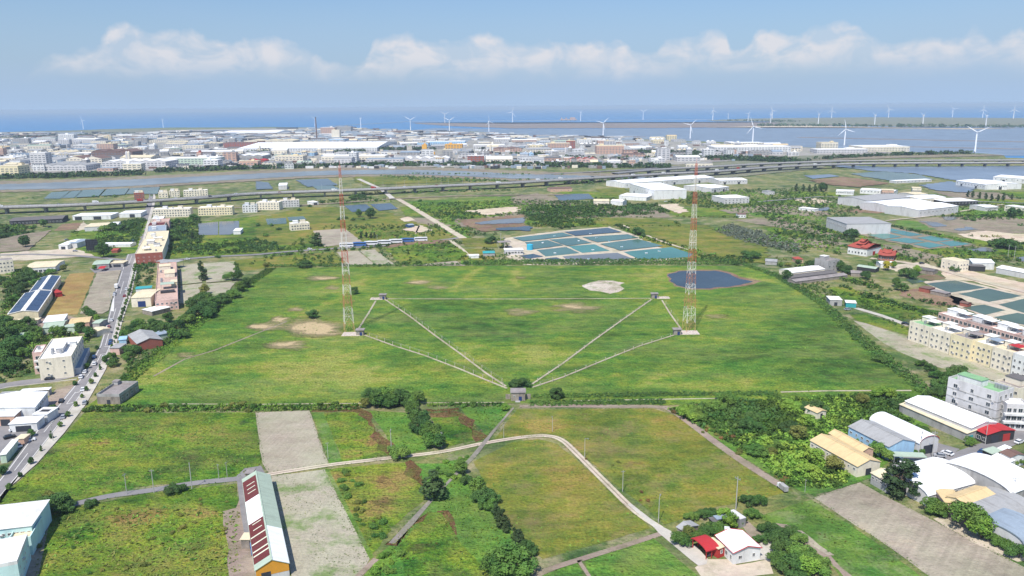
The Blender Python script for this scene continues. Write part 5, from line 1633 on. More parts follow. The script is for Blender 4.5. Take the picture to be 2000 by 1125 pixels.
house('row_building', 'long cream two storey building with pink roof terraces beside the rice plots', 'building', A0((1390, 742), (1378, 452), (1235, 446)), 6.5, 'flat', 0, 'wall_pink', 'roof_pinkdeck', par=0.7, wins=[(3, 2, 5, 1.4, 1.2, 1.8, 3.0), (0, 2, 16, 1.4, 1.2, 1.8, 3.0)],
      extra=[('room', 0.25, -0.3, 16, 7, 3.0, 'wall_cream', 'roof_cream'), ('room', 0.65, 0.2, 10, 8, 3.0, 'wall_cream', 'roof_cream'), ('cover', -0.42, -0.1, 8, 9, 3.6, 'roof_green'), ('box', -0.62, -0.1, 5, 9, 1.2, 6.6, 'wall_dark', 'light_well'), ('room', -0.3, -0.72, 9, 4, 3.0, 'wall_yellow', 'roof_cream'), ('cover', 0.9, 0.3, 7, 6, 2.6, 'roof_grey'), ('tank', 0.0, 0.5), ('tank', -0.1, 0.5), ('tank', 0.45, 0.6)])
house('open_frame', 'bare concrete roof frame at the far end of the cream two storey building', 'shed', A0((1220, 442), (1380, 450), (1380, 432)), 6.0, 'flat', 0, 'wall_grey', 'roof_grey', open_=(1,))
house('warehouse', 'cream flat fronted warehouse with dark blue door beside the main road', 'warehouse', A0((1022, 728), (1175, 722), (1178, 660)), 6.5, 'gable', 0.9, 'wall_cream', 'roof_cream', doors=[(0, 0.52, 5, 4, 'door_blue')])
house('shed', 'long shed with dark green roof behind the cream warehouse', 'shed', A0((1060, 660), (1182, 650), (1184, 632)), 4.0, 'flat', 0, 'wall_white', 'roof_teal', fit=8)
house('shed', 'low rough white roofed shed below the long cream building', 'shed', A0((1186, 835), (1330, 800), (1320, 768)), 3.0, 'flat', 0, 'wall_old', 'roof_plainwhite')
house('farmhouse', 'grey roofed farmhouse with red brick gable beside the station field', 'house', A1((985, 205), (930, 240), (1010, 140)), 3.8, 'flat', 0, 'wall_pink', 'roof_grey', fit=5)
house('farmhouse', 'red gabled house with pale grey roof at the edge of the lawn', 'house', A1((1072, 205), (1000, 135), (1130, 108)), 4.4, 'gable', 2.0, 'wall_brick', 'roof_grey', fit=13)
house('shed', 'pale blue roofed lean-to beside the red gabled house', 'shed', A1((928, 178), (985, 172), (990, 146)), 3.0, 'flat', 0, 'wall_blue', 'wall_blue')
house('shed', 'dark grey roofed shed right of the red gabled house', 'shed', A1((1205, 145), (1318, 122), (1240, 108)), 3.2, 'flat', 0, 'wall_green', 'roof_bluegrey', fit=8)
# ------------------------------------------------------------ middle distance, left and centre
for (q, lb, w__, r__, h__, f_) in (
        (B1((1190, 918), (1485, 910), (1480, 868)), 'cream three storey terrace right of the main road', 'wall_cream', 'roof_plainwhite', 10, 14), (B1((1545, 905), (1812, 898), (1815, 860)), 'second cream terrace along the country road', 'wall_yellow', 'roof_plainwhite', 10, 14),
        (B1((1892, 888), (2005, 884), (2000, 850)), 'white and blue terrace end along the country road', 'wall_white', 'roof_bluegrey', 9, 14), (B2((0, 862), (178, 862), (180, 828)), 'cream terrace left of the grey three storey block', 'wall_cream', 'roof_plainwhite', 10, 14),
        (B2((182, 850), (335, 845), (340, 818)), 'grey and cream three storey block on the country road', 'wall_palegrey', 'roof_cream', 9, 12), (B2((272, 1032), (418, 1022), (410, 1000)), 'cream two storey house beside the walled ponds', 'wall_cream', 'roof_plainwhite', 7.5, 12),
        (B1((1235, 785), (1310, 782), (1310, 760)), 'low cream house beyond the highway beside the brick tower', 'wall_cream', 'roof_cream', 8, 12), (B1((1320, 775), (1400, 772), (1400, 750)), 'cream terrace beyond the highway', 'wall_cream', 'roof_cream', 9, 12),
        (B1((1430, 772), (1620, 765), (1620, 748)), 'long cream terrace beyond the highway', 'wall_cream', 'roof_plainwhite', 9, 12), (B1((1045, 790), (1125, 786), (1130, 755)), 'red brick tower house with cream roof beyond the highway', 'wall_brick', 'roof_cream', 11, 14)):
    house('terrace', lb, 'building', q, h__, 'flat', 0, w__, r__, par=0.5, fit=f_, wins=[(0, 3 if h__ > 8 else 2, max(3, int((q[1][0] - q[0][0]) / 5)), 1.7, 1.5, 2.0, 3.0)], extra=[('room', -0.4, 0.1, 5, 5, 2.6, 'wall_white', 'roof_plainwhite'), ('room', 0.4, 0.2, 5, 5, 2.6, 'wall_cream', 'roof_cream'), ('tank', 0.0, 0.2)])
house('warehouse', 'dark grey roofed long warehouse near the highway at the left', 'warehouse', B1((72, 1008), (488, 988), (492, 948)), 5, 'gable', 1.5, 'wall_dark', 'roof_darkgrey', wins=[(0, 1, 14, 2, 1.6, 2.2, 3)], fit=34)
house('shed', 'white market shed with two dark bays below the highway', 'shed', B1((565, 968), (862, 962), (865, 936)), 5, 'flat', 0, 'wall_white', 'roof_white', doors=[(0, 0.15, 8, 4, 'door_dark'), (0, 0.65, 9, 4, 'door_dark')], fit=26)
house('shed', 'white shed beside the main road below the highway', 'shed', B1((930, 950), (1098, 945), (1100, 922)), 5, 'flat', 0, 'wall_white', 'roof_white', doors=[(0, 0.6, 6, 4, 'door_dark')], fit=28)
house('warehouse', 'white roofed warehouse in front of the gravel yard', 'warehouse', B1((660, 1055), (820, 1048), (830, 1006)), 5, 'flat', 0, 'wall_palegrey', 'roof_cream', fit=30)
house('shed', 'small white roofed shed beside the gravel yard warehouse', 'shed', B1((858, 1035), (920, 1032), (928, 1004)), 4.5, 'gable', 0.8, 'wall_white', 'roof_white', fit=22)
house('shed', 'small white shed on the corner of the grey walled pond', 'shed', A0((1822, 205), (1878, 203), (1888, 182)), 4, 'flat', 0, 'wall_white', 'roof_white')
house('arched_hall', 'white barrel roofed hall beyond the highway', 'hall', B2((175, 730), (240, 728), (190, 672)), 7, 'flat', 0, 'wall_palegrey', 'roof_white', fit=46)
house('hut', 'small white hut beside the country road', 'hut', B2((440, 862), (488, 858), (490, 845)), 4, 'flat', 0, 'wall_white', 'roof_white', doors=[(0, .5, 5, 3, 'door_dark')])
house('hut', 'tiny grey hut on the dry clearing', 'hut', A0r((0, 0), (1, 0), (1, 1)) if False else Z4(500, 400, [(1192, 160), (1235, 156), (1236, 146)]), 3, 'gable', 0.8, 'wall_navy', 'roof_bluegrey')
house('hut', 'teal roofed hut at the pond farm', 'hut', Z4(500, 400, [(1775, 378), (1865, 376), (1872, 358)]), 3, 'gable', 0.7, 'wall_grey', 'roof_teal')
house('hut', 'white shed beside the teal roofed hut', 'hut', Z4(500, 400, [(1665, 398), (1742, 396), (1745, 386)]), 2.5, 'flat', 0, 'wall_white', 'roof_white')
house('pump_house', 'pale pump house with blue windows at the pond farm', 'building', [(986, 489), (1022, 488), (1024, 484)], 4.5, 'flat', 0, 'wall_palegrey', 'roof_white', wins=[(0, 1, 6, 2, 1.5, 2.2, 3)], fit=9)
house('pump_house', 'tall grey concrete water works frame behind the pond farm', 'building', [(974, 474), (998, 473), (998, 468)], 6, 'flat', 0, 'wall_palegrey', 'roof_slab', open_=(1,), fit=9)
m = MB()
m.cyl((0, 0, -0.1), 3.0, 5.2, 16)
m.cyl((0, 0, 5.1), 3.0, 0.6, 16, r2=0.6)
tag(m.build('water_tank', 'tank_blue', loc=P(1035, 488)), 'bright blue round tank at the corner of the pond farm', 'tank')

# ------------------------------------------------------------ middle distance, right
wh = [
    ('warehouse', 'tall bright white box warehouse with stepped wall in the middle distance', B3((920, 714), (1110, 768), (1330, 752)), 13, 'flat', 0, 'wall_white', 'roof_white', None),
    ('warehouse', 'low white annex in front of the tall white box warehouse', B3((1050, 822), (1108, 800), (905, 762)), 5, 'shed', 1, 'wall_white', 'roof_white', 40),
    ('warehouse', 'white hall behind the tall white box warehouse', B3((885, 712), (1190, 690), (1170, 664)), 8, 'gable', 1.5, 'wall_white', 'roof_white', 50),
    ('warehouse', 'long white hall with loading doors beside the highway', B3((1190, 690), (1580, 665), (1550, 640)), 8, 'gable', 2, 'wall_palegrey', 'roof_white', 50),
    ('warehouse', 'white gabled hall right of the tall white box warehouse', B3((1560, 752), (1695, 738), (1500, 692)), 7, 'gable', 1.5, 'wall_palegrey', 'roof_white', 55),
    ('warehouse', 'white hall with tan roof edge beside the highway', B3((1620, 690), (1840, 684), (1770, 656)), 7, 'gable', 1.5, 'wall_palegrey', 'roof_white', 40),
    ('office_block', 'low white office block with window bands right of the tower', B3((1660, 830), (1855, 822), (1720, 786)), 8, 'flat', 0, 'wall_palegrey', 'roof_plainwhite', 34),
    ('hall', 'light grey gabled hall, rearmost of the three joined halls', B4((780, 850), (1110, 820), (960, 800)), 9, 'gable', 2.5, 'wall_palegrey', 'roof_grey', 46),
    ('hall', 'white roofed gabled hall, middle one of the three joined halls', B4((960, 890), (1290, 860), (1150, 832)), 9, 'gable', 2, 'wall_palegrey', 'roof_white', 44),
    ('hall', 'white roofed gabled hall, front one of the three joined halls', B4((1180, 922), (1490, 888), (1370, 865)), 9, 'gable', 2, 'wall_palegrey', 'roof_white', 44),
    ('hall', 'grey flat roofed hall with open ground floor beside the turquoise ponds', C4((459, 98), (615, 150), (850, 113)), 11, 'flat', 0, 'wall_palegrey', 'roof_grey', None),
    ('warehouse', 'long white shed row beyond the grey halls', B4((720, 760), (985, 775), (960, 755)), 6, 'gable', 1, 'wall_white', 'roof_white', 24),
    ('warehouse', 'white shed before the lone tan block in the fields', B4((532, 770), (670, 775), (660, 752)), 6, 'flat', 0, 'wall_white', 'roof_white', 20),
    ('office_block', 'tan block at the end of the white shed row', B4((890, 765), (985, 768), (985, 738)), 9, 'flat', 0, 'wall_tan', 'roof_cream', 20),
    ('office_block', 'cream block beside the dark pond right of the white shed row', B4((1130, 750), (1200, 752), (1200, 728)), 9, 'flat', 0, 'wall_cream', 'roof_cream', 20),
    ('warehouse', 'white roofed hall on the far bank of the right channel', B4((1700, 718), (1870, 722), (1950, 672)), 8, 'gable', 2, 'wall_white', 'roof_white', 60),
    ('warehouse', 'white roofed hall, left part of the complex by the right channel', B4((1470, 690), (1700, 722), (1640, 652)), 8, 'gable', 2, 'wall_white', 'roof_white', 60),
    ('warehouse', 'white roofed hall at the right edge beyond the channel', B4((1760, 660), (2200, 690), (2100, 630)), 8, 'gable', 2, 'wall_white', 'roof_white', 50),
    ('warehouse', 'long white roofed jetty shed beside the channel', B4((1000, 695), (1280, 682), (1280, 674)), 4, 'flat', 0, 'wall_palegrey', 'roof_white', 14),
    ('warehouse', 'cream gabled hall behind the three joined halls', B4((1195, 835), (1390, 820), (1400, 790)), 8, 'gable', 1.5, 'wall_cream', 'roof_white', 34),
    ('warehouse', 'white roofed open shed right of the cream gabled hall', B4((1380, 855), (1640, 850), (1580, 818)), 6, 'flat', 0, 'wall_dark', 'roof_white', 34),
    ('warehouse', 'white shed with beige side roof between the sheds at the right', B4((1145, 800), (1250, 795), (1240, 768)), 6, 'gable', 1, 'wall_palegrey', 'roof_cream', 30),
    ('warehouse', 'small white sheds near the right channel trees', B4((1700, 900), (1800, 895), (1790, 865)), 5, 'gable', 1, 'wall_palegrey', 'roof_white', 24),
    ('terrace', 'long cream building with arcade at the right edge', B4((1850, 885), (2080, 915), (2080, 880)), 7, 'flat', 0, 'wall_cream', 'roof_plainwhite', 14),
    ('shed', 'low white roofed shed in the right scrubland', B4((240, 902), (360, 915), (350, 900)), 3.5, 'flat', 0, 'wall_white', 'roof_white', 10),
    ('hut', 'small pale hut on the scrubland left of the grey hall', B4((0, 778), (52, 776), (52, 762)), 5, 'flat', 0, 'wall_palegrey', 'roof_grey', 16),
    ('hut', 'small white hut among the bushes below the office block', B3((1765, 955), (1830, 955), (1830, 945)), 4, 'gable', 1, 'wall_white', 'roof_brown', 10),
    ('villa', 'cluster of cream villas beside the dark pond', B3((640, 850), (760, 850), (740, 822)), 6, 'gable', 1.5, 'wall_cream', 'roof_cream', 18),
    ('villa', 'brown roofed villa beside the blue pond in the middle distance', B3((300, 755), (470, 750), (430, 728)), 5, 'gable', 1.5, 'wall_tan', 'roof_brown', 20),
]
for (nm, lb, q, h__, rf, rs, w__, r__, ft) in wh:
    wn = [(0, 1, 10, 1.8, 1.4, h__ * 0.6, 3)] if nm in ('warehouse', 'hall') else [(0, max(1, int(h__ // 3.2)), 7, 1.8, 1.5, 1.9, 3.1)] if nm in ('office_block', 'terrace') else [(0, 1, 3, 1.6, 1.2, 1.8, 3)]
    dr = [(0, 0.2, 4, 4, 'door_dark'), (0, 0.7, 4, 4, 'door_dark')] if nm == 'warehouse' and h__ > 6 else []
    house(nm, lb, 'building' if nm in ('office_block', 'terrace') else nm, q, h__, rf, rs, w__, r__, wins=wn, doors=dr, fit=ft)
house('villa', 'second cream villa with dark roof right of the blue pond', 'villa', B3((770, 850), (865, 855), (850, 832)), 6, 'gable', 1.5, 'wall_white', 'roof_plainwhite', fit=16)
# right village, middle ground
house('grey_house', 'grey three storey concrete house among trees by the station corner', 'house', C4((470, 445), (562, 432), (480, 395)), 9, 'flat', 0, 'wall_grey', 'roof_slab', par=0.8, wins=[(0, 3, 3, 1.6, 1.5, 1.8, 3.0)], fit=13, extra=[('room', -0.2, 0.3, 5, 5, 2.8, 'wall_grey', 'roof_plainwhite')])
house('long_shed', 'white walled building with cream roof at the corner of the station field', 'building', C4((190, 530), (445, 500), (430, 472)), 4.5, 'gable', 1.2, 'wall_cream', 'roof_plainwhite', wins=[(0, 1, 8, 1.4, 1.2, 2.2, 3)], fit=14)
house('long_shed', 'long dark roofed shed, rear one of the pair at the station corner', 'shed', C4((185, 570), (540, 528), (538, 518)), 3, 'gable', 1.0, 'wall_old', 'roof_darkgrey', fit=9, group='long dark roofed sheds')
house('long_shed', 'long dark roofed shed, front one of the pair at the station corner', 'shed', C4((215, 600), (622, 548), (620, 538)), 2.6, 'gable', 0.9, 'wall_old', 'roof_slab', fit=8, group='long dark roofed sheds')
house('cream_house', 'cream three storey house by the sandy yard at the right', 'house', C4((1480, 448), (1572, 440), (1500, 405)), 8, 'flat', 0, 'wall_cream', 'roof_cream', par=0.6, wins=[(0, 2, 4, 1.4, 1.2, 2.2, 3.0), (3, 2, 3, 1.4, 1.2, 2.2, 3.0)], fit=15)
house('barn', 'white gabled barn behind the cream house by the sandy yard', 'barn', C4((1600, 450), (1770, 455), (1680, 415)), 5.5, 'gable', 1.5, 'wall_white', 'roof_white', fit=16)
house('shed', 'dark open shed in front of the white gabled barn', 'shed', C4((1580, 480), (1700, 485), (1690, 455)), 4, 'flat', 0, 'wall_dark', 'roof_darkgrey', fit=9)
house('barn', 'long white roofed barn at the right edge by the sandy road', 'barn', C4((1785, 490), (2080, 545), (2080, 520)), 4.5, 'gable', 1.2, 'wall_palegrey', 'roof_white', fit=13)
house('shed', 'white roofed shed in front of the temple court', 'shed', C4((880, 460), (985, 462), (960, 435)), 3.5, 'gable', 0.9, 'wall_white', 'roof_white', fit=11)
house('shed', 'pale green roofed shed left of the yellow tree', 'shed', C4((695, 480), (840, 500), (800, 480)), 3.2, 'gable', 0.8, 'wall_dark', 'roof_green', fit=8)
house('hut', 'grey tiled roof hut between trees near the temples', 'hut', C4((650, 530), (735, 535), (720, 510)), 3, 'gable', 1.0, 'wall_old', 'roof_slab', fit=9)
house('hut', 'low dark roofed hut beside the sandy yard', 'hut', C4((1150, 500), (1290, 520), (1260, 495)), 3, 'gable', 1.0, 'wall_old', 'roof_darkgrey', fit=10)
house('shed', 'brown brick shed row beside the green pond', 'shed', C4((1180, 645), (1260, 660), (1270, 640)), 3, 'flat', 0, 'wall_brick', 'roof_brown', fit=8)
house('shed', 'long dark ruined shed row between the right ponds and brown earth', 'shed', C4((1270, 670), (1390, 695), (1395, 678)), 2.6, 'flat', 0, 'wall_old', 'roof_slab', fit=6)
house('hut', 'small rusty hut on the pond bank', 'hut', C4((1500, 760), (1560, 772), (1562, 755)), 2.6, 'gable', 0.6, 'wall_brick', 'roof_brown', fit=5)
house('hut', 'small white box hut beside the right hedge of the station field', 'hut', C4((485, 742), (580, 745), (595, 712)), 4, 'flat', 0, 'wall_grey', 'roof_plainwhite', fit=10, doors=[(0, 0.5, 2, 2.4, 'door_dark')])
house('hut', 'teal and white hut beside the country lane', 'hut', C4((610, 765), (690, 770), (695, 750)), 3, 'flat', 0, 'roof_teal', 'roof_plainwhite', fit=7)
house('shed', 'long grey roofed shed left of the station corner', 'shed', C4((-20, 440), (70, 445), (80, 425)), 3, 'gable', 0.8, 'wall_grey', 'roof_grey', fit=12)
house('hut', 'small red roofed hut among trees at the station corner', 'hut', C4((215, 425), (275, 425), (285, 405)), 3, 'hip', 1.5, 'wall_tan', 'roof_tile_red', fit=9)
# apartment row on the right
APR = []
fr0, fr1 = (1777, 629), (2060, 716)
for i in range(7):
    f0, f1 = i / 7, (i + 1) / 7 - 0.002
    p0 = tuple(fr0[j] + (fr1[j] - fr0[j]) * f0 for j in (0, 1))
    p1 = tuple(fr0[j] + (fr1[j] - fr0[j]) * f1 for j in (0, 1))
    cm_ = ('wall_cream', 'wall_cream', 'wall_yellow', 'wall_yellow', 'wall_cream', 'wall_white', 'wall_cream')[i]
    house('row_house', ['pale cream house with green roof edge, first of the long row', 'cream house with white rooftop room, second of the long row', 'yellow cream house with roof canopies, third of the long row', 'yellow cream house with blue roof canopy, fourth of the long row', 'cream house with red roof canopy, fifth of the long row', 'white house with glazed side, sixth of the long row', 'cream house at the right edge, last of the long row'][i],
          'house', (p0, p1, (p1[0] + 30, p1[1] - 16)), 10.5 + (i % 3) * 0.3, 'flat', 0, cm_, ['roof_deck_green', 'roof_plainwhite', 'roof_slab', 'roof_plainwhite', 'roof_cream', 'roof_plainwhite', 'roof_cream'][i], par=0.7, fit=13,
          wins=[(0, 3, 4, 1.2, 1.3, 1.9, 3.1)] + ([(3, 3, 2, 1.2, 1.3, 1.9, 3.1)] if i == 0 else []), group='houses of the long cream row',
          extra=[('room', -0.4, 0.5, 5, 5, 2.8, 'wall_cream', 'roof_plainwhite'), ('cover', 0.45, 0.1, 6, 6, 2.4, ['roof_plainwhite', 'roof_white', 'roof_slab', 'roof_bluegrey', 'roof_red', 'roof_white', 'roof_cream'][i]), ('tank', -0.1, -0.3), ('tank', 0.8, 0.6)])
br0, br1 = (1833, 612), (2080, 682)
for i in range(5):
    f0, f1 = i / 5, (i + 1) / 5 - 0.002
    p0 = tuple(br0[j] + (br1[j] - br0[j]) * f0 for j in (0, 1))
    p1 = tuple(br0[j] + (br1[j] - br0[j]) * f1 for j in (0, 1))
    house('row_house', 'back row house with dark balconies behind the long cream row', 'house', (p0, p1, (p1[0] + 30, p1[1] - 16)), 11.0, 'flat', 0, 'wall_pink', 'roof_slab' if i % 2 else 'roof_plainwhite', par=0.6, fit=11,
          wins=[(0, 1, 6, 1.8, 1.8, 9.4, 3)], group='houses of the back row', extra=[('room', -0.3, 0.3, 7, 6, 2.8, 'wall_white', 'roof_white'), ('cover', 0.5, 0.2, 6, 6, 2.6, 'roof_white'), ('tank', 0.1, -0.2)])


# temples
def temple(label, q, h, tiers, fit, wall='wall_white', rm='roof_tile_red'):
    r = house('temple', label, 'temple', q, h, 'flat', 0, wall, 'roof_pinkdeck', fit=fit, wins=[(0, 1, 6, 1.4, 1.8, 2.4, 3)], doors=[(1, 0.5, 4, 3.4, 'edge_red')])
    L_, W_ = r['_dim']
    for (fx, fy, sx, sy, z, rs) in tiers:
        m = MB()
        hx, hy = sx * L_ / 2, sy * W_ / 2
        cx, cy = fx * L_ / 2, fy * W_ / 2
        m.box((cx, cy, h + z / 2), (hx * 1.5, hy * 1.5, z), 0)
        m.build('upper_wall', 'wall_brick', r)
        m = MB()
        n = 8
        prev = None
        for k in range(n + 1):              # curved sweeping roof with raised ends
            t = k / n * 2 - 1
            up = 0.9 * t * t
            row = [(cx + t * hx, cy - hy, h + z + up), (cx + t * hx * 0.92, cy, h + z + rs + up * 1.5), (cx + t * hx, cy + hy, h + z + up)]
            if prev:
                m.quad(prev[0], row[0], row[1], prev[1])
                m.quad(prev[1], row[1], row[2], prev[2])
                m.quad(prev[0], prev[2], row[2], row[0])
            prev = row
        m.build('roof', rm, r)
        m = MB()
        m.tube((cx - hx * .92, cy, h + z + rs + 1.3), (cx - hx * .5, cy, h + z + rs + 0.3), 0.25, 4)
        m.tube((cx - hx * .5, cy, h + z + rs + 0.3), (cx + hx * .5, cy, h + z + rs + 0.3), 0.25, 4)
        m.tube((cx + hx * .5, cy, h + z + rs + 0.3), (cx + hx * .92, cy, h + z + rs + 1.3), 0.25, 4)
        m.build('ridge', rm, r)
    return r


temple('large temple with stacked curved red roofs and white walls', C4((625, 330), (775, 352), (845, 325)), 6, [(0, 0, 1.05, 1.05, 0.5, 1.6), (-0.1, 0, 0.5, 0.5, 3.0, 1.6), (0.65, 0, 0.45, 0.9, 1.3, 1.8), (-0.1, 0.0, 0.28, 0.28, 5.0, 1.2)], 24)
temple('orange red roofed temple hall below the large temple', C4((865, 395), (985, 405), (1030, 385)), 4.2, [(0, 0, 1.15, 1.2, 0.4, 2.2), (0.0, 0, 0.6, 0.6, 1.9, 1.8)], 18, 'wall_brick')

# ============================================================ station: huts, pads, masts
def hut(x0, y0, w, d, h, label, cat='hut', name='tuning_hut', roof_over=0.5):
    p = P(x0, y0)
    r = empty(name, p, 0, label, cat)
    m = MB()
    m.prism([(-w / 2, -d / 2), (w / 2, -d / 2), (w / 2, d / 2), (-w / 2, d / 2)], -0.2, h, top=False)
    m.build('wall', 'wall_old', r)
    m = MB()
    m.box((0, 0, h + 0.15), (w + 2 * roof_over, d + 2 * roof_over, 0.3))
    m.build('roof', 'roof_slab', r)
    link('door', win_mesh(1.4, 2.1, 'door_blue'), r, (w * 0.15, -d / 2, 0.0), 0)
    link('window', win_mesh(0.9, 0.8), r, (-w * 0.28, -d / 2, h * 0.6), 0)
    return r


for (x, y, lb) in ((748, 584, 'small concrete tuning hut at the far left corner of the feeder paths'), (704, 654, 'small concrete tuning hut beside the left mast'), (1278, 582, 'small concrete tuning hut at the far right corner of the feeder paths'), (1322, 653, 'small concrete tuning hut beside the right mast')):
    r = hut(x, y, 4.2, 3.6, 3.2, lb)
    r['group'] = 'tuning huts of the radio station'
g_ = hut(1012, 779, 6.4, 5.2, 3.9, 'old grey concrete control house with blue door where the feeder paths meet', 'house', 'control_house', 0.35)
for s in (-1, 1):
    m = MB()
    m.box((s * 4.6, -0.3, 1.2), (2.2, 0.35, 2.4))
    m.build('side_wall', 'wall_old', g_)
m = MB()
m.box((-0.2, -3.6, 0.1), (2.2, 1.8, 0.3))
m.build('doorstep', 'concrete_step' if 'concrete_step' in MATS else 'wall_grey', g_)
for (x, y, w, d, lb) in ((736, 584, 9, 5.5, 'far left'), (687, 653, 11, 7.5, 'left mast'), (1295, 582, 9, 5.5, 'far right'), (1346, 650, 11, 8, 'right mast')):
    c = P(x, y)
    pd = empty('mast_pad', c, 0, f'pale concrete pad with broken rubble at the {lb} corner' if 'far' in lb else f'white concrete pad strewn with rubble under the {lb}', 'pad', 'mast pads of the radio station')
    m = MB()
    m.box((0, 0, 0.1), (w, d, 0.5), taper=0.97)
    m.build('slab', 'rubble', pd)
    m = MB()
    rr = random.Random(int(x))
    for i in range(46):
        m.box((rr.uniform(-w / 2, w / 2) * 0.92, rr.uniform(-d / 2, d / 2) * 0.9, 0.42), (rr.uniform(.2, .9), rr.uniform(.2, .7), rr.uniform(.15, .5)), rz=rr.uniform(0, 3))
    m.build('rubble', 'rubble', pd)['kind'] = 'stuff'

BANDS = [(0, 5.4, 'mast_ochre'), (5.4, 14.4, 'mast_white'), (14.4, 22.5, 'mast_red'), (22.5, 28.5, 'mast_white'), (28.5, 34.5, 'mast_red'), (34.5, 41.5, 'mast_white'), (41.5, 49, 'mast_redder'), (49, 60, 'mast_white'), (60, 67, 'mast_redder'),
         (67, 75, 'mast_white'), (75, 82, 'mast_redder'), (82, 91, 'mast_white'), (91, 98, 'mast_redder')]


def mast(px, py, label, shift=(0, 0), rz=0.3):
    c = P(px, py)
    r = empty('radio_mast', c, rz, label, 'radio mast', 'red and white lattice masts')

    def half(z):
        return 2.85 - (2.85 - 0.45) * (z / 98) ** 0.85
    mn = ['mast_ochre', 'mast_white', 'mast_red', 'mast_redder']

    def corner(z, k):
        a = math.pi / 4 + k * math.pi / 2
        q = half(z) * 1.414
        return Vector((q * math.cos(a), q * math.sin(a), z))
    for k in range(4):
        m = MB()
        for (z0, z1, mt) in BANDS:
            m.tube(corner(z0, k), corner(z1, k), 0.115 - 0.06 * z0 / 98, 5, mat=mn.index(mt), cap=False)
        m.build('leg', mn, r)
    for (z0, z1, mt) in BANDS:
        m = MB()
        z = z0
        while z < z1 - 0.4:
            st = min(max(2.4, half(z) * 1.75), z1 - z)
            if z1 - (z + st) < 1.6:
                st = z1 - z
            rr = 0.058 - 0.022 * z / 98
            for k in range(4):
                a, b = corner(z, k), corner(z, (k + 1) % 4)
                a2, b2 = corner(z + st, k), corner(z + st, (k + 1) % 4)
                mid = (a2 + b2) / 2
                m.tube(a2, b2, rr, 4, cap=False)
                m.tube(a, mid, rr, 4, cap=False)
                m.tube(b, mid, rr, 4, cap=False)
            z += st
        m.build('bracing', mt, r)
    m = MB()
    z = 1.0
    m.tube((0.3, 0, 0), (0.2, 0, 97), 0.05, 4)
    m.tube((-0.1, 0, 0), (-0.1, 0, 97), 0.05, 4)
    m.build('ladder', 'mast_ochre', r)
    for (z, q, mt) in ((18.5, 4.4, 'mast_red'), (37, 1.8, 'mast_white'), (53, 1.9, 'mast_white')):
        m = MB()
        for i in range(10):
            a = i * math.pi / 5
            m.tube((q * math.cos(a), q * math.sin(a), z), (q * math.cos(a + .63), q * math.sin(a + .63), z), 0.06, 4)
        for i in range(4):
            a = i * math.pi / 2
            m.tube((0, 0, z), (q * math.cos(a), q * math.sin(a), z), 0.06, 4)
        m.build('capacity_ring' if z < 20 else 'service_ring', mt, r)
    m = MB()
    m.tube((0, 0, 98), (0, 0, 101), 0.08, 4)
    m.build('tip_rod', 'mast_redder', r)
    return r


mast(682, 647, 'tall red and white lattice radio mast on the left side of the station field', rz=0.35)
mast(1345, 646, 'tall red and white lattice radio mast on the right side near the blue pond', rz=0.25)


# white posts and pole lines
def post_b():
    m = MB()
    m.box((0, 0, 0.95), (0.2, 0.2, 2.1))
    m.box((0, 0, 1.95), (0.6, 0.12, 0.12))
    return m.build('post', 'post_tan')


LINES = [('left feeder path from the far corner', DUCTS[0], 17), ('left feeder path from the left mast', DUCTS[1], 16), ('right feeder path from the far corner', DUCTS[2], 16), ('right feeder path from the right mast', DUCTS[3], 14), ('short path from the far left pad', DUCTS[5], 3), ('short path from the far right pad', DUCTS[6], 3)]
wire = MB()
for (nm, d, n) in LINES:
    wp = [P(*q) for q in d]
    seg = [(wp[i + 1] - wp[i]).length for i in range(len(wp) - 1)]
    T = sum(seg)
    last = None
    for k in range(n):
        s = T * (k + 0.5) / n
        i = 0
        while s > seg[i]:
            s -= seg[i]
            i += 1
        dd = (wp[i + 1] - wp[i]).normalized()
        p = wp[i] + dd * s + Vector((-dd.y, dd.x, 0)) * (0.9 if dd.x * 0 + 1 else 0)
        p.z = 0.0
        spawn('post', post_b, p, math.atan2(dd.y, dd.x) + math.pi / 2, 1.0, f'white feeder post along the {nm}', 'post', 'white posts of the feeder lines')
        if last is not None:
            for o_ in (-0.4, 0.4):
                nn = Vector((-dd.y, dd.x, 0)) * o_
                wire.tube(last + nn + Vector((0, 0, 2.0)), p + nn + Vector((0, 0, 2.0)), 0.028, 3, cap=False)
        last = p
tag(wire.build('feeder_wires', 'metal'), 'thin feeder wires strung along the rows of white posts', 'wires')


def pole_b():
    r = empty('utility_pole', (0, 0, 0))
    m = MB()
    m.tube((0, 0, -0.2), (0, 0, 9), 0.15, 6, 0.1)
    m.build('pole', 'pole_grey', r)
    m = MB()
    m.box((0, 0, 8.4), (1.6, 0.14, 0.14))
    for s in (-.7, 0, .7):
        m.tube((s, 0, 8.4), (s, 0, 8.8), 0.07, 5)
    m.build('crossarm', 'metal', r)
    return r


def lamp_b():
    r = empty('street_lamp', (0, 0, 0))
    m = MB()
    m.tube((0, 0, -0.2), (0, 0, 8), 0.13, 6, 0.09)
    m.build('pole', 'pole_grey', r)
    m = MB()
    m.tube((0, 0, 8), (1.2, 0, 8.3), 0.08, 5)
    m.box((1.5, 0, 8.3), (0.8, 0.3, 0.18))
    m.build('lamp_head', 'metal', r)
    return r


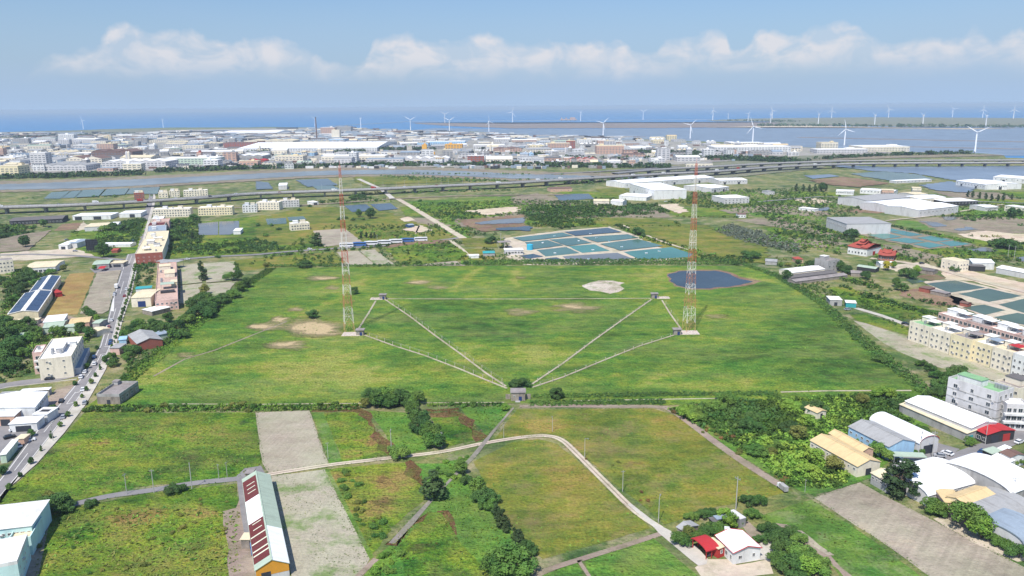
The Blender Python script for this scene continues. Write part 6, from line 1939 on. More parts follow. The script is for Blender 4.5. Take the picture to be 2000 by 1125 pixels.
for i, (x, y, hh, kind, lb) in enumerate([(641, 897, 7, 0, 'white pole at the corner of the bare tilled field'), (765, 890, 11, 0, 'tall white pole beside the round bush on the lane'), (863, 876, 7, 0, 'white pole at the end of the hedge by the lane'), (984, 856, 6, 0, 'short white pole left of the lane bend'),
                                      (1079, 843, 7, 1, 'white lamp post above the lane bend'), (1142, 893, 8, 1, 'white lamp post on the upper straight of the lane'), (1216, 960, 8, 0, 'white pole halfway down the straight lane'), (1286, 1021, 9, 1, 'white lamp post beside the concrete apron'),
                                      (1437, 996, 12, 0, 'tall pole behind the pale container shed'), (301, 963, 9, 0, 'white pole halfway along the grey farm road'), (248, 966, 8, 0, 'grey pole on the left part of the farm road'), (375, 955, 10, 0, 'thin grey pole right of the roadside bush'), (428, 936, 6, 0, 'thin pole near the striped barn, left of two'),
                                      (444, 932, 6, 0, 'thin pole near the striped barn, right of two'), (1572, 962, 5, 0, 'short white pole at the tip of the gravel field'), (1820, 895, 11, 0, 'grey pole in the yard beside the arched halls'), (1796, 890, 10, 0, 'pole behind the parked cars in the village yard'), (1924, 868, 10, 0, 'pole in front of the red awning'),
                                      (1977, 980, 9, 0, 'pole at the mouth of the right edge arched hall'), (1968, 505, 12, 0, 'pole near the long white barn at the right edge'), (1980, 508, 12, 0, 'second pole near the long white barn'), (985, 487, 12, 0, 'pole behind the pond farm pump house'), (978, 480, 12, 0, 'pole beside the water works frame'),
                                      (832, 471, 11, 0, 'pole beside the last bus of the row'), (737, 478, 10, 0, 'pole behind the row of buses'), (1719, 525, 10, 0, 'white pole in front of the yellow tree'), (104, 862, 8, 1, 'lamp post on the left kerb of the main road'), (216, 590, 8, 1, 'lamp post beside the tilled field on the main road')]):
    spawn('pole' if not kind else 'lamp', pole_b if not kind else lamp_b, P(x, y), 0.5 + i, hh / (9.0 if not kind else 8.3), lb, 'pole' if not kind else 'lamp post', 'poles in the fields' if not kind else 'lamp posts')


# ============================================================ wind turbines
def rotor_mesh():
    m = MB()
    for k in range(3):
        a = k * 2 * math.pi / 3
        d = Vector((math.sin(a), 0, math.cos(a)))
        s = Vector((math.cos(a), 0, -math.sin(a)))
        st = [(0.9, 0.55, 0.5), (3, 0.9, 0.45), (8, 1.7, 0.35), (18, 1.15, 0.22), (28, 0.7, 0.14), (34.5, 0.25, 0.06)]
        pr = None
        for (r_, c_, t_) in st:
            c_ *= 1.35
            q = [d * r_ - s * c_ * 0.4, d * r_ + Vector((0, -t_, 0)), d * r_ + s * c_ * 0.8, d * r_ + Vector((0, t_, 0))]
            if pr:
                for j in range(4):
                    m.quad(pr[j], pr[(j + 1) % 4], q[(j + 1) % 4], q[j])
            pr = q
        m.quad(*pr)
    m.tube((0, 1.2, 0), (0, -1.6, 0), 1.3, 8, 0.5)
    return m.mesh('rotor', 'turbine_white')


ROT = None


def turbine_b():
    r = empty('wind_turbine', (0, 0, 0))
    m = MB()
    m.tube((0, 0, -1), (0, 0, 54), 2.6, 10, 1.5)
    m.build('tower', 'turbine_white', r)
    m = MB()
    m.box((0, 1.2, 55.4), (3.2, 8.6, 3.2))
    m.build('nacelle', 'turbine_white', r)
    link('rotor', rotor_mesh(), r, (0, -4.2, 55.4))
    return r


TB = [(163, 252, 235, 95, 0.9), (319, 249, 234, 10, 1.2), (615, 247, 231, 60, 0.2), (705, 250, 231, 10, 1.25), (802, 255, 234, 60, 0.1), (869, 240, 223, 62, 0.1), (878, 257, 235, 58, 0.15), (955, 257, 237, 110, 0.6), (1001, 238, 219, 20, 0.5), (1134, 236, 219, 40, 0.8),
      (1178, 265, 240, 45, 0.15), (1256, 234, 218, 60, 0.2), (1348, 270, 244, 45, 0.1), (1392, 235, 216, 110, 0.7), (1422, 235, 222, 30, 1.1), (1461, 237, 222, 35, 0.7), (1470, 277, 247, 100, 0.3), (1505, 240, 223, 35, 1.2), (1508, 232, 216, 95, 0.3), (1598, 242, 223, 60, 1.1),
      (1624, 231, 216, 0, 0.2), (1649, 283, 252, 108, 0.25), (1708, 245, 225, 60, 1.1), (1735, 230, 214, 95, 0.2), (1802, 246, 225, 60, 1.1), (1860, 229, 213, 80, 0.4), (1904, 296, 258, 62, 0.05), (1919, 230, 214, 0, 0.2), (1925, 247, 226, 55, 1.2), (1979, 232, 214, 0, 0.1)]
for i, (x, y, yh, ang, yaw) in enumerate(TB):
    yinf = 208 - 0.0075 * (x - 1000)
    hub = CAMH * (y - yh) / (y - yinf)
    p = P(x, y)
    zone = 'on the far left shore' if x < 400 else 'behind the industrial district' if x < 760 else 'beyond the harbour water' if x < 980 else ('in the lagoon just past the factories' if y > 260 else ('on the distant sea wall' if x < 1460 else 'on the far right shoreland'))
    r = spawn('turbine', turbine_b, (p.x, p.y, 0), math.atan2(-p.x, p.y) * 0 + math.atan2(p.x, p.y) * -1 + yaw * (1 if i % 2 else -1) * (1 if yaw > 0.6 else 1), hub / 55.4, f'white three bladed wind turbine {zone}', 'wind turbine', 'wind turbines along the coast')
    for ch in r.children:
        if ch.name.startswith('rotor'):
            ch.rotation_euler = (0, R(ang), 0)
# ============================================================ elevated highway
def deck(name, label, px, width, z, thick=1.8, nb=None, pierstep=38, pier_w=9, lane=True):
    c = [P(x, y, z) for x, y in path_smooth(px, 5)]
    r = empty(name, (c[len(c) // 2].x, c[len(c) // 2].y, 0), 0, label, 'highway bridge')
    o_ = Vector((c[len(c) // 2].x, c[len(c) // 2].y, 0))
    nr = []
    for i in range(len(c)):
        d = (c[min(i + 1, len(c) - 1)] - c[max(0, i - 1)]).normalized()
        nr.append(Vector((-d.y, d.x, 0)))

    def strip(w0, w1, z0, z1, mat, nm):
        m = MB()
        for i in range(len(c) - 1):
            p = []
            for j in (i, i + 1):
                b = c[j] - o_
                b.z = 0
                p.append([b + nr[j] * w0 + Vector((0, 0, z0)), b + nr[j] * w1 + Vector((0, 0, z0)), b + nr[j] * w1 + Vector((0, 0, z1)), b + nr[j] * w0 + Vector((0, 0, z1))])
            for k in range(4):
                l = (k + 1) % 4
                m.quad(p[0][k], p[1][k], p[1][l], p[0][l])
        return m.build(nm, mat, r)
    h = width / 2
    strip(-h, h, z - 0.5, z, 'deck', 'deck_slab')
    strip(-h * 0.62, h * 0.62, z - thick - 0.6, z - 0.51, 'under_shade', 'girder')
    strip(-h - 0.35, -h - 0.01, z - 0.7, z + 0.9, 'wall_grey', 'side_barrier')
    strip(h + 0.01, h + 0.35, z - 0.7, z + 0.9, 'wall_grey', 'side_barrier')
    strip(-0.3, 0.3, z + 0.01, z + 0.9, 'wall_palegrey', 'median_barrier')
    if lane:
        for w in (-h * 0.52, h * 0.52):
            strip(w - h * 0.42, w + h * 0.42, z + 0.005, z + 0.03, 'road_grey', 'carriageway')
    # piers
    acc, k = 0, 0
    for i in range(1, len(c)):
        seg = (c[i] - c[i - 1]).length
        acc += seg
        while acc > pierstep:
            acc -= pierstep
            t = 1 - acc / seg
            b = c[i - 1].lerp(c[i], t) - o_
            b.z = 0
            an = math.atan2(nr[i].y, nr[i].x)
            m = MB()
            m.box((b.x, b.y, (z - thick) / 2 - 0.5), (pier_w, 2.4, z - thick + 1 - 1.2), rz=an)
            m.box((b.x, b.y, z - thick - 0.65), (width * 0.86, 2.8, 1.3), rz=an)
            m.build('pier', 'pier', r)
            k += 1
            if k > 95:
                return r, c, nr
    return r, c, nr


plain('road_grey', G(124, 122, 118), var=0.06, scale=0.05)
HW, HC, HN = deck('elevated_highway', 'long elevated highway crossing the whole scene in front of the canal', [(-160, 415), (0, 404.5), (140, 400), (290, 392), (400, 385), (500, 377.5), (665, 371.5), (785, 366.5), (900, 361), (1000, 356.5), (1100, 350.5), (1200, 344.5), (1300, 339), (1400, 334), (1500, 326.5), (1600, 321.5), (1740, 318.5), (2000, 317.5), (2300, 317)], 18.5, 8.5, pierstep=46)
H2, HC2, HN2 = deck('highway_ramp', 'second highway carriageway merging at the right behind the main viaduct', [(1200, 338), (1280, 331), (1400, 324.5), (1500, 319), (1600, 315.5), (1700, 313.5), (2000, 312.5), (2300, 312)], 16, 8, pierstep=50)
ribbon('harbour_road', [(1040, 343), (1150, 337), (1260, 331), (1330, 325)], 14, 'asphalt', 1.4)
sheet('breakwater', [(1560, 312), (1700, 306), (1850, 302.5), (1950, 302.5), (1962, 304.5), (1880, 306.5), (1740, 309.5), (1640, 313)], 'dry_mud', 1.0, wob=4)
sheet('interchange_ground', [(1290, 327), (1560, 305), (1800, 299), (1760, 304), (1640, 313), (1600, 330), (1400, 350), (1250, 352)], 'coast_land', 0.75, wob=4)


# ============================================================ vehicles
def car_b(paint):
    def b():
        r = empty('car', (0, 0, 0))
        m = MB()
        pr = [(-2.15, .45), (-2.2, .85), (-1.9, 1.0), (-1.0, 1.05), (1.1, 1.02), (2.0, .88), (2.2, .6), (2.15, .35), (-2.1, .32)]
        for s in (0,):
            L_ = [(x, -0.88, z) for x, z in pr]
            Q_ = [(x, 0.88, z) for x, z in pr]
            m.quad(*L_)
            m.quad(*Q_[::-1])
            for i in range(len(pr)):
                j = (i + 1) % len(pr)
                m.quad(L_[i], Q_[i], Q_[j], L_[j])
        m.box((-0.35, 0, 1.49), (1.9, 1.36, 0.05))
        m.build('body', paint, r)
        g = MB()
        g.box((-0.3, 0, 1.25), (2.9, 1.6, 0.44), taper=0.78)
        g.build('window', 'glass_dark', r)
        for x in (-1.35, 1.4):
            for s in (-1, 1):
                w = MB()
                w.tube((x, s * 0.70, 0.33), (x, s * 0.92, 0.33), 0.33, 10)
                w.build('wheel', 'rubber', r)
        return r
    return b


def bus_b(paint):
    def b():
        r = empty('coach', (0, 0, 0))
        m = MB()
        m.box((0, 0, 1.95), (11.6, 2.5, 3.0), taper=0.985)
        m.box((-1, 0, 3.55), (4, 1.7, 0.25))
        m.build('body', paint, r)
        for s in (-1, 1):
            g = MB()
            g.box((0.1, s * 1.24, 2.35), (10.6, 0.08, 0.95))
            g.build('side_window', 'glass_dark', r)
        g = MB()
        g.box((5.8, 0, 2.2), (0.1, 2.1, 1.4))
        g.build('windscreen', 'glass_dark', r)
        for x in (-3.4, 3.8):
            for s in (-1, 1):
                w = MB()
                w.tube((x, s * 0.95, 0.5), (x, s * 1.27, 0.5), 0.5, 10)
                w.build('wheel', 'rubber', r)
        return r
    return b


def truck_b(paint, cargo):
    def b():
        r = empty('truck', (0, 0, 0))
        m = MB()
        m.box((2.6, 0, 1.45), (1.7, 2.1, 1.9), taper=0.9)
        m.build('cab', paint, r)
        m = MB()
        m.box((-0.9, 0, 1.9), (5.0, 2.2, 2.4))
        m.build('cargo_box', cargo, r)
        m = MB()
        m.box((0.4, 0, 0.6), (6.6, 1.6, 0.25))
        m.build('chassis', 'rubber', r)
        g = MB()
        g.box((3.46, 0, 1.85), (0.06, 1.6, 0.7))
        g.build('windscreen', 'glass_dark', r)
        for x in (-2.4, 2.5):
            for s in (-1, 1):
                w = MB()
                w.tube((x, s * 0.75, 0.45), (x, s * 1.08, 0.45), 0.45, 10)
                w.build('wheel', 'rubber', r)
        return r
    return b


def head(p0, p1):
    a, b = P(*p0), P(*p1)
    return math.atan2((b - a).y, (b - a).x)


ZONES = [((0, 600, 420, 700), 'in the gardens left of the main road'), ((0, 700, 420, 760), 'at the left edge near the apartment block'), ((0, 400, 270, 600), 'in the yards left of the main road'), ((250, 400, 480, 530), 'behind the row houses'), ((230, 530, 520, 760), 'along the left edge of the station field'),
         ((480, 390, 1000, 522), 'in the fields beyond the station'), ((1000, 380, 1460, 440), 'in the woods near the white warehouse'), ((1000, 440, 1460, 520), 'around the pond farm'), ((1460, 330, 2000, 470), 'in the right scrubland'), ((1460, 470, 2000, 640), 'around the temple village'),
         ((480, 520, 1700, 770), 'inside the station field'), ((690, 765, 830, 812), 'in the clump above the small plots'), ((790, 800, 880, 900), 'in the hedge between the small plots'), ((900, 900, 1060, 1125), 'in the dark row beside the olive field'), ((0, 765, 1280, 812), 'in the hedge below the station field'),
         ((1280, 765, 1760, 960), 'in the right hand thicket'), ((1700, 640, 2000, 800), 'behind the grey building'), ((1640, 850, 2000, 1125), 'among the lower right halls'), ((1270, 980, 1640, 1125), 'around the white farmhouse'), ((0, 800, 500, 1125), 'in the lower left field'), ((500, 880, 1280, 1125), 'in the lower middle fields'), ((0, 200, 2000, 400), 'near the highway')]


def zone(x, y):
    for (a, b, c, d), nm in ZONES:
        if a <= x <= c and b <= y <= d:
            return nm
    return 'near the edge of the view'


RD = head((160, 740), (235, 590))
cr_ = random.Random(9)
CARS = [((218, 628), RD, 'white', 'white car driving on the main road past the small huts'), ((213, 641), RD, 'red', 'dark red car driving on the main road beside the garden trees'), ((185, 713), RD, 'white', 'white car on the main road beside the apartment block'), ((36, 873), RD + .5, 'white', 'white car parked at the low yard wall by the main road'),
        ((19, 856), RD - 1.2, 'black', 'dark car parked in the asphalt yard at the left edge'), ((97, 742), 0.2, 'black', 'black car parked at the foot of the apartment block'), ((112, 738), 0.2, 'silver', 'silver car parked in front of the apartment block'), ((166, 789), RD, 'silver', 'silver van parked on the pavement by the grey concrete house'),
        ((224, 700), RD + .3, 'white', 'white car half hidden in the garden beside the station hedge'), ((228, 690), 0.6, 'white', 'white car under trees east of the main road'), ((62, 688), 0.9, 'silver', 'silver car parked between the sheds on the left'), ((65, 634), 0.4, 'white', 'white car in the yard of the pale green sheds'),
        ((1763, 903), 1.0, 'white', 'white van parked behind the garden wall near the blue shed'), ((1795, 893), 2.6, 'black', 'dark car parked beside the white van near the blue shed'), ((1918, 885), 0.6, 'blue', 'blue car under the small roof on the village street'), ((1990, 866), 0.5, 'white', 'white car on the village street at the right edge'),
        ((190, 516), 0.2, 'white', 'white car parked beside the red canopy stall'), ((205, 517), 0.2, 'silver', 'silver car parked beside the red canopy stall'), ((215, 517), 0.2, 'black', 'black car parked beside the red canopy stall'), ((168, 450), 0.3, 'white', 'white car in the gravel yard near the warehouse'),
        ((147, 492), 0.1, 'silver', 'silver car at the edge of the gravel yard'), ((98, 445), 0.9, 'black', 'black car on the gravel near the brown lot'), ((366, 508), 0.1, 'white', 'white car on the country road behind the open concrete frame'), ((1655, 606), 0.2, 'silver', 'silver car beside the teal and white hut'),
        ((1768, 634), -0.5, 'black', 'black car parked at the head of the long cream row'), ((605, 488), 0.1, 'white', 'white van on the country road left of the buses'), ((1745, 517), 0.3, 'white', 'white car in the temple court'), ((1800, 516), 0.1, 'black', 'black car in front of the sandy yard')]
for k in range(22):
    i_ = 3 + k % 11
    t_ = cr_.random()
    side = cr_.random() < 0.5
    E_ = RR if side else RL
    p_ = tuple(E_[i_][j] + (E_[i_ + 1][j] - E_[i_][j]) * t_ for j in (0, 1))
    CARS.append(((p_[0] + (-2 if side else 2), p_[1]), RD, cr_.choice(['white', 'silver', 'black', 'white', 'red', 'blue']), None))
for (x_, y_, c_) in ((30, 842, 'white'), (46, 838, 'silver'), (10, 885, 'silver'), (58, 862, 'white'), (1835, 893, 'silver'), (1850, 888, 'white'), (1955, 858, 'silver'), (1968, 852, 'black'), (1925, 1000, 'white'), (1400, 1072, 'silver'), (1462, 388, 'white'), (1420, 390, 'silver'), (1440, 392, 'black'), (1862, 417, 'white'), (1300, 395, 'white'), (130, 470, 'silver'), (150, 475, 'white')):
    CARS.append(((x_, y_), cr_.uniform(0, 3), c_, None))
for (p, a, col, lb) in CARS:
    lb = lb or (f'{col} car parked along the kerb of the main road' if a == RD else f'{col} car parked in a yard ' + zone(*p))
    z = 0.14
    if p[0] < 260 and a == RD:
        z = 0.2
    q = P(*p)
    spawn('car_' + col, car_b('car_' + col), (q.x, q.y, z if p[1] > 520 else 0.4), a, 1.0, lb, 'car')
q = P(228, 563)
spawn('truck_red', truck_b('car_red', 'wall_white'), (q.x, q.y, 0.2), RD, 1.0, 'red truck with white cargo box on the main road beside the tilled field', 'truck')
q = P(496, 1078)
spawn('truck_blue', truck_b('car_blue', 'bus_blue'), (q.x, q.y, 0.1), head((500, 1112), (475, 936)), 0.8, 'small blue truck parked under the eave of the striped barn', 'truck')
q = P(1528, 957)
spawn('excavator', truck_b('car_white', 'wall_grey'), (q.x, q.y, 0.1), 1.8, 0.7, 'small white truck at the end of the dirt track', 'truck')
ho = 'white coach|blue and white coach|white coach|white coach|white coach|blue coach|white coach'.split('|')
nth = 'first second third fourth fifth sixth last'.split()
for i, (x, y) in enumerate([(677, 483), (702, 481.5), (725, 479.5), (751, 477.5), (773, 475.5), (796, 473.5), (822, 471.5)]):
    q = P(x, y)
    spawn('bus' + ('b' if i in (1, 5) else 'w'), bus_b('bus_blue' if i in (1, 5) else 'car_white'), (q.x, q.y, 0.42), 0.10, 1.12, f'{ho[i]} parked on the country road, {nth[i]} of seven from the left', 'coach', 'coaches parked along the country road')
# highway traffic and lamps
rv = random.Random(3)
kinds = ['car_white', 'car_silver', 'car_red', 'car_black', 'truck_w', 'truck_w', 'car_white', 'truck_r']


def on_deck(C, Nn, f, off):
    k = f * (len(C) - 1)
    i = int(k)
    p = C[i].lerp(C[min(i + 1, len(C) - 1)], k - i) + Nn[i] * off
    d = Nn[i]
    return p, math.atan2(-d.x, d.y)


for k in range(26):
    f = 0.06 + 0.86 * k / 26 + rv.uniform(-.008, .008)
    off = rv.choice([-6.8, -3.2, 3.2, 6.8])
    p, a = on_deck(HC, HN, f, off)
    kd = rv.choice(kinds)
    if kd.startswith('truck'):
        spawn(kd, truck_b('car_white' if kd == 'truck_w' else 'car_red', 'wall_white' if kd == 'truck_w' else 'edge_red'), (p.x, p.y, 8.54), a, 1.1, ('white' if kd == 'truck_w' else 'red') + ' truck driving on the elevated highway', 'truck', 'traffic on the highway')
    else:
        spawn(kd, car_b(kd), (p.x, p.y, 8.54), a, 1.15, kd[4:] + ' car driving on the elevated highway', 'car', 'traffic on the highway')
for k in range(56):
    f = 0.30 + 0.66 * k / 64
    p, a = on_deck(HC, HN, f, 9.3 if k % 2 else -9.3)
    spawn('lamp', lamp_b, (p.x, p.y, 8.5), a + (math.pi / 2 if k % 2 else -math.pi / 2), 1.25, 'lamp post on the ' + ('far' if k % 2 else 'near') + ' edge of the elevated highway', 'lamp post', 'lamp posts of the highway')

# ============================================================ industrial district
fr = random.Random(21)
WALLC = ['wall_white', 'wall_palegrey', 'wall_cream', 'wall_grey', 'wall_yellow', 'wall_tan', 'wall_blue']
ROOFC = [('white', 'roof_white'), ('white', 'roof_plainwhite'), ('grey', 'roof_grey'), ('cream', 'roof_cream'), ('blue grey', 'roof_bluegrey'), ('dark grey', 'roof_darkgrey'), ('pale green', 'roof_green'), ('tan', 'roof_beige'), ('brown', 'roof_brown')]
RW = [7, 6, 8, 5, 3, 3, 0.6, 1.2, 0.8]


def factory(c, L_, W_, h, rz, kind, wall, rm, label, name='factory', rise=3.0, bays=1, winrow=True, cat='factory'):
    m = MB()
    hx, hy = L_ / 2, W_ / 2
    m.prism([(-hx, -hy), (hx, -hy), (hx, hy), (-hx, hy)], -1, h, top=(kind == 'flat'))
    r_ = MB()
    if kind == 'gable':
        n = bays
        bw = L_ / n
        for i in range(n):
            x0 = -hx + i * bw
            xm, x1 = x0 + bw / 2, x0 + bw
            for s in (-1, 1):
                q = [(x0, s * hy, h), (x1, s * hy, h), (xm, s * hy, h + rise)]
                m.quad(*(q if s < 0 else q[::-1]))
            e = 0.6
            r_.quad((x0, -hy - e, h + .1), (xm, -hy - e, h + rise + .1), (xm, hy + e, h + rise + .1), (x0, hy + e, h + .1))
            r_.quad((xm, -hy - e, h + rise + .1), (x1, -hy - e, h + .1), (x1, hy + e, h + .1), (xm, hy + e, h + rise + .1))
    elif kind == 'long':
        for s in (-1, 1):
            q = [(s * hx, -hy, h), (s * hx, hy, h), (s * hx, 0, h + rise)]
            m.quad(*(q if s > 0 else q[::-1]))
        e = 0.6
        r_.quad((-hx - e, -hy - e, h + .05), (hx + e, -hy - e, h + .05), (hx + e, 0, h + rise + .1), (-hx - e, 0, h + rise + .1))
        r_.quad((-hx - e, 0, h + rise + .1), (hx + e, 0, h + rise + .1), (hx + e, hy + e, h + .05), (-hx - e, hy + e, h + .05))
    elif kind == 'arch':
        n = 8
        for i in range(n):
            t0, t1 = math.pi * i / n, math.pi * (i + 1) / n
            r_.quad((-hx, -hy * math.cos(t0), h + rise * math.sin(t0)), (hx, -hy * math.cos(t0), h + rise * math.sin(t0)), (hx, -hy * math.cos(t1), h + rise * math.sin(t1)), (-hx, -hy * math.cos(t1), h + rise * math.sin(t1)))
        for s in (-1, 1):
            m.quad(*[(s * hx, -hy * math.cos(math.pi * i / n), h + rise * math.sin(math.pi * i / n)) for i in range(n + 1)])
    else:
        r_.box((0, 0, h + 0.15), (L_ + 0.5, W_ + 0.5, 0.4))
        if h > 14 or fr.random() < 0.35:
            r_.box((fr.uniform(-.3, .3) * L_, fr.uniform(-.2, .3) * W_, h + 2.2), (max(5, L_ * 0.16), max(5, W_ * 0.25), 4.0))
    m2 = MB()
    if winrow:
        fl_ = max(1, int(h // 4.5))
        nw = max(3, int(L_ / 8))
        for f in range(fl_):
            z = 3.0 + f * 4.4
            if z > h - 1.5:
                break
            for i in range(nw):
                m2.box(((i + .5) / nw * L_ - hx, -hy - 0.1, z), (L_ / nw * 0.62, 0.3, 1.7))
        nd = max(2, int(W_ / 10))
        for f in range(fl_):
            z = 3.0 + f * 4.4
            if z > h - 1.5:
                break
            for i in range(nd):
                for s in (-1, 1):
                    m2.box((s * (hx + 0.1), (i + .5) / nd * W_ - hy, z), (0.3, W_ / nd * 0.55, 1.7))
    base = len(m.v)
    m.v += m2.v
    m.f += [tuple(i + base for i in f) for f in m2.f]
    m.m += [1] * len(m2.f)
    o = m.build(name, [wall, 'glass_far'], None, (c.x, c.y, 0.6), rz)
    tag(o, label, cat, 'buildings of the industrial district' if cat == 'factory' else None)
    r_.build('roof', rm, o)
    return o


def far(px, y, wpx, hpx, dep, kind, wall, rm, label, rise=3.0, bays=1, rz=0.0, cat='factory', name='factory', winrow=True):
    """front base centre in the photo, width and height in photo pixels"""
    p = P(px, y)
    d = math.hypot(p.x, p.y)
    s = math.hypot(d, CAMH) / F
    L_ = wpx * s
    h = max(4, hpx * s)
    q = Vector((-math.sin(rz), math.cos(rz), 0)) * dep / 2
    return factory(p + q, L_, dep, h, rz, kind, wall, rm, label, name, rise, bays, winrow, cat)


SPEC = [
    (886, 295, 33, 12, 40, 'flat', 'plant_orange', 'plant_orange', 'bright orange box shaped plant building', 'factory', {}), (829, 300, 9, 16, 14, 'flat', 'plant_orange', 'plant_orange', 'bright orange silo tower beside the orange conveyor', 'silo', dict(winrow=False)),
    (842, 304, 14, 6, 14, 'flat', 'plant_orange', 'plant_orange', 'small orange machine house beside the orange silo tower', 'factory', {}), (929, 320, 31, 15, 22, 'flat', 'wall_brick', 'roof_plainwhite', 'red brick six storey office with white window bands', 'office', {}),
    (77, 330, 26, 26, 24, 'flat', 'wall_palegrey', 'roof_plainwhite', 'pale slab tower block with a dark stair core', 'tower block', {}), (92, 325, 6, 22, 10, 'flat', 'wall_palegrey', 'roof_grey', 'slender lift shaft beside the pale slab tower', 'tower block', {}),
    (1092, 296, 42, 15, 40, 'flat', 'wall_tan', 'roof_cream', 'tan brick office block left of the great tan complex', 'office', {}), (1115, 292, 16, 16, 30, 'flat', 'wall_brick', 'roof_cream', 'narrow red brown block beside the tan brick office', 'office', {}),
    (1192, 301, 52, 15, 50, 'flat', 'wall_tan', 'roof_cream', 'great stepped tan brick complex near the canal trees', 'office', {}), (1178, 284, 20, 9, 40, 'flat', 'wall_tan', 'roof_plainwhite', 'red brown upper block of the tan brick complex', 'office', {}),
    (1232, 305, 26, 10, 30, 'flat', 'wall_tan', 'roof_brown', 'low tan wing right of the tan brick complex', 'office', {}), (1296, 314, 24, 22, 24, 'flat', 'wall_palegrey', 'roof_grey', 'pale grey balcony fronted tower block by the trees', 'tower block', {}),
    (1140, 320, 52, 9, 26, 'gable', 'wall_pink', 'roof_tile_red', 'pink walled hall with red roof ends before the trees', 'factory', dict(bays=4)), (1312, 275, 18, 9, 30, 'arch', 'wall_yellow', 'roof_beige', 'yellow rounded storage hall on the lagoon shore', 'factory', {}),
    (1345, 316, 44, 8, 50, 'long', 'wall_palegrey', 'roof_plainwhite', 'wide pale hall with stepped roof beside the highway', 'factory', {}), (1366, 327, 50, 7, 14, 'flat', 'wall_cream', 'roof_grey', 'long cream arcade building beside the interchange', 'factory', {}),
    (1730, 296, 82, 8, 90, 'flat', 'wall_cream', 'roof_plainwhite', 'very wide cream white hall on the lagoon shore', 'factory', {}), (1645, 300, 90, 7, 50, 'flat', 'wall_palegrey', 'roof_plainwhite', 'long low pale hall in front of the wide cream hall', 'factory', {}),
    (1620, 290, 30, 10, 40, 'flat', 'wall_cream', 'roof_cream', 'cream office block on the shore left of the wide hall', 'factory', {}), (1470, 298, 140, 10, 90, 'flat', 'wall_white', 'roof_plainwhite', 'huge white roofed plant at the shore by the three bladed turbine', 'factory', {}),
    (1460, 288, 60, 8, 60, 'flat', 'wall_cream', 'roof_white', 'cream rooftop block behind the huge white roofed plant', 'factory', {}), (1410, 302, 70, 5, 50, 'gable', 'wall_palegrey', 'roof_grey', 'low grey multi gabled hall before the huge white plant', 'factory', dict(bays=4)),
    (656, 272, 15, 17, 30, 'flat', 'wall_cream', 'roof_cream', 'tall cream processing tower near the striped chimney', 'factory', dict(winrow=False)), (640, 262, 26, 12, 60, 'flat', 'wall_tan', 'roof_plainwhite', 'brown block at the foot of the tall chimney', 'factory', {}),
    (670, 257, 30, 9, 60, 'flat', 'wall_grey', 'roof_grey', 'grey block with vertical ribs behind the cream tower', 'factory', {}), (485, 262, 104, 2.5, 300, 'long', 'roof_white', 'roof_white', 'vast white roof on the seashore left of the chimney', 'factory', dict(winrow=False, rise=7)),
    (600, 297, 260, 7, 420, 'long', 'wall_white', 'roof_white', 'very long white low roofed plant in the centre of the district', 'factory', dict(rise=9)), (525, 284, 90, 8, 90, 'gable', 'wall_cream', 'roof_cream', 'cream roofed plant left of the very long white plant', 'factory', dict(bays=3, rise=4)),
    (165, 322, 60, 10, 50, 'gable', 'wall_cream', 'roof_brown', 'cream plant with two brown gabled roofs', 'factory', dict(bays=2, rise=6)), (220, 312, 70, 13, 60, 'gable', 'roof_brown', 'roof_brown', 'dark brown triple gabled plant', 'factory', dict(bays=3, rise=6)),
    (125, 334, 75, 9, 60, 'gable', 'wall_palegrey', 'roof_grey', 'grey roofed hall before the canal trees at the left', 'factory', dict(bays=4, rise=3)), (15, 342, 36, 14, 40, 'flat', 'wall_yellow', 'roof_cream', 'pale yellow block at the left edge above the canal', 'factory', {}),
    (262, 330, 110, 12, 70, 'gable', 'wall_palegrey', 'roof_plainwhite', 'long pale multi gabled hall above the canal outfall', 'factory', dict(bays=5, rise=3)), (370, 322, 95, 11, 60, 'flat', 'wall_green', 'roof_plainwhite', 'pale green walled plant behind the canal trees', 'factory', {}),
    (390, 318, 8, 18, 10, 'flat', 'wall_tan', 'roof_tile_red', 'thin red brown tower beside the pale green plant', 'factory', {}), (412, 326, 26, 12, 30, 'flat', 'wall_white', 'roof_white', 'white box beside the thin red brown tower', 'factory', {}),
    (498, 324, 36, 9, 36, 'gable', 'wall_brick', 'roof_red', 'hall with bright red roof behind the canal trees', 'factory', dict(bays=2, rise=3)), (565, 318, 52, 12, 40, 'flat', 'wall_cream', 'roof_cream', 'cream flat block right of the red roofed hall', 'factory', {}),
    (690, 316, 120, 10, 60, 'flat', 'wall_cream', 'roof_plainwhite', 'long cream office front with rows of windows', 'factory', {}), (752, 320, 70, 9, 40, 'flat', 'wall_palegrey', 'roof_bluegrey', 'grey blue hall with round dark openings above the canal', 'factory', {}),
    (830, 318, 90, 7, 60, 'gable', 'wall_palegrey', 'roof_plainwhite', 'white fanned roofs left of the red brick office', 'factory', dict(bays=5, rise=4)), (975, 320, 50, 9, 50, 'long', 'wall_cream', 'roof_plainwhite', 'cream gabled hall right of the red brick office', 'factory', dict(rise=5)),
    (955, 292, 60, 8, 60, 'flat', 'wall_palegrey', 'roof_plainwhite', 'pale hall right of the bright orange building', 'factory', {}), (870, 284, 75, 7, 60, 'flat', 'wall_blue', 'roof_white', 'white roofed hall behind the bright orange building', 'factory', {}),
    (130, 277, 26, 12, 30, 'flat', 'wall_white', 'roof_white', 'white tower like block on the left shore side', 'factory', {}), (480, 290, 80, 10, 60, 'flat', 'wall_brick', 'roof_brown', 'long brown block in the left middle of the district', 'factory', {}),
]
plain('plant_orange', G(226, 172, 76), var=0.05)
occ = []
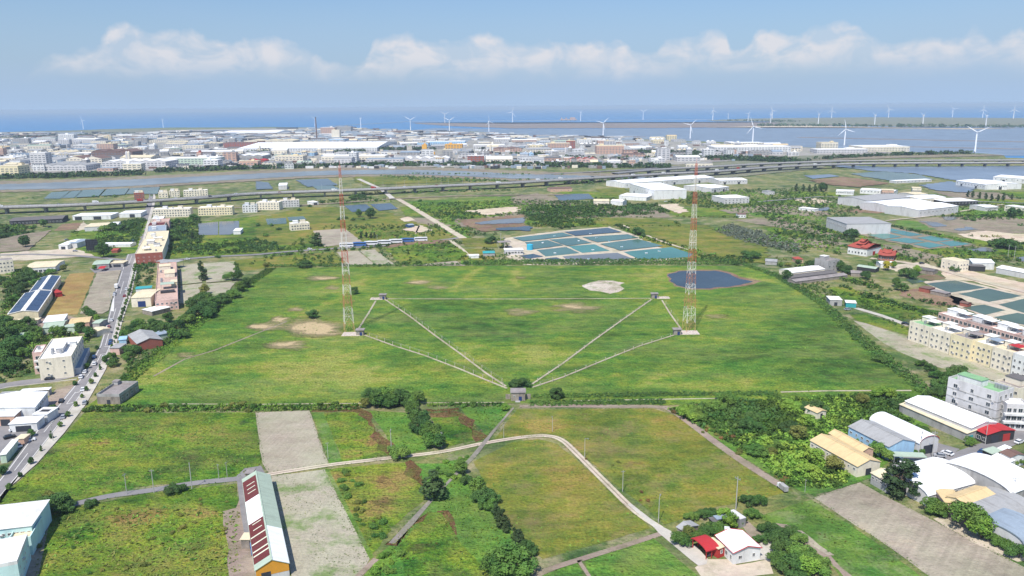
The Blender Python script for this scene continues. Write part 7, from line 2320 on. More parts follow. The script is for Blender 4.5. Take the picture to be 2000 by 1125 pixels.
for (px, y, w, h, dep, kd, wl, rm, lb, cat, kw) in SPEC:
    far(px, y, w, h, dep, kd, wl, rm, lb, cat='factory' if cat == 'factory' else cat, name='factory' if cat == 'factory' else cat.replace(' ', '_'), **kw)
    pp_ = P(px, y)
    occ.append((px - w / 2, px + w / 2, min(y - h * 0.4, px_of((pp_.x, pp_.y + dep, 0))[1]), y + 1.5))
# fill: rows of ordinary works buildings
size_w = ['small boxy', 'long low', 'multi bay', 'gabled', 'tall boxy']
cnt = 0
for row, (y0, x0, x1, step) in enumerate([(334, -30, 260, 46), (328, 20, 640, 44), (321.5, -30, 1290, 41), (315.5, -20, 1330, 39), (309.5, -20, 1420, 40), (303.5, -20, 1570, 37), (298, -20, 1600, 37), (292.5, -20, 1560, 37), (287, -20, 1520, 37), (282, -20, 1440, 38), (277.5, -20, 1340, 38), (273.5, 0, 1230, 40), (269.5, 60, 1140, 42), (266, 110, 1060, 46), (262.5, 300, 1000, 52), (259, 340, 860, 58)]):
    x = x0 + fr.uniform(0, 20)
    while x < x1:
        w = min(90, fr.lognormvariate(3.15, 0.5))
        y = y0 + fr.uniform(-2.2, 2.2)
        cx = x + w / 2
        x += max(w + fr.uniform(1, 10), step * fr.uniform(0.7, 1.2))
        if fr.random() < 0.10 or any(a - 3 < cx + w * .4 and cx - w * .4 < b + 3 and c < y < d for a, b, c, d in occ):
            continue
        if cnt >= 262:
            continue
        sc_ = (y0 - 208) / 110
        k = fr.random()
        rc = fr.choices(ROOFC, RW)[0]
        p = P(cx, y)
        s = p.length / F
        hm = fr.choice([6, 7, 8, 9, 11, 13]) if k < 0.86 else fr.uniform(15, 24)
        if k > 0.86:
            w *= 0.6
        kd, bays = ('flat', 1) if k < 0.36 or k > 0.86 else (('gable', fr.choice([2, 3, 4, 5])) if k < 0.6 else (('long', 1) if k < 0.8 else ('arch', 1)))
        sz = {'flat': 'flat roofed', 'gable': 'multi gabled', 'long': 'long gabled', 'arch': 'barrel roofed'}[kd] if hm < 15 else 'tall flat roofed'
        depth_zone = 'front' if y > 312 else 'middle' if y > 285 else 'back'
        xz = ['at the far left', 'left of the chimney', 'between chimney and orange plant', 'behind the red brick office', 'around the tan complex', 'near the lagoon shore'][min(5, max(0, int((cx + 40) / 260)))]
        factory(p + Vector((0, s * 6, 0)), w * s, min(90, max(18, w * s * fr.uniform(0.4, 1.1))), hm, fr.choice([0, 0, 0.12, -0.15, 0.3]), kd, fr.choices(WALLC, [6, 8, 4, 7, 1, 1, 1])[0], rc[1], f'{rc[0]} {sz} hall {xz}, {depth_zone} rows', rise=fr.uniform(2.5, 4.5), bays=bays)
        cnt += 1
# chimney, tanks and masts of the district
p = P(619, 273)
r = empty('chimney', p, 0, 'tall dark red factory chimney on the shore', 'chimney')
m = MB()
m.tube((0, 0, 0), (0, 0, 92), 3.2, 10, 2.0)
m.build('shaft', 'roof_brown', r)
m = MB()
m.tube((0, 0, 89), (0, 0, 93), 2.7, 10, 2.7)
m.build('top_ring', 'wall_dark', r)
for i, (x, y, h_) in enumerate([(250, 322, 60), (254, 322, 60), (1105, 300, 30), (958, 296, 40), (784, 290, 30), (962, 290, 36), (160, 262, 26), (508, 300, 45)]):
    q = P(x, y)
    m = MB()
    m.cyl((0, 0, 0), 3.2, h_ * 0.5, 10)
    m.cyl((0, 0, h_ * 0.5), 3.2, 2.5, 10, r2=1.0)
    tag(m.build('silo', ['wall_palegrey', 'wall_cream'][i % 2], None, q), 'slender pale silo standing among the works halls', 'silo', 'silos of the industrial district')
# white clutter between buildings of the far district
cl_ = MB()
for i in range(3100):
    y = 258 + 72 * fr.random() ** 0.8 if i < 1500 else 250.5 + 24 * fr.random() ** 0.9
    x = fr.uniform(-20, 1500 if y < 315 else 1250)
    if y < 268 and x > 700 + (y - 251) * 26 or (y < 260 and x < 330) or (y < 256 and x < 560):
        continue
    q = P(x, y)
    if (x > 1250 and y < 276 + (x - 1250) * 0.04):
        continue
    s = q.length / 1500
    big = 1 if i < 1500 else fr.uniform(1.5, 4.5)
    cl_.box((q.x, q.y, 0.6 + 2 * 1.0), (fr.uniform(5, 16) * (0.6 + s * 0.4) * big, fr.uniform(4, 14) * big, fr.uniform(3, 7) * (1 if i < 1500 else 1.9)), rz=fr.uniform(-.3, .3), mat=fr.choice([0, 1, 2, 2, 3, 4, 5, 5]))
tag(cl_.build('yard_clutter', ['wall_white', 'wall_cream', 'wall_grey', 'wall_dark', 'roof_brown', 'roof_bluegrey']), 'stacked goods, containers and little roofs filling the yards between the works halls', 'yard goods', kind='stuff')
# offshore platform
q = P(1110, 236)
m = MB()
for sx in (-60, -20, 20, 60):
    m.box((sx, 0, 14), (8, 8, 30))
m.box((0, 0, 12), (150, 26, 8))
m.box((40, 0, 24), (40, 20, 14))
tag(m.build('work_barge', 'wall_tan', None, (q.x, q.y, 0)), 'brown work barge with four legs on the sea horizon', 'barge')

# ============================================================ vegetation
KIND = {
    'rd': ('round', 'leaf_dark'), 'rm': ('round', 'leaf_mid'), 'rb': ('round', 'leaf_bright'), 'ro': ('round', 'leaf_olive'), 'bd': ('broad', 'leaf_dark'), 'bm': ('broad', 'leaf_mid'), 'bb': ('broad', 'leaf_bright'),
    'td': ('tall', 'leaf_needle'), 'tm': ('tall', 'leaf_mid'), 'ly': ('layer', 'leaf_needle'), 'by': ('round', 'leaf_yellow')}
KW = {'rd': 'dark green round', 'rm': 'mid green round', 'rb': 'bright green round', 'ro': 'olive green round', 'bd': 'dark green spreading', 'bm': 'mid green spreading', 'bb': 'bright green spreading', 'td': 'slim dark', 'tm': 'slim mid green', 'ly': 'dark layered', 'by': 'yellow leaved'}
# order the rect fields as x0,y0,x1,y1
ntree = [0]
tv = random.Random(5)


def tree(px, py, h, k, wx=1.0, lb=None):
    if py < 522 and h <= 8 and k in ('bd', 'rd', 'bm', 'rm', 'rb', 'ro') and not lb:
        return bush(px, py, h * 0.55 * wx, {'d': 'leaf_dark', 'm': 'leaf_mid', 'b': 'leaf_bright', 'o': 'leaf_olive'}[k[1]])
    kind, mat = KIND[k]
    v = tv.randrange(3)
    p = P(px, py)
    s = (h * wx, h * wx * tv.uniform(0.9, 1.1), h)
    key = (k, v)
    far_ = p.y > 700
    spawn(key if not far_ else (k, 'f'), tree_builder(kind, mat, 40 + v * 7 + len(k) + ord(k[0]), 5200 if not far_ else 2200, 0.026 if not far_ else 0.042), p, tv.uniform(0, 6.28), s, lb or f'{KW[k]} tree {zone(px, py)}', 'tree', 'trees ' + zone(px, py) if not lb else None)
    ntree[0] += 1


def bush(px, py, r, mat='leaf_mid', lb=None):
    p = P(px, py)
    v = tv.randrange(2)
    cn = {'leaf_mid': 'mid green', 'leaf_dark': 'dark green', 'leaf_bright': 'bright green', 'leaf_olive': 'olive', 'leaf_silver': 'silvery', 'leaf_brown': 'brownish', 'leaf_yellow': 'yellowish'}[mat]
    far_ = p.y > 700
    spawn(('bush', mat, v if not far_ else 'f'), tree_builder('bush', mat, 90 + v, 700 if not far_ else 260, 0.06 if not far_ else 0.10), (p.x, p.y, -0.1), tv.uniform(0, 6.28), (r, r * tv.uniform(.8, 1.1), r * 0.9), lb or f'{cn} bush {zone(px, py)}', 'bush', 'bushes ' + zone(px, py) if not lb else None)


def scatter_px(poly, n, fn, seed=1):
    g = random.Random(seed)
    xs = [p[0] for p in poly]
    ys = [p[1] for p in poly]
    k = 0
    t = 0
    while k < n and t < n * 60:
        t += 1
        x, y = g.uniform(min(xs), max(xs)), g.uniform(min(ys), max(ys))
        if inpoly(x, y, poly):
            fn(x, y, g)
            k += 1


def aerator_b():
    r = MB()
    for s in (-1, 1):
        r.tube((-1.2, s * 0.6, 0.25), (1.2, s * 0.6, 0.25), 0.2, 6)
        r.tube((s * 0.8, -0.9, 0.5), (s * 0.8, 0.9, 0.5), 0.45, 8)
    r.box((0, 0, 0.75), (0.7, 0.5, 0.5), mat=1)
    return r.build('pond_aerator', ['car_white', 'tank_blue'])


for (x, y) in ((330, 247), (613, 230), (660, 263), (857, 332), (632, 355), (1050, 380), (335, 380), (600, 427), (240, 300), (520, 285), (760, 290), (1150, 365)):
    spawn('aer', aerator_b, P(1000 + x / 4, 400 + y / 4, 0.25), x, 0.9, 'white paddle aerator floating on the pond farm', 'aerator', 'aerators on the fish ponds')
# named single trees
tree(848, 975, 11, 'td', 1.6, 'big dark feathery tree beside the brown path junction')
tree(1762, 967, 13, 'ly', 1.15, 'large dark layered tree at the edge of the gravel field')
tree(1000, 1116, 9.5, 'bm', 1.2, 'large spreading green tree at the bottom of the dark row')
tree(966, 1122, 7, 'bm', 1.1)
tree(1892, 1035, 10.5, 'bm', 1.05, 'big round green tree in front of the cream workshop')
tree(1915, 1052, 8, 'rb', 1.2)
tree(1720, 893, 6.5, 'bm', 1.2)
tree(1822, 1000, 5.5, 'bm', 1.2)
tree(1840, 1010, 5, 'rm', 1.2)
tree(1016, 755, 4.6, 'bd', 1.75, 'broad dark tree right behind the control house')
tree(1088, 779, 5.4, 'rd', 1.5, 'round dark tree standing right of the control house')
tree(612, 621, 5.5, 'rd', 1.8, 'single round dark tree left of the left mast')
tree(693, 575, 6.0, 'rd', 1.2, 'small dark tree just behind the left mast')
tree(1722, 706, 4.5, 'bd', 1.6, 'dark bush like tree alone near the right hedge')
tree(985, 785 + 17, 3.5, 'rb', 1.2)
tree(778, 893, 6, 'bm', 1.25, 'round green bush like tree beside the tall white pole')
tree(95, 1003, 7, 'bd', 1.55, 'wide dark tree beside the teal walled house')
tree(122, 1000, 5, 'bd', 1.4)
tree(342, 963, 3.6, 'bd', 1.6, 'round dark bush on the grey farm road')
tree(178, 990, 3, 'bd', 1.3)
tree(97, 1000 - 20, 4.0, 'ro', 1.3)
tree(235, 775, 2.5, 'rm', 1.4, 'small bush growing on the roof edge of the grey concrete house')
tree(1730, 528, 8, 'by', 1.1, 'yellow leaved tree before the temple court')
tree(1745, 524, 6, 'rb', 1.1)
tree(50, 483, 12, 'rd', 1.1, 'lone round dark tree on the brown field at the left')
tree(203, 503, 14, 'rd', 1.2, 'big dark tree right of the black billboard')
tree(85, 443, 9, 'rd', 1.3)
tree(621, 481, 14, 'td', 1.7, 'dark ragged tree at the corner of the square tilled field')
tree(520, 521, 8, 'ro', 1.2)
tree(597, 522, 7, 'bd', 1.5)
tree(724, 427, 13, 'rd', 1.3, 'dark domed tree behind the left mast near the walled ponds')
tree(701, 424, 10, 'rd', 1.0)
tree(1466, 505, 9, 'bd', 1.5, 'wide dark tree at the corner of the dry meadow')
tree(1664, 462, 9, 'bd', 1.5)
tree(1245, 459, 10, 'bd', 1.2)
tree(1257, 463, 8, 'bd', 1.2)
tree(1536, 547, 8, 'rd', 1.2, 'round dark tree at the end of the white walled building')
tree(1772, 486, 8, 'bd', 1.3)
tree(1967, 486, 12, 'bd', 1.5)
tree(1950, 482, 10, 'bd', 1.4)
for (x, y) in ((722, 790), (738, 796), (752, 794), (768, 796), (782, 792), (797, 794), (812, 790), (760, 786), (780, 785), (740, 786)):
    tree(x, y, tv.uniform(6, 8.5), tv.choice(['bd', 'rm', 'bm', 'rd']), 1.15)
tree(713, 797, 5, 'ro', 1.1)
for (x, y, k) in ((805, 806, 'bm'), (818, 818, 'td'), (812, 828, 'rd'), (828, 832, 'rd'), (822, 842, 'bd'), (836, 848, 'rm'), (842, 855, 'bm'), (848, 872, 'bm'), (858, 876, 'rd'), (838, 872, 'rm'), (800, 795, 'bd')):
    tree(x, y, tv.uniform(5, 7.5), k, 1.1)
for i in range(17):
    t = i / 16
    x, y = 908 + (1030 - 908) * t ** 1.15, 925 + (1080 - 925) * t
    tree(x - 4 + tv.uniform(-6, 6), y, tv.uniform(3.5, 7), tv.choice(['td', 'td', 'tm', 'bd', 'bm', 'rm']), 1.15)
for (x, y, h, k) in ((400, 612, 10, 'bd'), (382, 620, 9, 'bd'), (418, 603, 9, 'rm'), (436, 592, 8, 'bd'), (365, 632, 8, 'bm'), (345, 648, 8, 'bd'), (355, 660, 7, 'bd'), (338, 662, 7, 'rm'), (322, 646, 7, 'bm'), (300, 640, 7, 'bd'), (280, 650, 7, 'bm'), (262, 648, 7, 'bd'), (246, 660, 6, 'bm'), (270, 636, 6, 'bm'),
                     (455, 582, 8, 'bm'), (470, 570, 8, 'rm'), (482, 562, 8, 'rd'), (465, 548, 9, 'rd'), (462, 530, 9, 'tm'), (398, 548, 12, 'td'), (400, 575, 8, 'ro'), (396, 590, 9, 'bm'), (392, 528, 9, 'td'), (452, 548, 8, 'bm'), (258, 692, 7, 'bd'), (248, 704, 5, 'bm'), (215, 704, 5, 'bm'), (222, 715, 5, 'bd'),
                     (392, 600, 9, 'bd'), (410, 620, 8, 'bd'), (330, 630, 7, 'rm'), (310, 655, 7, 'bd'), (375, 605, 9, 'rd')):
    tree(x, y, h, k, 1.15)
for (x, y, h, k) in ((12, 640, 9, 'bd'), (30, 650, 9, 'bm'), (50, 640, 8, 'bd'), (8, 670, 11, 'bd'), (26, 680, 9, 'bd'), (10, 705, 11, 'bd'), (30, 700, 8, 'bm'), (60, 668, 7, 'bm'), (45, 700, 7, 'bm'), (75, 655, 6, 'bm'), (110, 650, 6, 'bm'), (125, 655, 6, 'rm'), (158, 650, 7, 'rd'), (175, 660, 7, 'rd'), (180, 620, 6, 'bd'),
                     (170, 615, 6, 'rm'), (190, 628, 5, 'rb'), (60, 655, 8, 'bd'), (18, 722, 9, 'bd'), (50, 550, 9, 'bd'), (65, 545, 8, 'rd'), (75, 560, 8, 'bm'), (45, 570, 8, 'bd'), (28, 600, 9, 'rm'), (55, 535, 7, 'bm'), (100, 535, 6, 'bm'), (125, 530, 6, 'ro'), (185, 528, 5, 'rb'), (20, 560, 7, 'bm'), (2, 555, 8, 'bd'),
                     (10, 455, 10, 'bd'), (25, 452, 8, 'rm'), (45, 450, 7, 'bm'), (60, 447, 7, 'bm'), (2, 465, 9, 'bd'), (205, 452, 9, 'bm'), (222, 448, 9, 'bd'), (240, 450, 9, 'bd'), (255, 440, 8, 'bm'), (215, 462, 8, 'bm'), (235, 468, 8, 'bd'), (248, 462, 7, 'rb'), (262, 452, 7, 'bm'), (225, 478, 6, 'rb')):
    tree(x, y, h, k, 1.15)
for (x, y, h, k) in ((345, 440, 9, 'bd'), (355, 455, 9, 'bd'), (370, 440, 9, 'rm'), (378, 430, 9, 'bd'), (340, 470, 9, 'bd'), (360, 475, 8, 'bm'), (375, 468, 9, 'td'), (385, 475, 7, 'bm'), (335, 455, 8, 'rm'), (395, 480, 6, 'rb'), (420, 478, 7, 'bm'), (350, 490, 7, 'bm'), (330, 485, 7, 'bd'), (440, 472, 6, 'rb'), (410, 498, 6, 'bd'),
                     (425, 504, 6, 'bd'), (500, 470, 8, 'bd'), (520, 462, 8, 'bm'), (535, 478, 8, 'bd'), (515, 485, 8, 'bm'), (545, 450, 7, 'bd'), (505, 442, 8, 'bd'), (530, 442, 7, 'bd'), (600, 448, 6, 'rm'), (585, 412, 8, 'bd'), (605, 405, 8, 'bd'), (570, 497, 5, 'rd'), (590, 493, 5, 'rd'), (535, 500, 5, 'rd'), (640, 490, 6, 'rd'),
                     (655, 488, 6, 'rd'), (670, 488, 6, 'rd'), (690, 488, 6, 'bd'), (710, 486, 6, 'bd'), (725, 484, 5, 'rm'), (740, 482, 7, 'bd'), (705, 466, 7, 'td'), (715, 465, 7, 'td'), (725, 466, 7, 'td'), (732, 466, 7, 'td'), (708, 430, 7, 'rm'), (663, 430, 8, 'rd'), (675, 428, 8, 'rd'), (690, 431, 8, 'rd'),
                     (615, 400, 8, 'bd'), (630, 396, 8, 'bd'), (650, 394, 8, 'bd'), (665, 392, 8, 'bm'), (690, 390, 9, 'bd'), (700, 388, 9, 'bd'), (710, 390, 9, 'bd'), (722, 388, 8, 'bm'), (735, 392, 7, 'bd'), (820, 394, 8, 'bd'), (960, 476, 9, 'bd'), (950, 474, 8, 'bm'), (910, 516, 6, 'bd'), (790, 516, 6, 'bd'), (742, 520, 5, 'bd'),
                     (870, 512, 5, 'bm'), (850, 512, 5, 'bm'), (820, 514, 5, 'bm')):
    tree(x, y, h, k, 1.1)
for (x, y, h, k) in ((1550, 490, 7, 'rd'), (1585, 522, 8, 'bd'), (1600, 520, 7, 'bd'), (1640, 530, 9, 'rd'), (1655, 535, 8, 'bd'), (1690, 545, 7, 'bd'), (1700, 520, 7, 'bm'), (1712, 515, 8, 'bd'), (1560, 515, 8, 'bd'), (1540, 520, 7, 'ro'), (1525, 522, 7, 'tm'), (1770, 540, 9, 'bm'), (1782, 545, 8, 'bd'), (1790, 535, 7, 'rb'),
                     (1750, 560, 7, 'rm'), (1760, 568, 7, 'bd'), (1865, 530, 6, 'bd'), (1840, 522, 6, 'bm'), (1890, 385, 10, 'td'), (1900, 386, 10, 'td'), (1912, 388, 10, 'td'), (1924, 390, 10, 'td'), (1936, 392, 10, 'td'), (1948, 393, 10, 'td'), (1960, 392, 10, 'td'), (1975, 390, 9, 'td'), (1870, 425, 8, 'bd'), (1885, 430, 8, 'bd'), (1900, 432, 8, 'bd'),
                     (1555, 373, 12, 'td'), (1568, 374, 12, 'td'), (1580, 375, 12, 'td'), (1592, 374, 12, 'td'), (1605, 374, 14, 'rd'), (1612, 373, 12, 'td'), (1545, 380, 8, 'bm'), (1560, 385, 7, 'bm'), (1640, 385, 7, 'rd'), (1655, 388, 7, 'bd'), (1975, 425, 12, 'rd'), (1985, 422, 10, 'bd'), (1835, 418, 8, 'tm'), (1825, 420, 7, 'bm')):
    tree(x, y, h, k, 1.1)
for (x, y, h, k) in ((1690, 668 + 50, 3, 'rm'),) * 0 + ((1870, 735, 7, 'bd'), (1850, 745, 6, 'bd'), (1885, 745, 6, 'bm'), (1842, 760, 7, 'bd'), (1830, 740, 5, 'bm'), (1815, 725, 5, 'bd'), (1800, 715, 4, 'bm'), (1900, 748, 5, 'bm'), (1920, 752, 4, 'bm'), (1832, 775, 6, 'bd'), (1990, 815, 5, 'bm'), (1980, 905, 4, 'bm'), (1960, 900, 4, 'bm'),
                     (1895, 870, 4, 'bm'), (1795, 888, 3, 'bm'), (1810, 862, 4, 'bd'), (1800, 845, 4, 'bd'), (1935, 850, 3.5, 'bm'), (1990, 900, 4, 'bd'), (1965, 950, 4, 'ro'), (1950, 1010, 4, 'bm'), (1940, 1062, 4, 'bm'), (1990, 1090, 5, 'bd'), (1960, 1070, 4, 'bm'), (1740, 880, 4, 'bm')):
    tree(x, y, h, k, 1.15)
for (x, y, h, k) in ((1330, 1062, 4.5, 'bm'), (1345, 1052, 4.5, 'ro'), (1360, 1056, 4, 'bm'), (1380, 1046, 4, 'bd'), (1400, 1040, 4.5, 'bm'), (1428, 1030, 5, 'rb'), (1415, 1020, 5, 'rb'), (1440, 1020, 4, 'bm'), (1390, 1008, 3.5, 'bd'), (1370, 1012, 3.5, 'bd'), (1350, 1015, 3, 'bm'), (1460, 985, 4, 'bd'), (1480, 985, 4, 'bm'), (1470, 1010, 3.5, 'bm'),
                     (1500, 1040, 4, 'bd'), (1520, 1060, 5, 'bd'), (1535, 1080, 5, 'bd'), (1560, 1100, 6, 'bm'), (1580, 1110, 6, 'bm'), (1550, 1120, 6, 'bd'), (1600, 1118, 5, 'bm'), (1525, 1105, 5, 'bm'), (1575, 1125, 6, 'rb'), (1485, 1060, 3, 'bd'), (1560, 1060, 3.5, 'bm'), (1545, 1045, 3.5, 'bd')):
    tree(x, y, h, k, 1.25)
print('trees so far', ntree[0])
# thicket on the right: individual shrubs
scatter_px([(1300, 800), (1400, 786), (1560, 780), (1730, 772), (1800, 800), (1700, 880), (1640, 952), (1540, 950), (1480, 895), (1390, 840)], 26, lambda x, y, g: tree(x, y, g.uniform(3.2, 6.0), g.choice(['bm', 'bb', 'rb', 'bd', 'bm', 'ro']), 1.5), 8)
# roadside planter trees
k = 0
for i in range(len(RR) - 3):
    a, b = RR[i + 1], RR[i + 2]
    L_ = (P(*b) - P(*a)).length
    n = max(1, int(L_ / 9))
    for j in range(n):
        if k > 46:
            break
        t = (j + 0.5) / n
        x, y = a[0] + (b[0] - a[0]) * t + 6 * (y_ if False else 1), a[1] + (b[1] - a[1]) * t
        if y > 470:
            tree(x, y, tv.uniform(2.2, 3.8), tv.choice(['rd', 'rm', 'tm', 'rm']), 0.95, None)
            k += 1
for i in range(2, 9):
    tree(RL[i][0] - 5, RL[i][1] + 8, tv.uniform(2.6, 3.8), 'rd', 1.2)
print('trees', ntree[0])
# bushes
for (poly, n, mats, r0, r1, sd) in (
        ([(165, 792), (500, 790), (500, 806), (165, 806)], 20, ['leaf_dark', 'leaf_mid', 'leaf_olive'], 1.6, 3.0, 1), ([(500, 789), (985, 788), (985, 797), (500, 798)], 18, ['leaf_dark', 'leaf_mid'], 1.2, 2.4, 2),
        ([(640, 925), (690, 918), (745, 1010), (760, 1040), (722, 1070)], 26, ['leaf_olive', 'leaf_mid'], 1.0, 2.2, 3), ([(860, 905), (915, 892), (885, 950), (840, 930)], 14, ['leaf_mid', 'leaf_bright'], 1.0, 2.0, 4),
        ([(1295, 798), (1380, 850), (1470, 905), (1530, 948), (1545, 940), (1480, 885), (1400, 835), (1320, 800)], 24, ['leaf_olive', 'leaf_brown', 'leaf_mid'], 1.0, 2.0, 5),
        ([(1180, 880), (1250, 930), (1280, 1000), (1140, 900)], 8, ['leaf_olive', 'leaf_brown'], 0.6, 1.2, 6), ([(60, 1010), (460, 955), (460, 1125), (60, 1125)], 30, ['leaf_olive', 'leaf_mid', 'leaf_olive'], 0.8, 1.7, 7),
        ([(1590, 610), (1660, 640), (1780, 745), (1840, 790), (1815, 790), (1700, 690), (1640, 640)], 12, ['leaf_mid', 'leaf_dark'], 1.4, 2.6, 8), ([(730, 1095), (780, 1060), (800, 1125), (720, 1125)], 8, ['leaf_mid', 'leaf_bright'], 1.5, 2.5, 9),
        ([(905, 510), (1450, 505), (1450, 517), (905, 518)], 16, ['leaf_mid', 'leaf_dark'], 1.8, 3.2, 10)):
    scatter_px(poly, n, lambda x, y, g: bush(x, y, g.uniform(r0, r1), g.choice(mats)), sd)


# ------------------------------------------------------------ growth nobody could count
def clump_verts(n_leaf, leaf):
    return leafcloud([(0, 0, 0.35), (0.35, 0.1, 0.3), (-0.3, 0.2, 0.3)], [0.5, 0.4, 0.4], n_leaf, leaf, 0.9)


CL = [clump_verts(34, 0.17) for _ in range(5)]
TU = [leafcloud([(0, 0, 0.1)], [0.5], 22, 0.22, 0.55, 0.1) for _ in range(4)]


def stuff(name, polys, spacing, size, mats, label, cat, tmpl=CL, seed=1, jitter=1.0, world=False, thin=0.0, thick_noise=0.0, zs=1.0):
    g = np.random.default_rng(seed)
    V = {k: [] for k in mats}
    for poly in polys:
        w = [P(*p) for p in poly]
        pl = [(p.x, p.y) for p in w]
        x0, x1 = min(p[0] for p in pl), max(p[0] for p in pl)
        y0, y1 = min(p[1] for p in pl), max(p[1] for p in pl)
        nx, ny = int((x1 - x0) / spacing) + 1, int((y1 - y0) / spacing) + 1
        for i in range(nx):
            for j in range(ny):
                x = x0 + (i + g.random()) * spacing
                y = y0 + (j + g.random()) * spacing
                if not inpoly(x, y, pl):
                    continue
                if name == 'undergrowth' and any(A[0] < x < A[1] and A[2] < y < A[3] and inpoly(x, y, A[4]) for A in AVOID):
                    continue
                if thick_noise and noise.noise((x * 0.035, y * 0.035, seed)) + 0.5 * noise.noise((x * 0.12, y * 0.12, seed)) < thick_noise:
                    continue
                s = size[0] + (size[1] - size[0]) * g.random() ** 1.6
                t = tmpl[int(g.integers(len(tmpl)))]
                a = g.random() * 6.28
                cs, sn = math.cos(a) * s, math.sin(a) * s
                v = np.empty_like(t)
                v[:, 0] = t[:, 0] * cs - t[:, 1] * sn + x
                v[:, 1] = t[:, 0] * sn + t[:, 1] * cs + y
                v[:, 2] = t[:, 2] * s * zs
                nn = noise.noise((x * 0.02, y * 0.02, seed + 3.3)) + (g.random() - 0.5) * 0.7
                V[mats[min(len(mats) - 1, max(0, int((nn + 0.5) * len(mats))))]].append(v)
    allv = []
    idx = []
    for k, m_ in enumerate(mats):
        if V[m_]:
            q = np.concatenate(V[m_])
            allv.append(q)
            idx.append(np.full(len(q) // 4, k, dtype=np.int32))
    if not allv:
        return
    me = quads_mesh(name, np.concatenate(allv), mats)
    me.polygons.foreach_set('material_index', np.concatenate(idx))
    o = link(name, me)
    return tag(o, label, cat, kind='stuff')


def along(px, w0):
    l, r_ = ribbon_pts(px, w0)
    f = [px_of((p.x, p.y, 0)) for p in l] + [px_of((p.x, p.y, 0)) for p in reversed(r_)]
    return f


M3 = ['leaf_dark', 'leaf_mid', 'leaf_mid', 'leaf_bright']
stuff('undergrowth', [[(1300, 800), (1400, 786), (1560, 778), (1740, 768), (1800, 785), (1780, 830), (1700, 880), (1640, 955), (1540, 952), (1480, 898), (1390, 845)]], 1.5, (0.9, 2.8), M3, 'dense tangled green thicket filling the slope left of the lower right halls', 'undergrowth', seed=1)
stuff('undergrowth', [[(235, 745), (260, 690), (240, 640), (330, 655), (395, 600), (440, 585), (480, 550), (525, 528), (395, 622)]], 2.0, (1.0, 2.6), M3, 'green undergrowth between the main road and the station field', 'undergrowth', seed=2, thick_noise=-0.25)
stuff('hedge_growth', [along([(530, 524), (460, 572), (395, 625), (320, 685), (245, 745), (205, 772)], 9)], 1.3, (0.8, 1.5), ['leaf_mid', 'leaf_mid', 'leaf_bright'], 'broad green reed hedge along the left edge of the station field', 'hedge', seed=3)
stuff('hedge_growth', [along([(524, 520), (700, 519.5), (900, 517.5), (1050, 516), (1250, 515.5), (1460, 516)], 7), along([(900, 514), (1050, 511), (1250, 510), (1400, 508), (1450, 512)], 16)], 2.0, (1.3, 2.4), ['leaf_dark', 'leaf_mid'], 'dark hedge along the far edge of the station field', 'hedge', seed=4)
stuff('hedge_growth', [along([(1455, 517), (1520, 540), (1600, 588), (1655, 637), (1712, 688), (1785, 745), (1850, 795)], 8)], 1.6, (1.2, 2.2), ['leaf_dark', 'leaf_mid'], 'dark hedge along the right edge of the station field', 'hedge', seed=5)
stuff('hedge_growth', [along([(170, 799), (300, 799), (500, 798), (700, 796)], 7), along([(835, 792), (985, 791)], 3)], 1.3, (0.9, 1.9), M3, 'ragged hedge below the station field on the left', 'hedge', seed=6)
stuff('hedge_growth', [along([(1040, 774), (1150, 773), (1300, 771), (1520, 769)], 5.0), along([(1035, 789), (1200, 786), (1300, 786)], 6.5)], 1.1, (0.8, 1.5), ['leaf_dark', 'leaf_mid'], 'double dark hedge below the station field on the right', 'hedge', seed=7)
stuff('undergrowth', [[(1000, 440), (1060, 412), (1150, 408), (1160, 440), (1100, 448), (1040, 440)], [(1010, 425), (1040, 402), (1120, 405), (1200, 400), (1280, 400), (1310, 415), (1200, 425), (1100, 420)], [(900, 415), (870, 420), (885, 430), (930, 428)]], 5, (3, 6), ['leaf_dark', 'leaf_mid', 'leaf_mid'], 'low green woodland between the pond farm and the white warehouses', 'woodland', seed=8, thick_noise=-0.2)
stuff('undergrowth', [[(1390, 450), (1430, 440), (1560, 475), (1560, 495), (1500, 485), (1440, 470)]], 4, (2.5, 4.5), ['leaf_silver', 'leaf_silver', 'leaf_mid'], 'grove of silvery grey leaved shrubs beside the dry meadow', 'grove', seed=9)
stuff('undergrowth', [along([(1210, 440), (1260, 465), (1320, 480), (1380, 502)], 12), along([(1380, 500), (1460, 515)], 30), along([(1500, 428), (1580, 440), (1660, 470), (1760, 490)], 14), along([(1730, 440), (1800, 455), (1900, 475)], 12), along([(1560, 520), (1700, 560), (1850, 600), (1990, 650)], 9), along([(1640, 560), (1760, 600), (1850, 620)], 8),
                       along([(1880, 425), (2000, 420)], 20), along([(1640, 480), (1700, 490), (1790, 510)], 12)], 3, (1.6, 3.6), M3, 'strips of scrub between the fields and ponds on the right', 'undergrowth', seed=10, thick_noise=-0.3)
stuff('undergrowth', [[(1540, 560), (1560, 548), (1700, 545), (1760, 590), (1900, 640), (1990, 690), (1940, 690), (1760, 640), (1660, 600), (1600, 590)]], 3.4, (1.3, 2.6), M3, 'loose green scrub between the station hedge and the cream row', 'undergrowth', seed=11, thick_noise=-0.05)
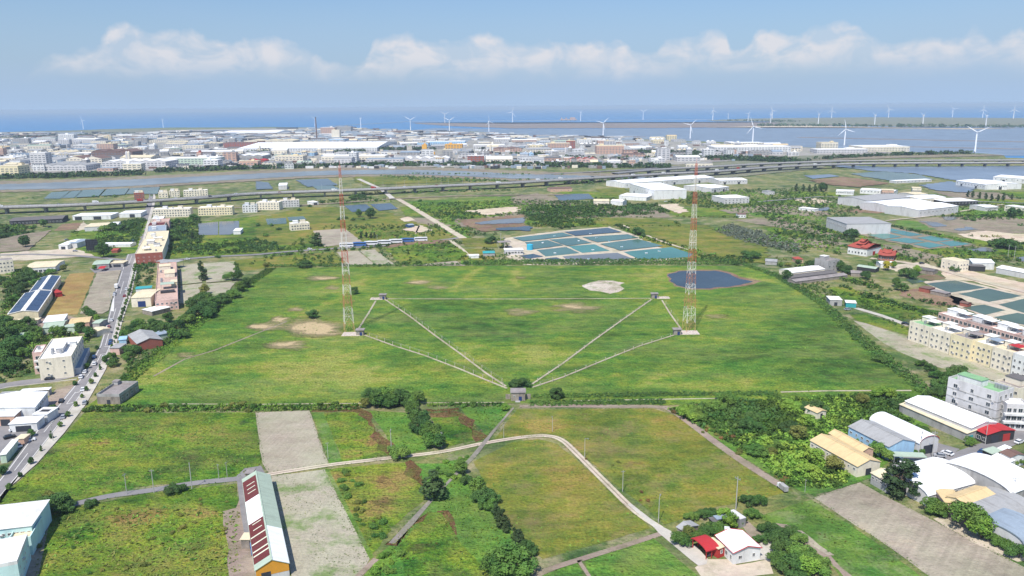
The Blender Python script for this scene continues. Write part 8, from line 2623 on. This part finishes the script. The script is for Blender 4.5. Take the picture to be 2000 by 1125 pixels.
stuff('undergrowth', [[(300, 498), (325, 430), (390, 425), (400, 470), (520, 470), (560, 490), (430, 500)], [(140, 455), (200, 440), (288, 425), (265, 480), (200, 490)], [(0, 440), (70, 440), (70, 455), (0, 470)], [(10, 530), (95, 525), (80, 560), (40, 600), (0, 620)], [(262, 518), (300, 515), (300, 555), (262, 560)],
                      [(0, 620), (60, 620), (150, 650), (180, 660), (140, 700), (60, 730), (0, 750)]], 3.0, (1.6, 3.4), M3, 'green scrub around the houses and yards left of the station', 'undergrowth', seed=12, thick_noise=-0.3)
stuff('undergrowth', [[(560, 490), (900, 470), (900, 520), (560, 520)], [(600, 400), (770, 395), (770, 388), (600, 392)], [(480, 520), (640, 440), (900, 440), (910, 460), (700, 470)], [(900, 500), (1000, 495), (1050, 515), (905, 518)], [(1460, 470), (1560, 440), (1640, 470), (1560, 500)], [(800, 400), (1000, 390), (1200, 395), (1200, 410), (850, 425)], [(1460, 400), (1700, 400), (1640, 440), (1500, 430)], [(800, 398), (1210, 392), (1210, 412), (850, 440), (980, 460), (900, 462)], [(1350, 372), (1600, 368), (1650, 400), (1500, 425), (1340, 400)], [(1500, 425), (1640, 440), (1640, 500), (1520, 470)], [(1700, 400), (1860, 430), (2000, 430), (2000, 400), (1900, 395)],
                      [(1700, 500), (1900, 480), (2000, 500), (2000, 520), (1800, 520)], [(1300, 385), (1400, 380), (1500, 400), (1300, 400)]], 7, (1.6, 4.2), M3, 'scattered shrubs over the rough fields beyond the station', 'undergrowth', seed=13, thick_noise=0.0)
stuff('undergrowth', [along(e, 7) for e in PLOT_EDGES], 4.5, (1.5, 3.8), ['leaf_dark', 'leaf_mid', 'leaf_mid', 'leaf_olive'], 'shrubby hedgerows between the plots of the middle distance', 'hedgerow', seed=31, thick_noise=-0.25)
stuff('treeline', [along([(-60, 350), (120, 346.5), (278, 341)], 40), along([(303, 336), (400, 333), (500, 329.5), (640, 326.5)], 40), along([(640, 326.5), (760, 324), (900, 323), (1000, 324), (1160, 326), (1310, 328)], 45), along([(1335, 310), (1420, 311), (1500, 314), (1560, 318)], 90), along([(1600, 312), (1700, 306), (1780, 303), (1900, 300)], 22),
                   along([(660, 298), (760, 293), (850, 292)], 60), along([(480, 302), (530, 300)], 60), along([(1240, 298), (1340, 300), (1400, 303)], 60), along([(0, 272), (100, 268), (260, 262)], 120), along([(930, 292), (980, 290)], 30), along([(1100, 310), (1290, 312)], 14), along([(1000, 302), (1060, 304)], 14)],
      11, (9, 16), ['leaf_needle', 'leaf_dark', 'leaf_dark'], 'dark belt of trees along the canal and between the factories', 'tree belt', seed=14)
stuff('shore_growth', [along([(1480, 246), (1700, 247), (2000, 248.5), (2200, 249)], 90), along([(1420, 236), (1560, 238), (1500, 239)], 40)], 30, (14, 26), ['leaf_dark'], 'dark low growth along the far lagoon shore', 'shore growth', seed=15)
stuff('undergrowth', [along([(40, 388), (300, 384)], 8), along([(800, 340), (1100, 342)], 10), [(740, 344), (900, 348), (1000, 354), (900, 356), (780, 352)], along([(1000, 352), (1180, 351)], 12), along([(690, 380), (1000, 372)], 18), [(1100, 352), (1300, 348), (1300, 356), (1100, 360)]], 8, (3, 6), ['leaf_dark', 'leaf_mid'], 'bushes along the canal banks and below the highway', 'undergrowth', seed=16, thick_noise=-0.15)
stuff('dead_weeds', list(DEAD), 0.75, (0.4, 1.0), ['leaf_brown', 'leaf_brown', 'leaf_olive'], 'strips of dead brown weeds between the small lower plots', 'dead weeds', TU, seed=33)
vg = np.random.default_rng(5)
vv = []
for (pp, w_) in [(d, 0.8) for d in DUCTS] + [(LANE2, 2.9), (LANE, 3.6), ([(1015, 794), (1285, 795), (1320, 807), (1400, 866), (1460, 908), (1535, 955)], 3.6), ([(1290, 1043), (1220, 1066), (1130, 1094), (1060, 1118)], 2.2), ([(1003, 797), (950, 860), (905, 912), (835, 985), (765, 1062)], 2.0), ([(499, 806), (604, 801), (641, 907)], 0.4), ([(499, 806), (512, 905), (526, 924)], 0.4), ([(1589, 972), (1760, 1085), (1850, 1150)], 0.5), ([(1589, 972), (1680, 942), (1790, 1000), (2080, 1150)], 0.5), ([(634, 917), (722, 1090)], 0.5)]:
    for side in ribbon_pts(pp, w_ + 0.5):
        for a, b in zip(side[:-1], side[1:]):
            n = int((b - a).length / 0.55)
            for k in range(n):
                if vg.random() < 0.35:
                    continue
                p = a.lerp(b, (k + vg.random()) / n)
                t = TU[int(vg.integers(4))] * (0.25 + 0.5 * vg.random() ** 2)
                vv.append(t + np.array([p.x + vg.normal() * 0.22, p.y + vg.normal() * 0.22, 0.1]))
tag(link('verge_grass', quads_mesh('verge_grass', np.concatenate(vv), 'leaf_mid')), 'grass tufts growing into the edges of the lanes and feeder paths', 'verge grass', kind='stuff')
# rough grass of the near fields
TG = ['leaf_olive', 'leaf_mid', 'leaf_bright']
stuff('rough_grass', [[(168, 802), (498, 806), (512, 905), (480, 930), (250, 955), (0, 1000), (72, 908), (126, 850)]], 1.5, (0.5, 1.25), TG, 'rough weeds covering the lower left field above the farm road', 'rough grass', TU, seed=21, thick_noise=-0.15)
stuff('rough_grass', [[(140, 992), (300, 962), (462, 945), (470, 1150), (60, 1150), (90, 1010)]], 1.25, (0.6, 1.6), ['leaf_olive', 'leaf_bright', 'leaf_mid'], 'tall weeds covering the bottom left field', 'rough grass', TU, seed=22, thick_noise=-0.3)
stuff('rough_grass', [[(924, 902), (1000, 864), (1050, 858), (1090, 868), (1270, 1032), (1060, 1092), (1010, 1050), (960, 965)], [(1010, 800), (1275, 798), (1400, 868), (1532, 962), (1400, 990), (1300, 1024), (1100, 852), (965, 860)]], 1.9, (0.4, 0.95), TG, 'short rough grass on the two olive fields beside the lane', 'rough grass', TU, seed=23, thick_noise=-0.1)
stuff('rough_grass', [[(860, 905), (920, 890), (905, 920), (960, 965), (1020, 1070), (960, 1140), (900, 1060), (860, 1000), (840, 930)], [(722, 803), (795, 806), (845, 875), (780, 890)], [(905, 795), (1000, 792), (955, 850)], [(735, 1092), (780, 1065), (800, 1140), (710, 1140)]], 1.4, (0.5, 1.3), ['leaf_bright', 'leaf_mid', 'leaf_bright'], 'lush bright weeds in the lower middle plots', 'rough grass', TU, seed=24)
stuff('rough_grass', [[(632, 806), (705, 804), (770, 888), (670, 902)], [(688, 912), (800, 902), (830, 975), (735, 1000)], [(640, 917), (688, 911), (765, 1035), (725, 1085)], [(842, 812), (900, 808), (938, 856), (872, 874)], [(780, 1065), (835, 1000), (900, 1060), (950, 1140), (790, 1140)], [(1142, 1097), (1275, 1050), (1380, 1140), (1160, 1150)], [(1480, 1010), (1586, 976), (1820, 1150), (1660, 1150)]], 1.7, (0.4, 1.0), ['leaf_olive', 'leaf_mid', 'leaf_olive'], 'thin rough grass on the small lower plots', 'rough grass', TU, seed=25, thick_noise=-0.1)
stuff('rough_grass', [[(530, 930), (634, 917), (722, 1090), (700, 1140), (575, 1150)]], 0.8, (0.25, 0.75), ['leaf_mid', 'leaf_olive', 'leaf_mid'], 'thin green weeds spreading over the bare strip plot beside the barn', 'weeds', TU, seed=41, thick_noise=-0.02, zs=0.6)
stuff('rough_grass', [[(205, 770), (300, 695), (395, 625), (528, 523), (760, 521), (700, 640), (985, 760), (985, 786), (300, 788)], [(1040, 760), (1340, 655), (1500, 530), (1600, 590), (1840, 780), (1500, 780)], [(830, 690), (1020, 745), (1150, 690), (1000, 672)], [(1125, 535), (1240, 535), (1240, 580), (1130, 580)]], 1.9, (0.5, 1.2), ['leaf_mid', 'leaf_bright', 'leaf_mid'], 'tufts of taller grass over the big station field', 'rough grass', TU, seed=26, thick_noise=-0.02, zs=0.7)
# ============================================================ air
hm, hnt, hbs = _new('haze_air')
hnt.nodes.clear()
ho_ = hnt.nodes.new('ShaderNodeOutputMaterial')
hv = hnt.nodes.new('ShaderNodeVolumePrincipled')
hv.inputs['Color'].default_value = HAZE_COL
hv.inputs['Density'].default_value = HAZE_D
hv.inputs['Anisotropy'].default_value = 0.0
hnt.links.new(hv.outputs[0], ho_.inputs['Volume'])
MATS['haze_air'] = hm
mb = MB()
mb.box((0, 17000, 65.4), (90000, 42000, 134.0))
hz_ = mb.build('haze', 'haze_air')
hz_['kind'] = 'stuff'

# ============================================================ labels: every repeat gets its own
ONES = 'first second third fourth fifth sixth seventh eighth ninth tenth eleventh twelfth thirteenth fourteenth fifteenth sixteenth seventeenth eighteenth nineteenth'.split()
TENS = {2: 'twent', 3: 'thirt', 4: 'fort', 5: 'fift', 6: 'sixt', 7: 'sevent', 8: 'eight', 9: 'ninet'}


def ordinal(n):
    if n < 20:
        return ONES[n - 1]
    t, o = divmod(n, 10)
    return TENS[t] + ('ieth' if o == 0 else 'y-' + ONES[o - 1])


bpy.context.view_layer.update()
by = {}
for o in list(S.objects):
    if o.parent is None and 'label' in o and o.get('kind') not in ('stuff', 'structure'):
        by.setdefault(o['label'], []).append(o)
for lb, os_ in by.items():
    if len(os_) > 1:
        os_.sort(key=lambda o: px_of(o.location)[0])
        for i, o in enumerate(os_):
            o['label'] = f'{lb}, {ordinal(i + 1)} from left' if i < len(os_) - 1 else f'{lb}, last to the right'
print('objects', len(S.objects), 'top', len([o for o in S.objects if o.parent is None]))
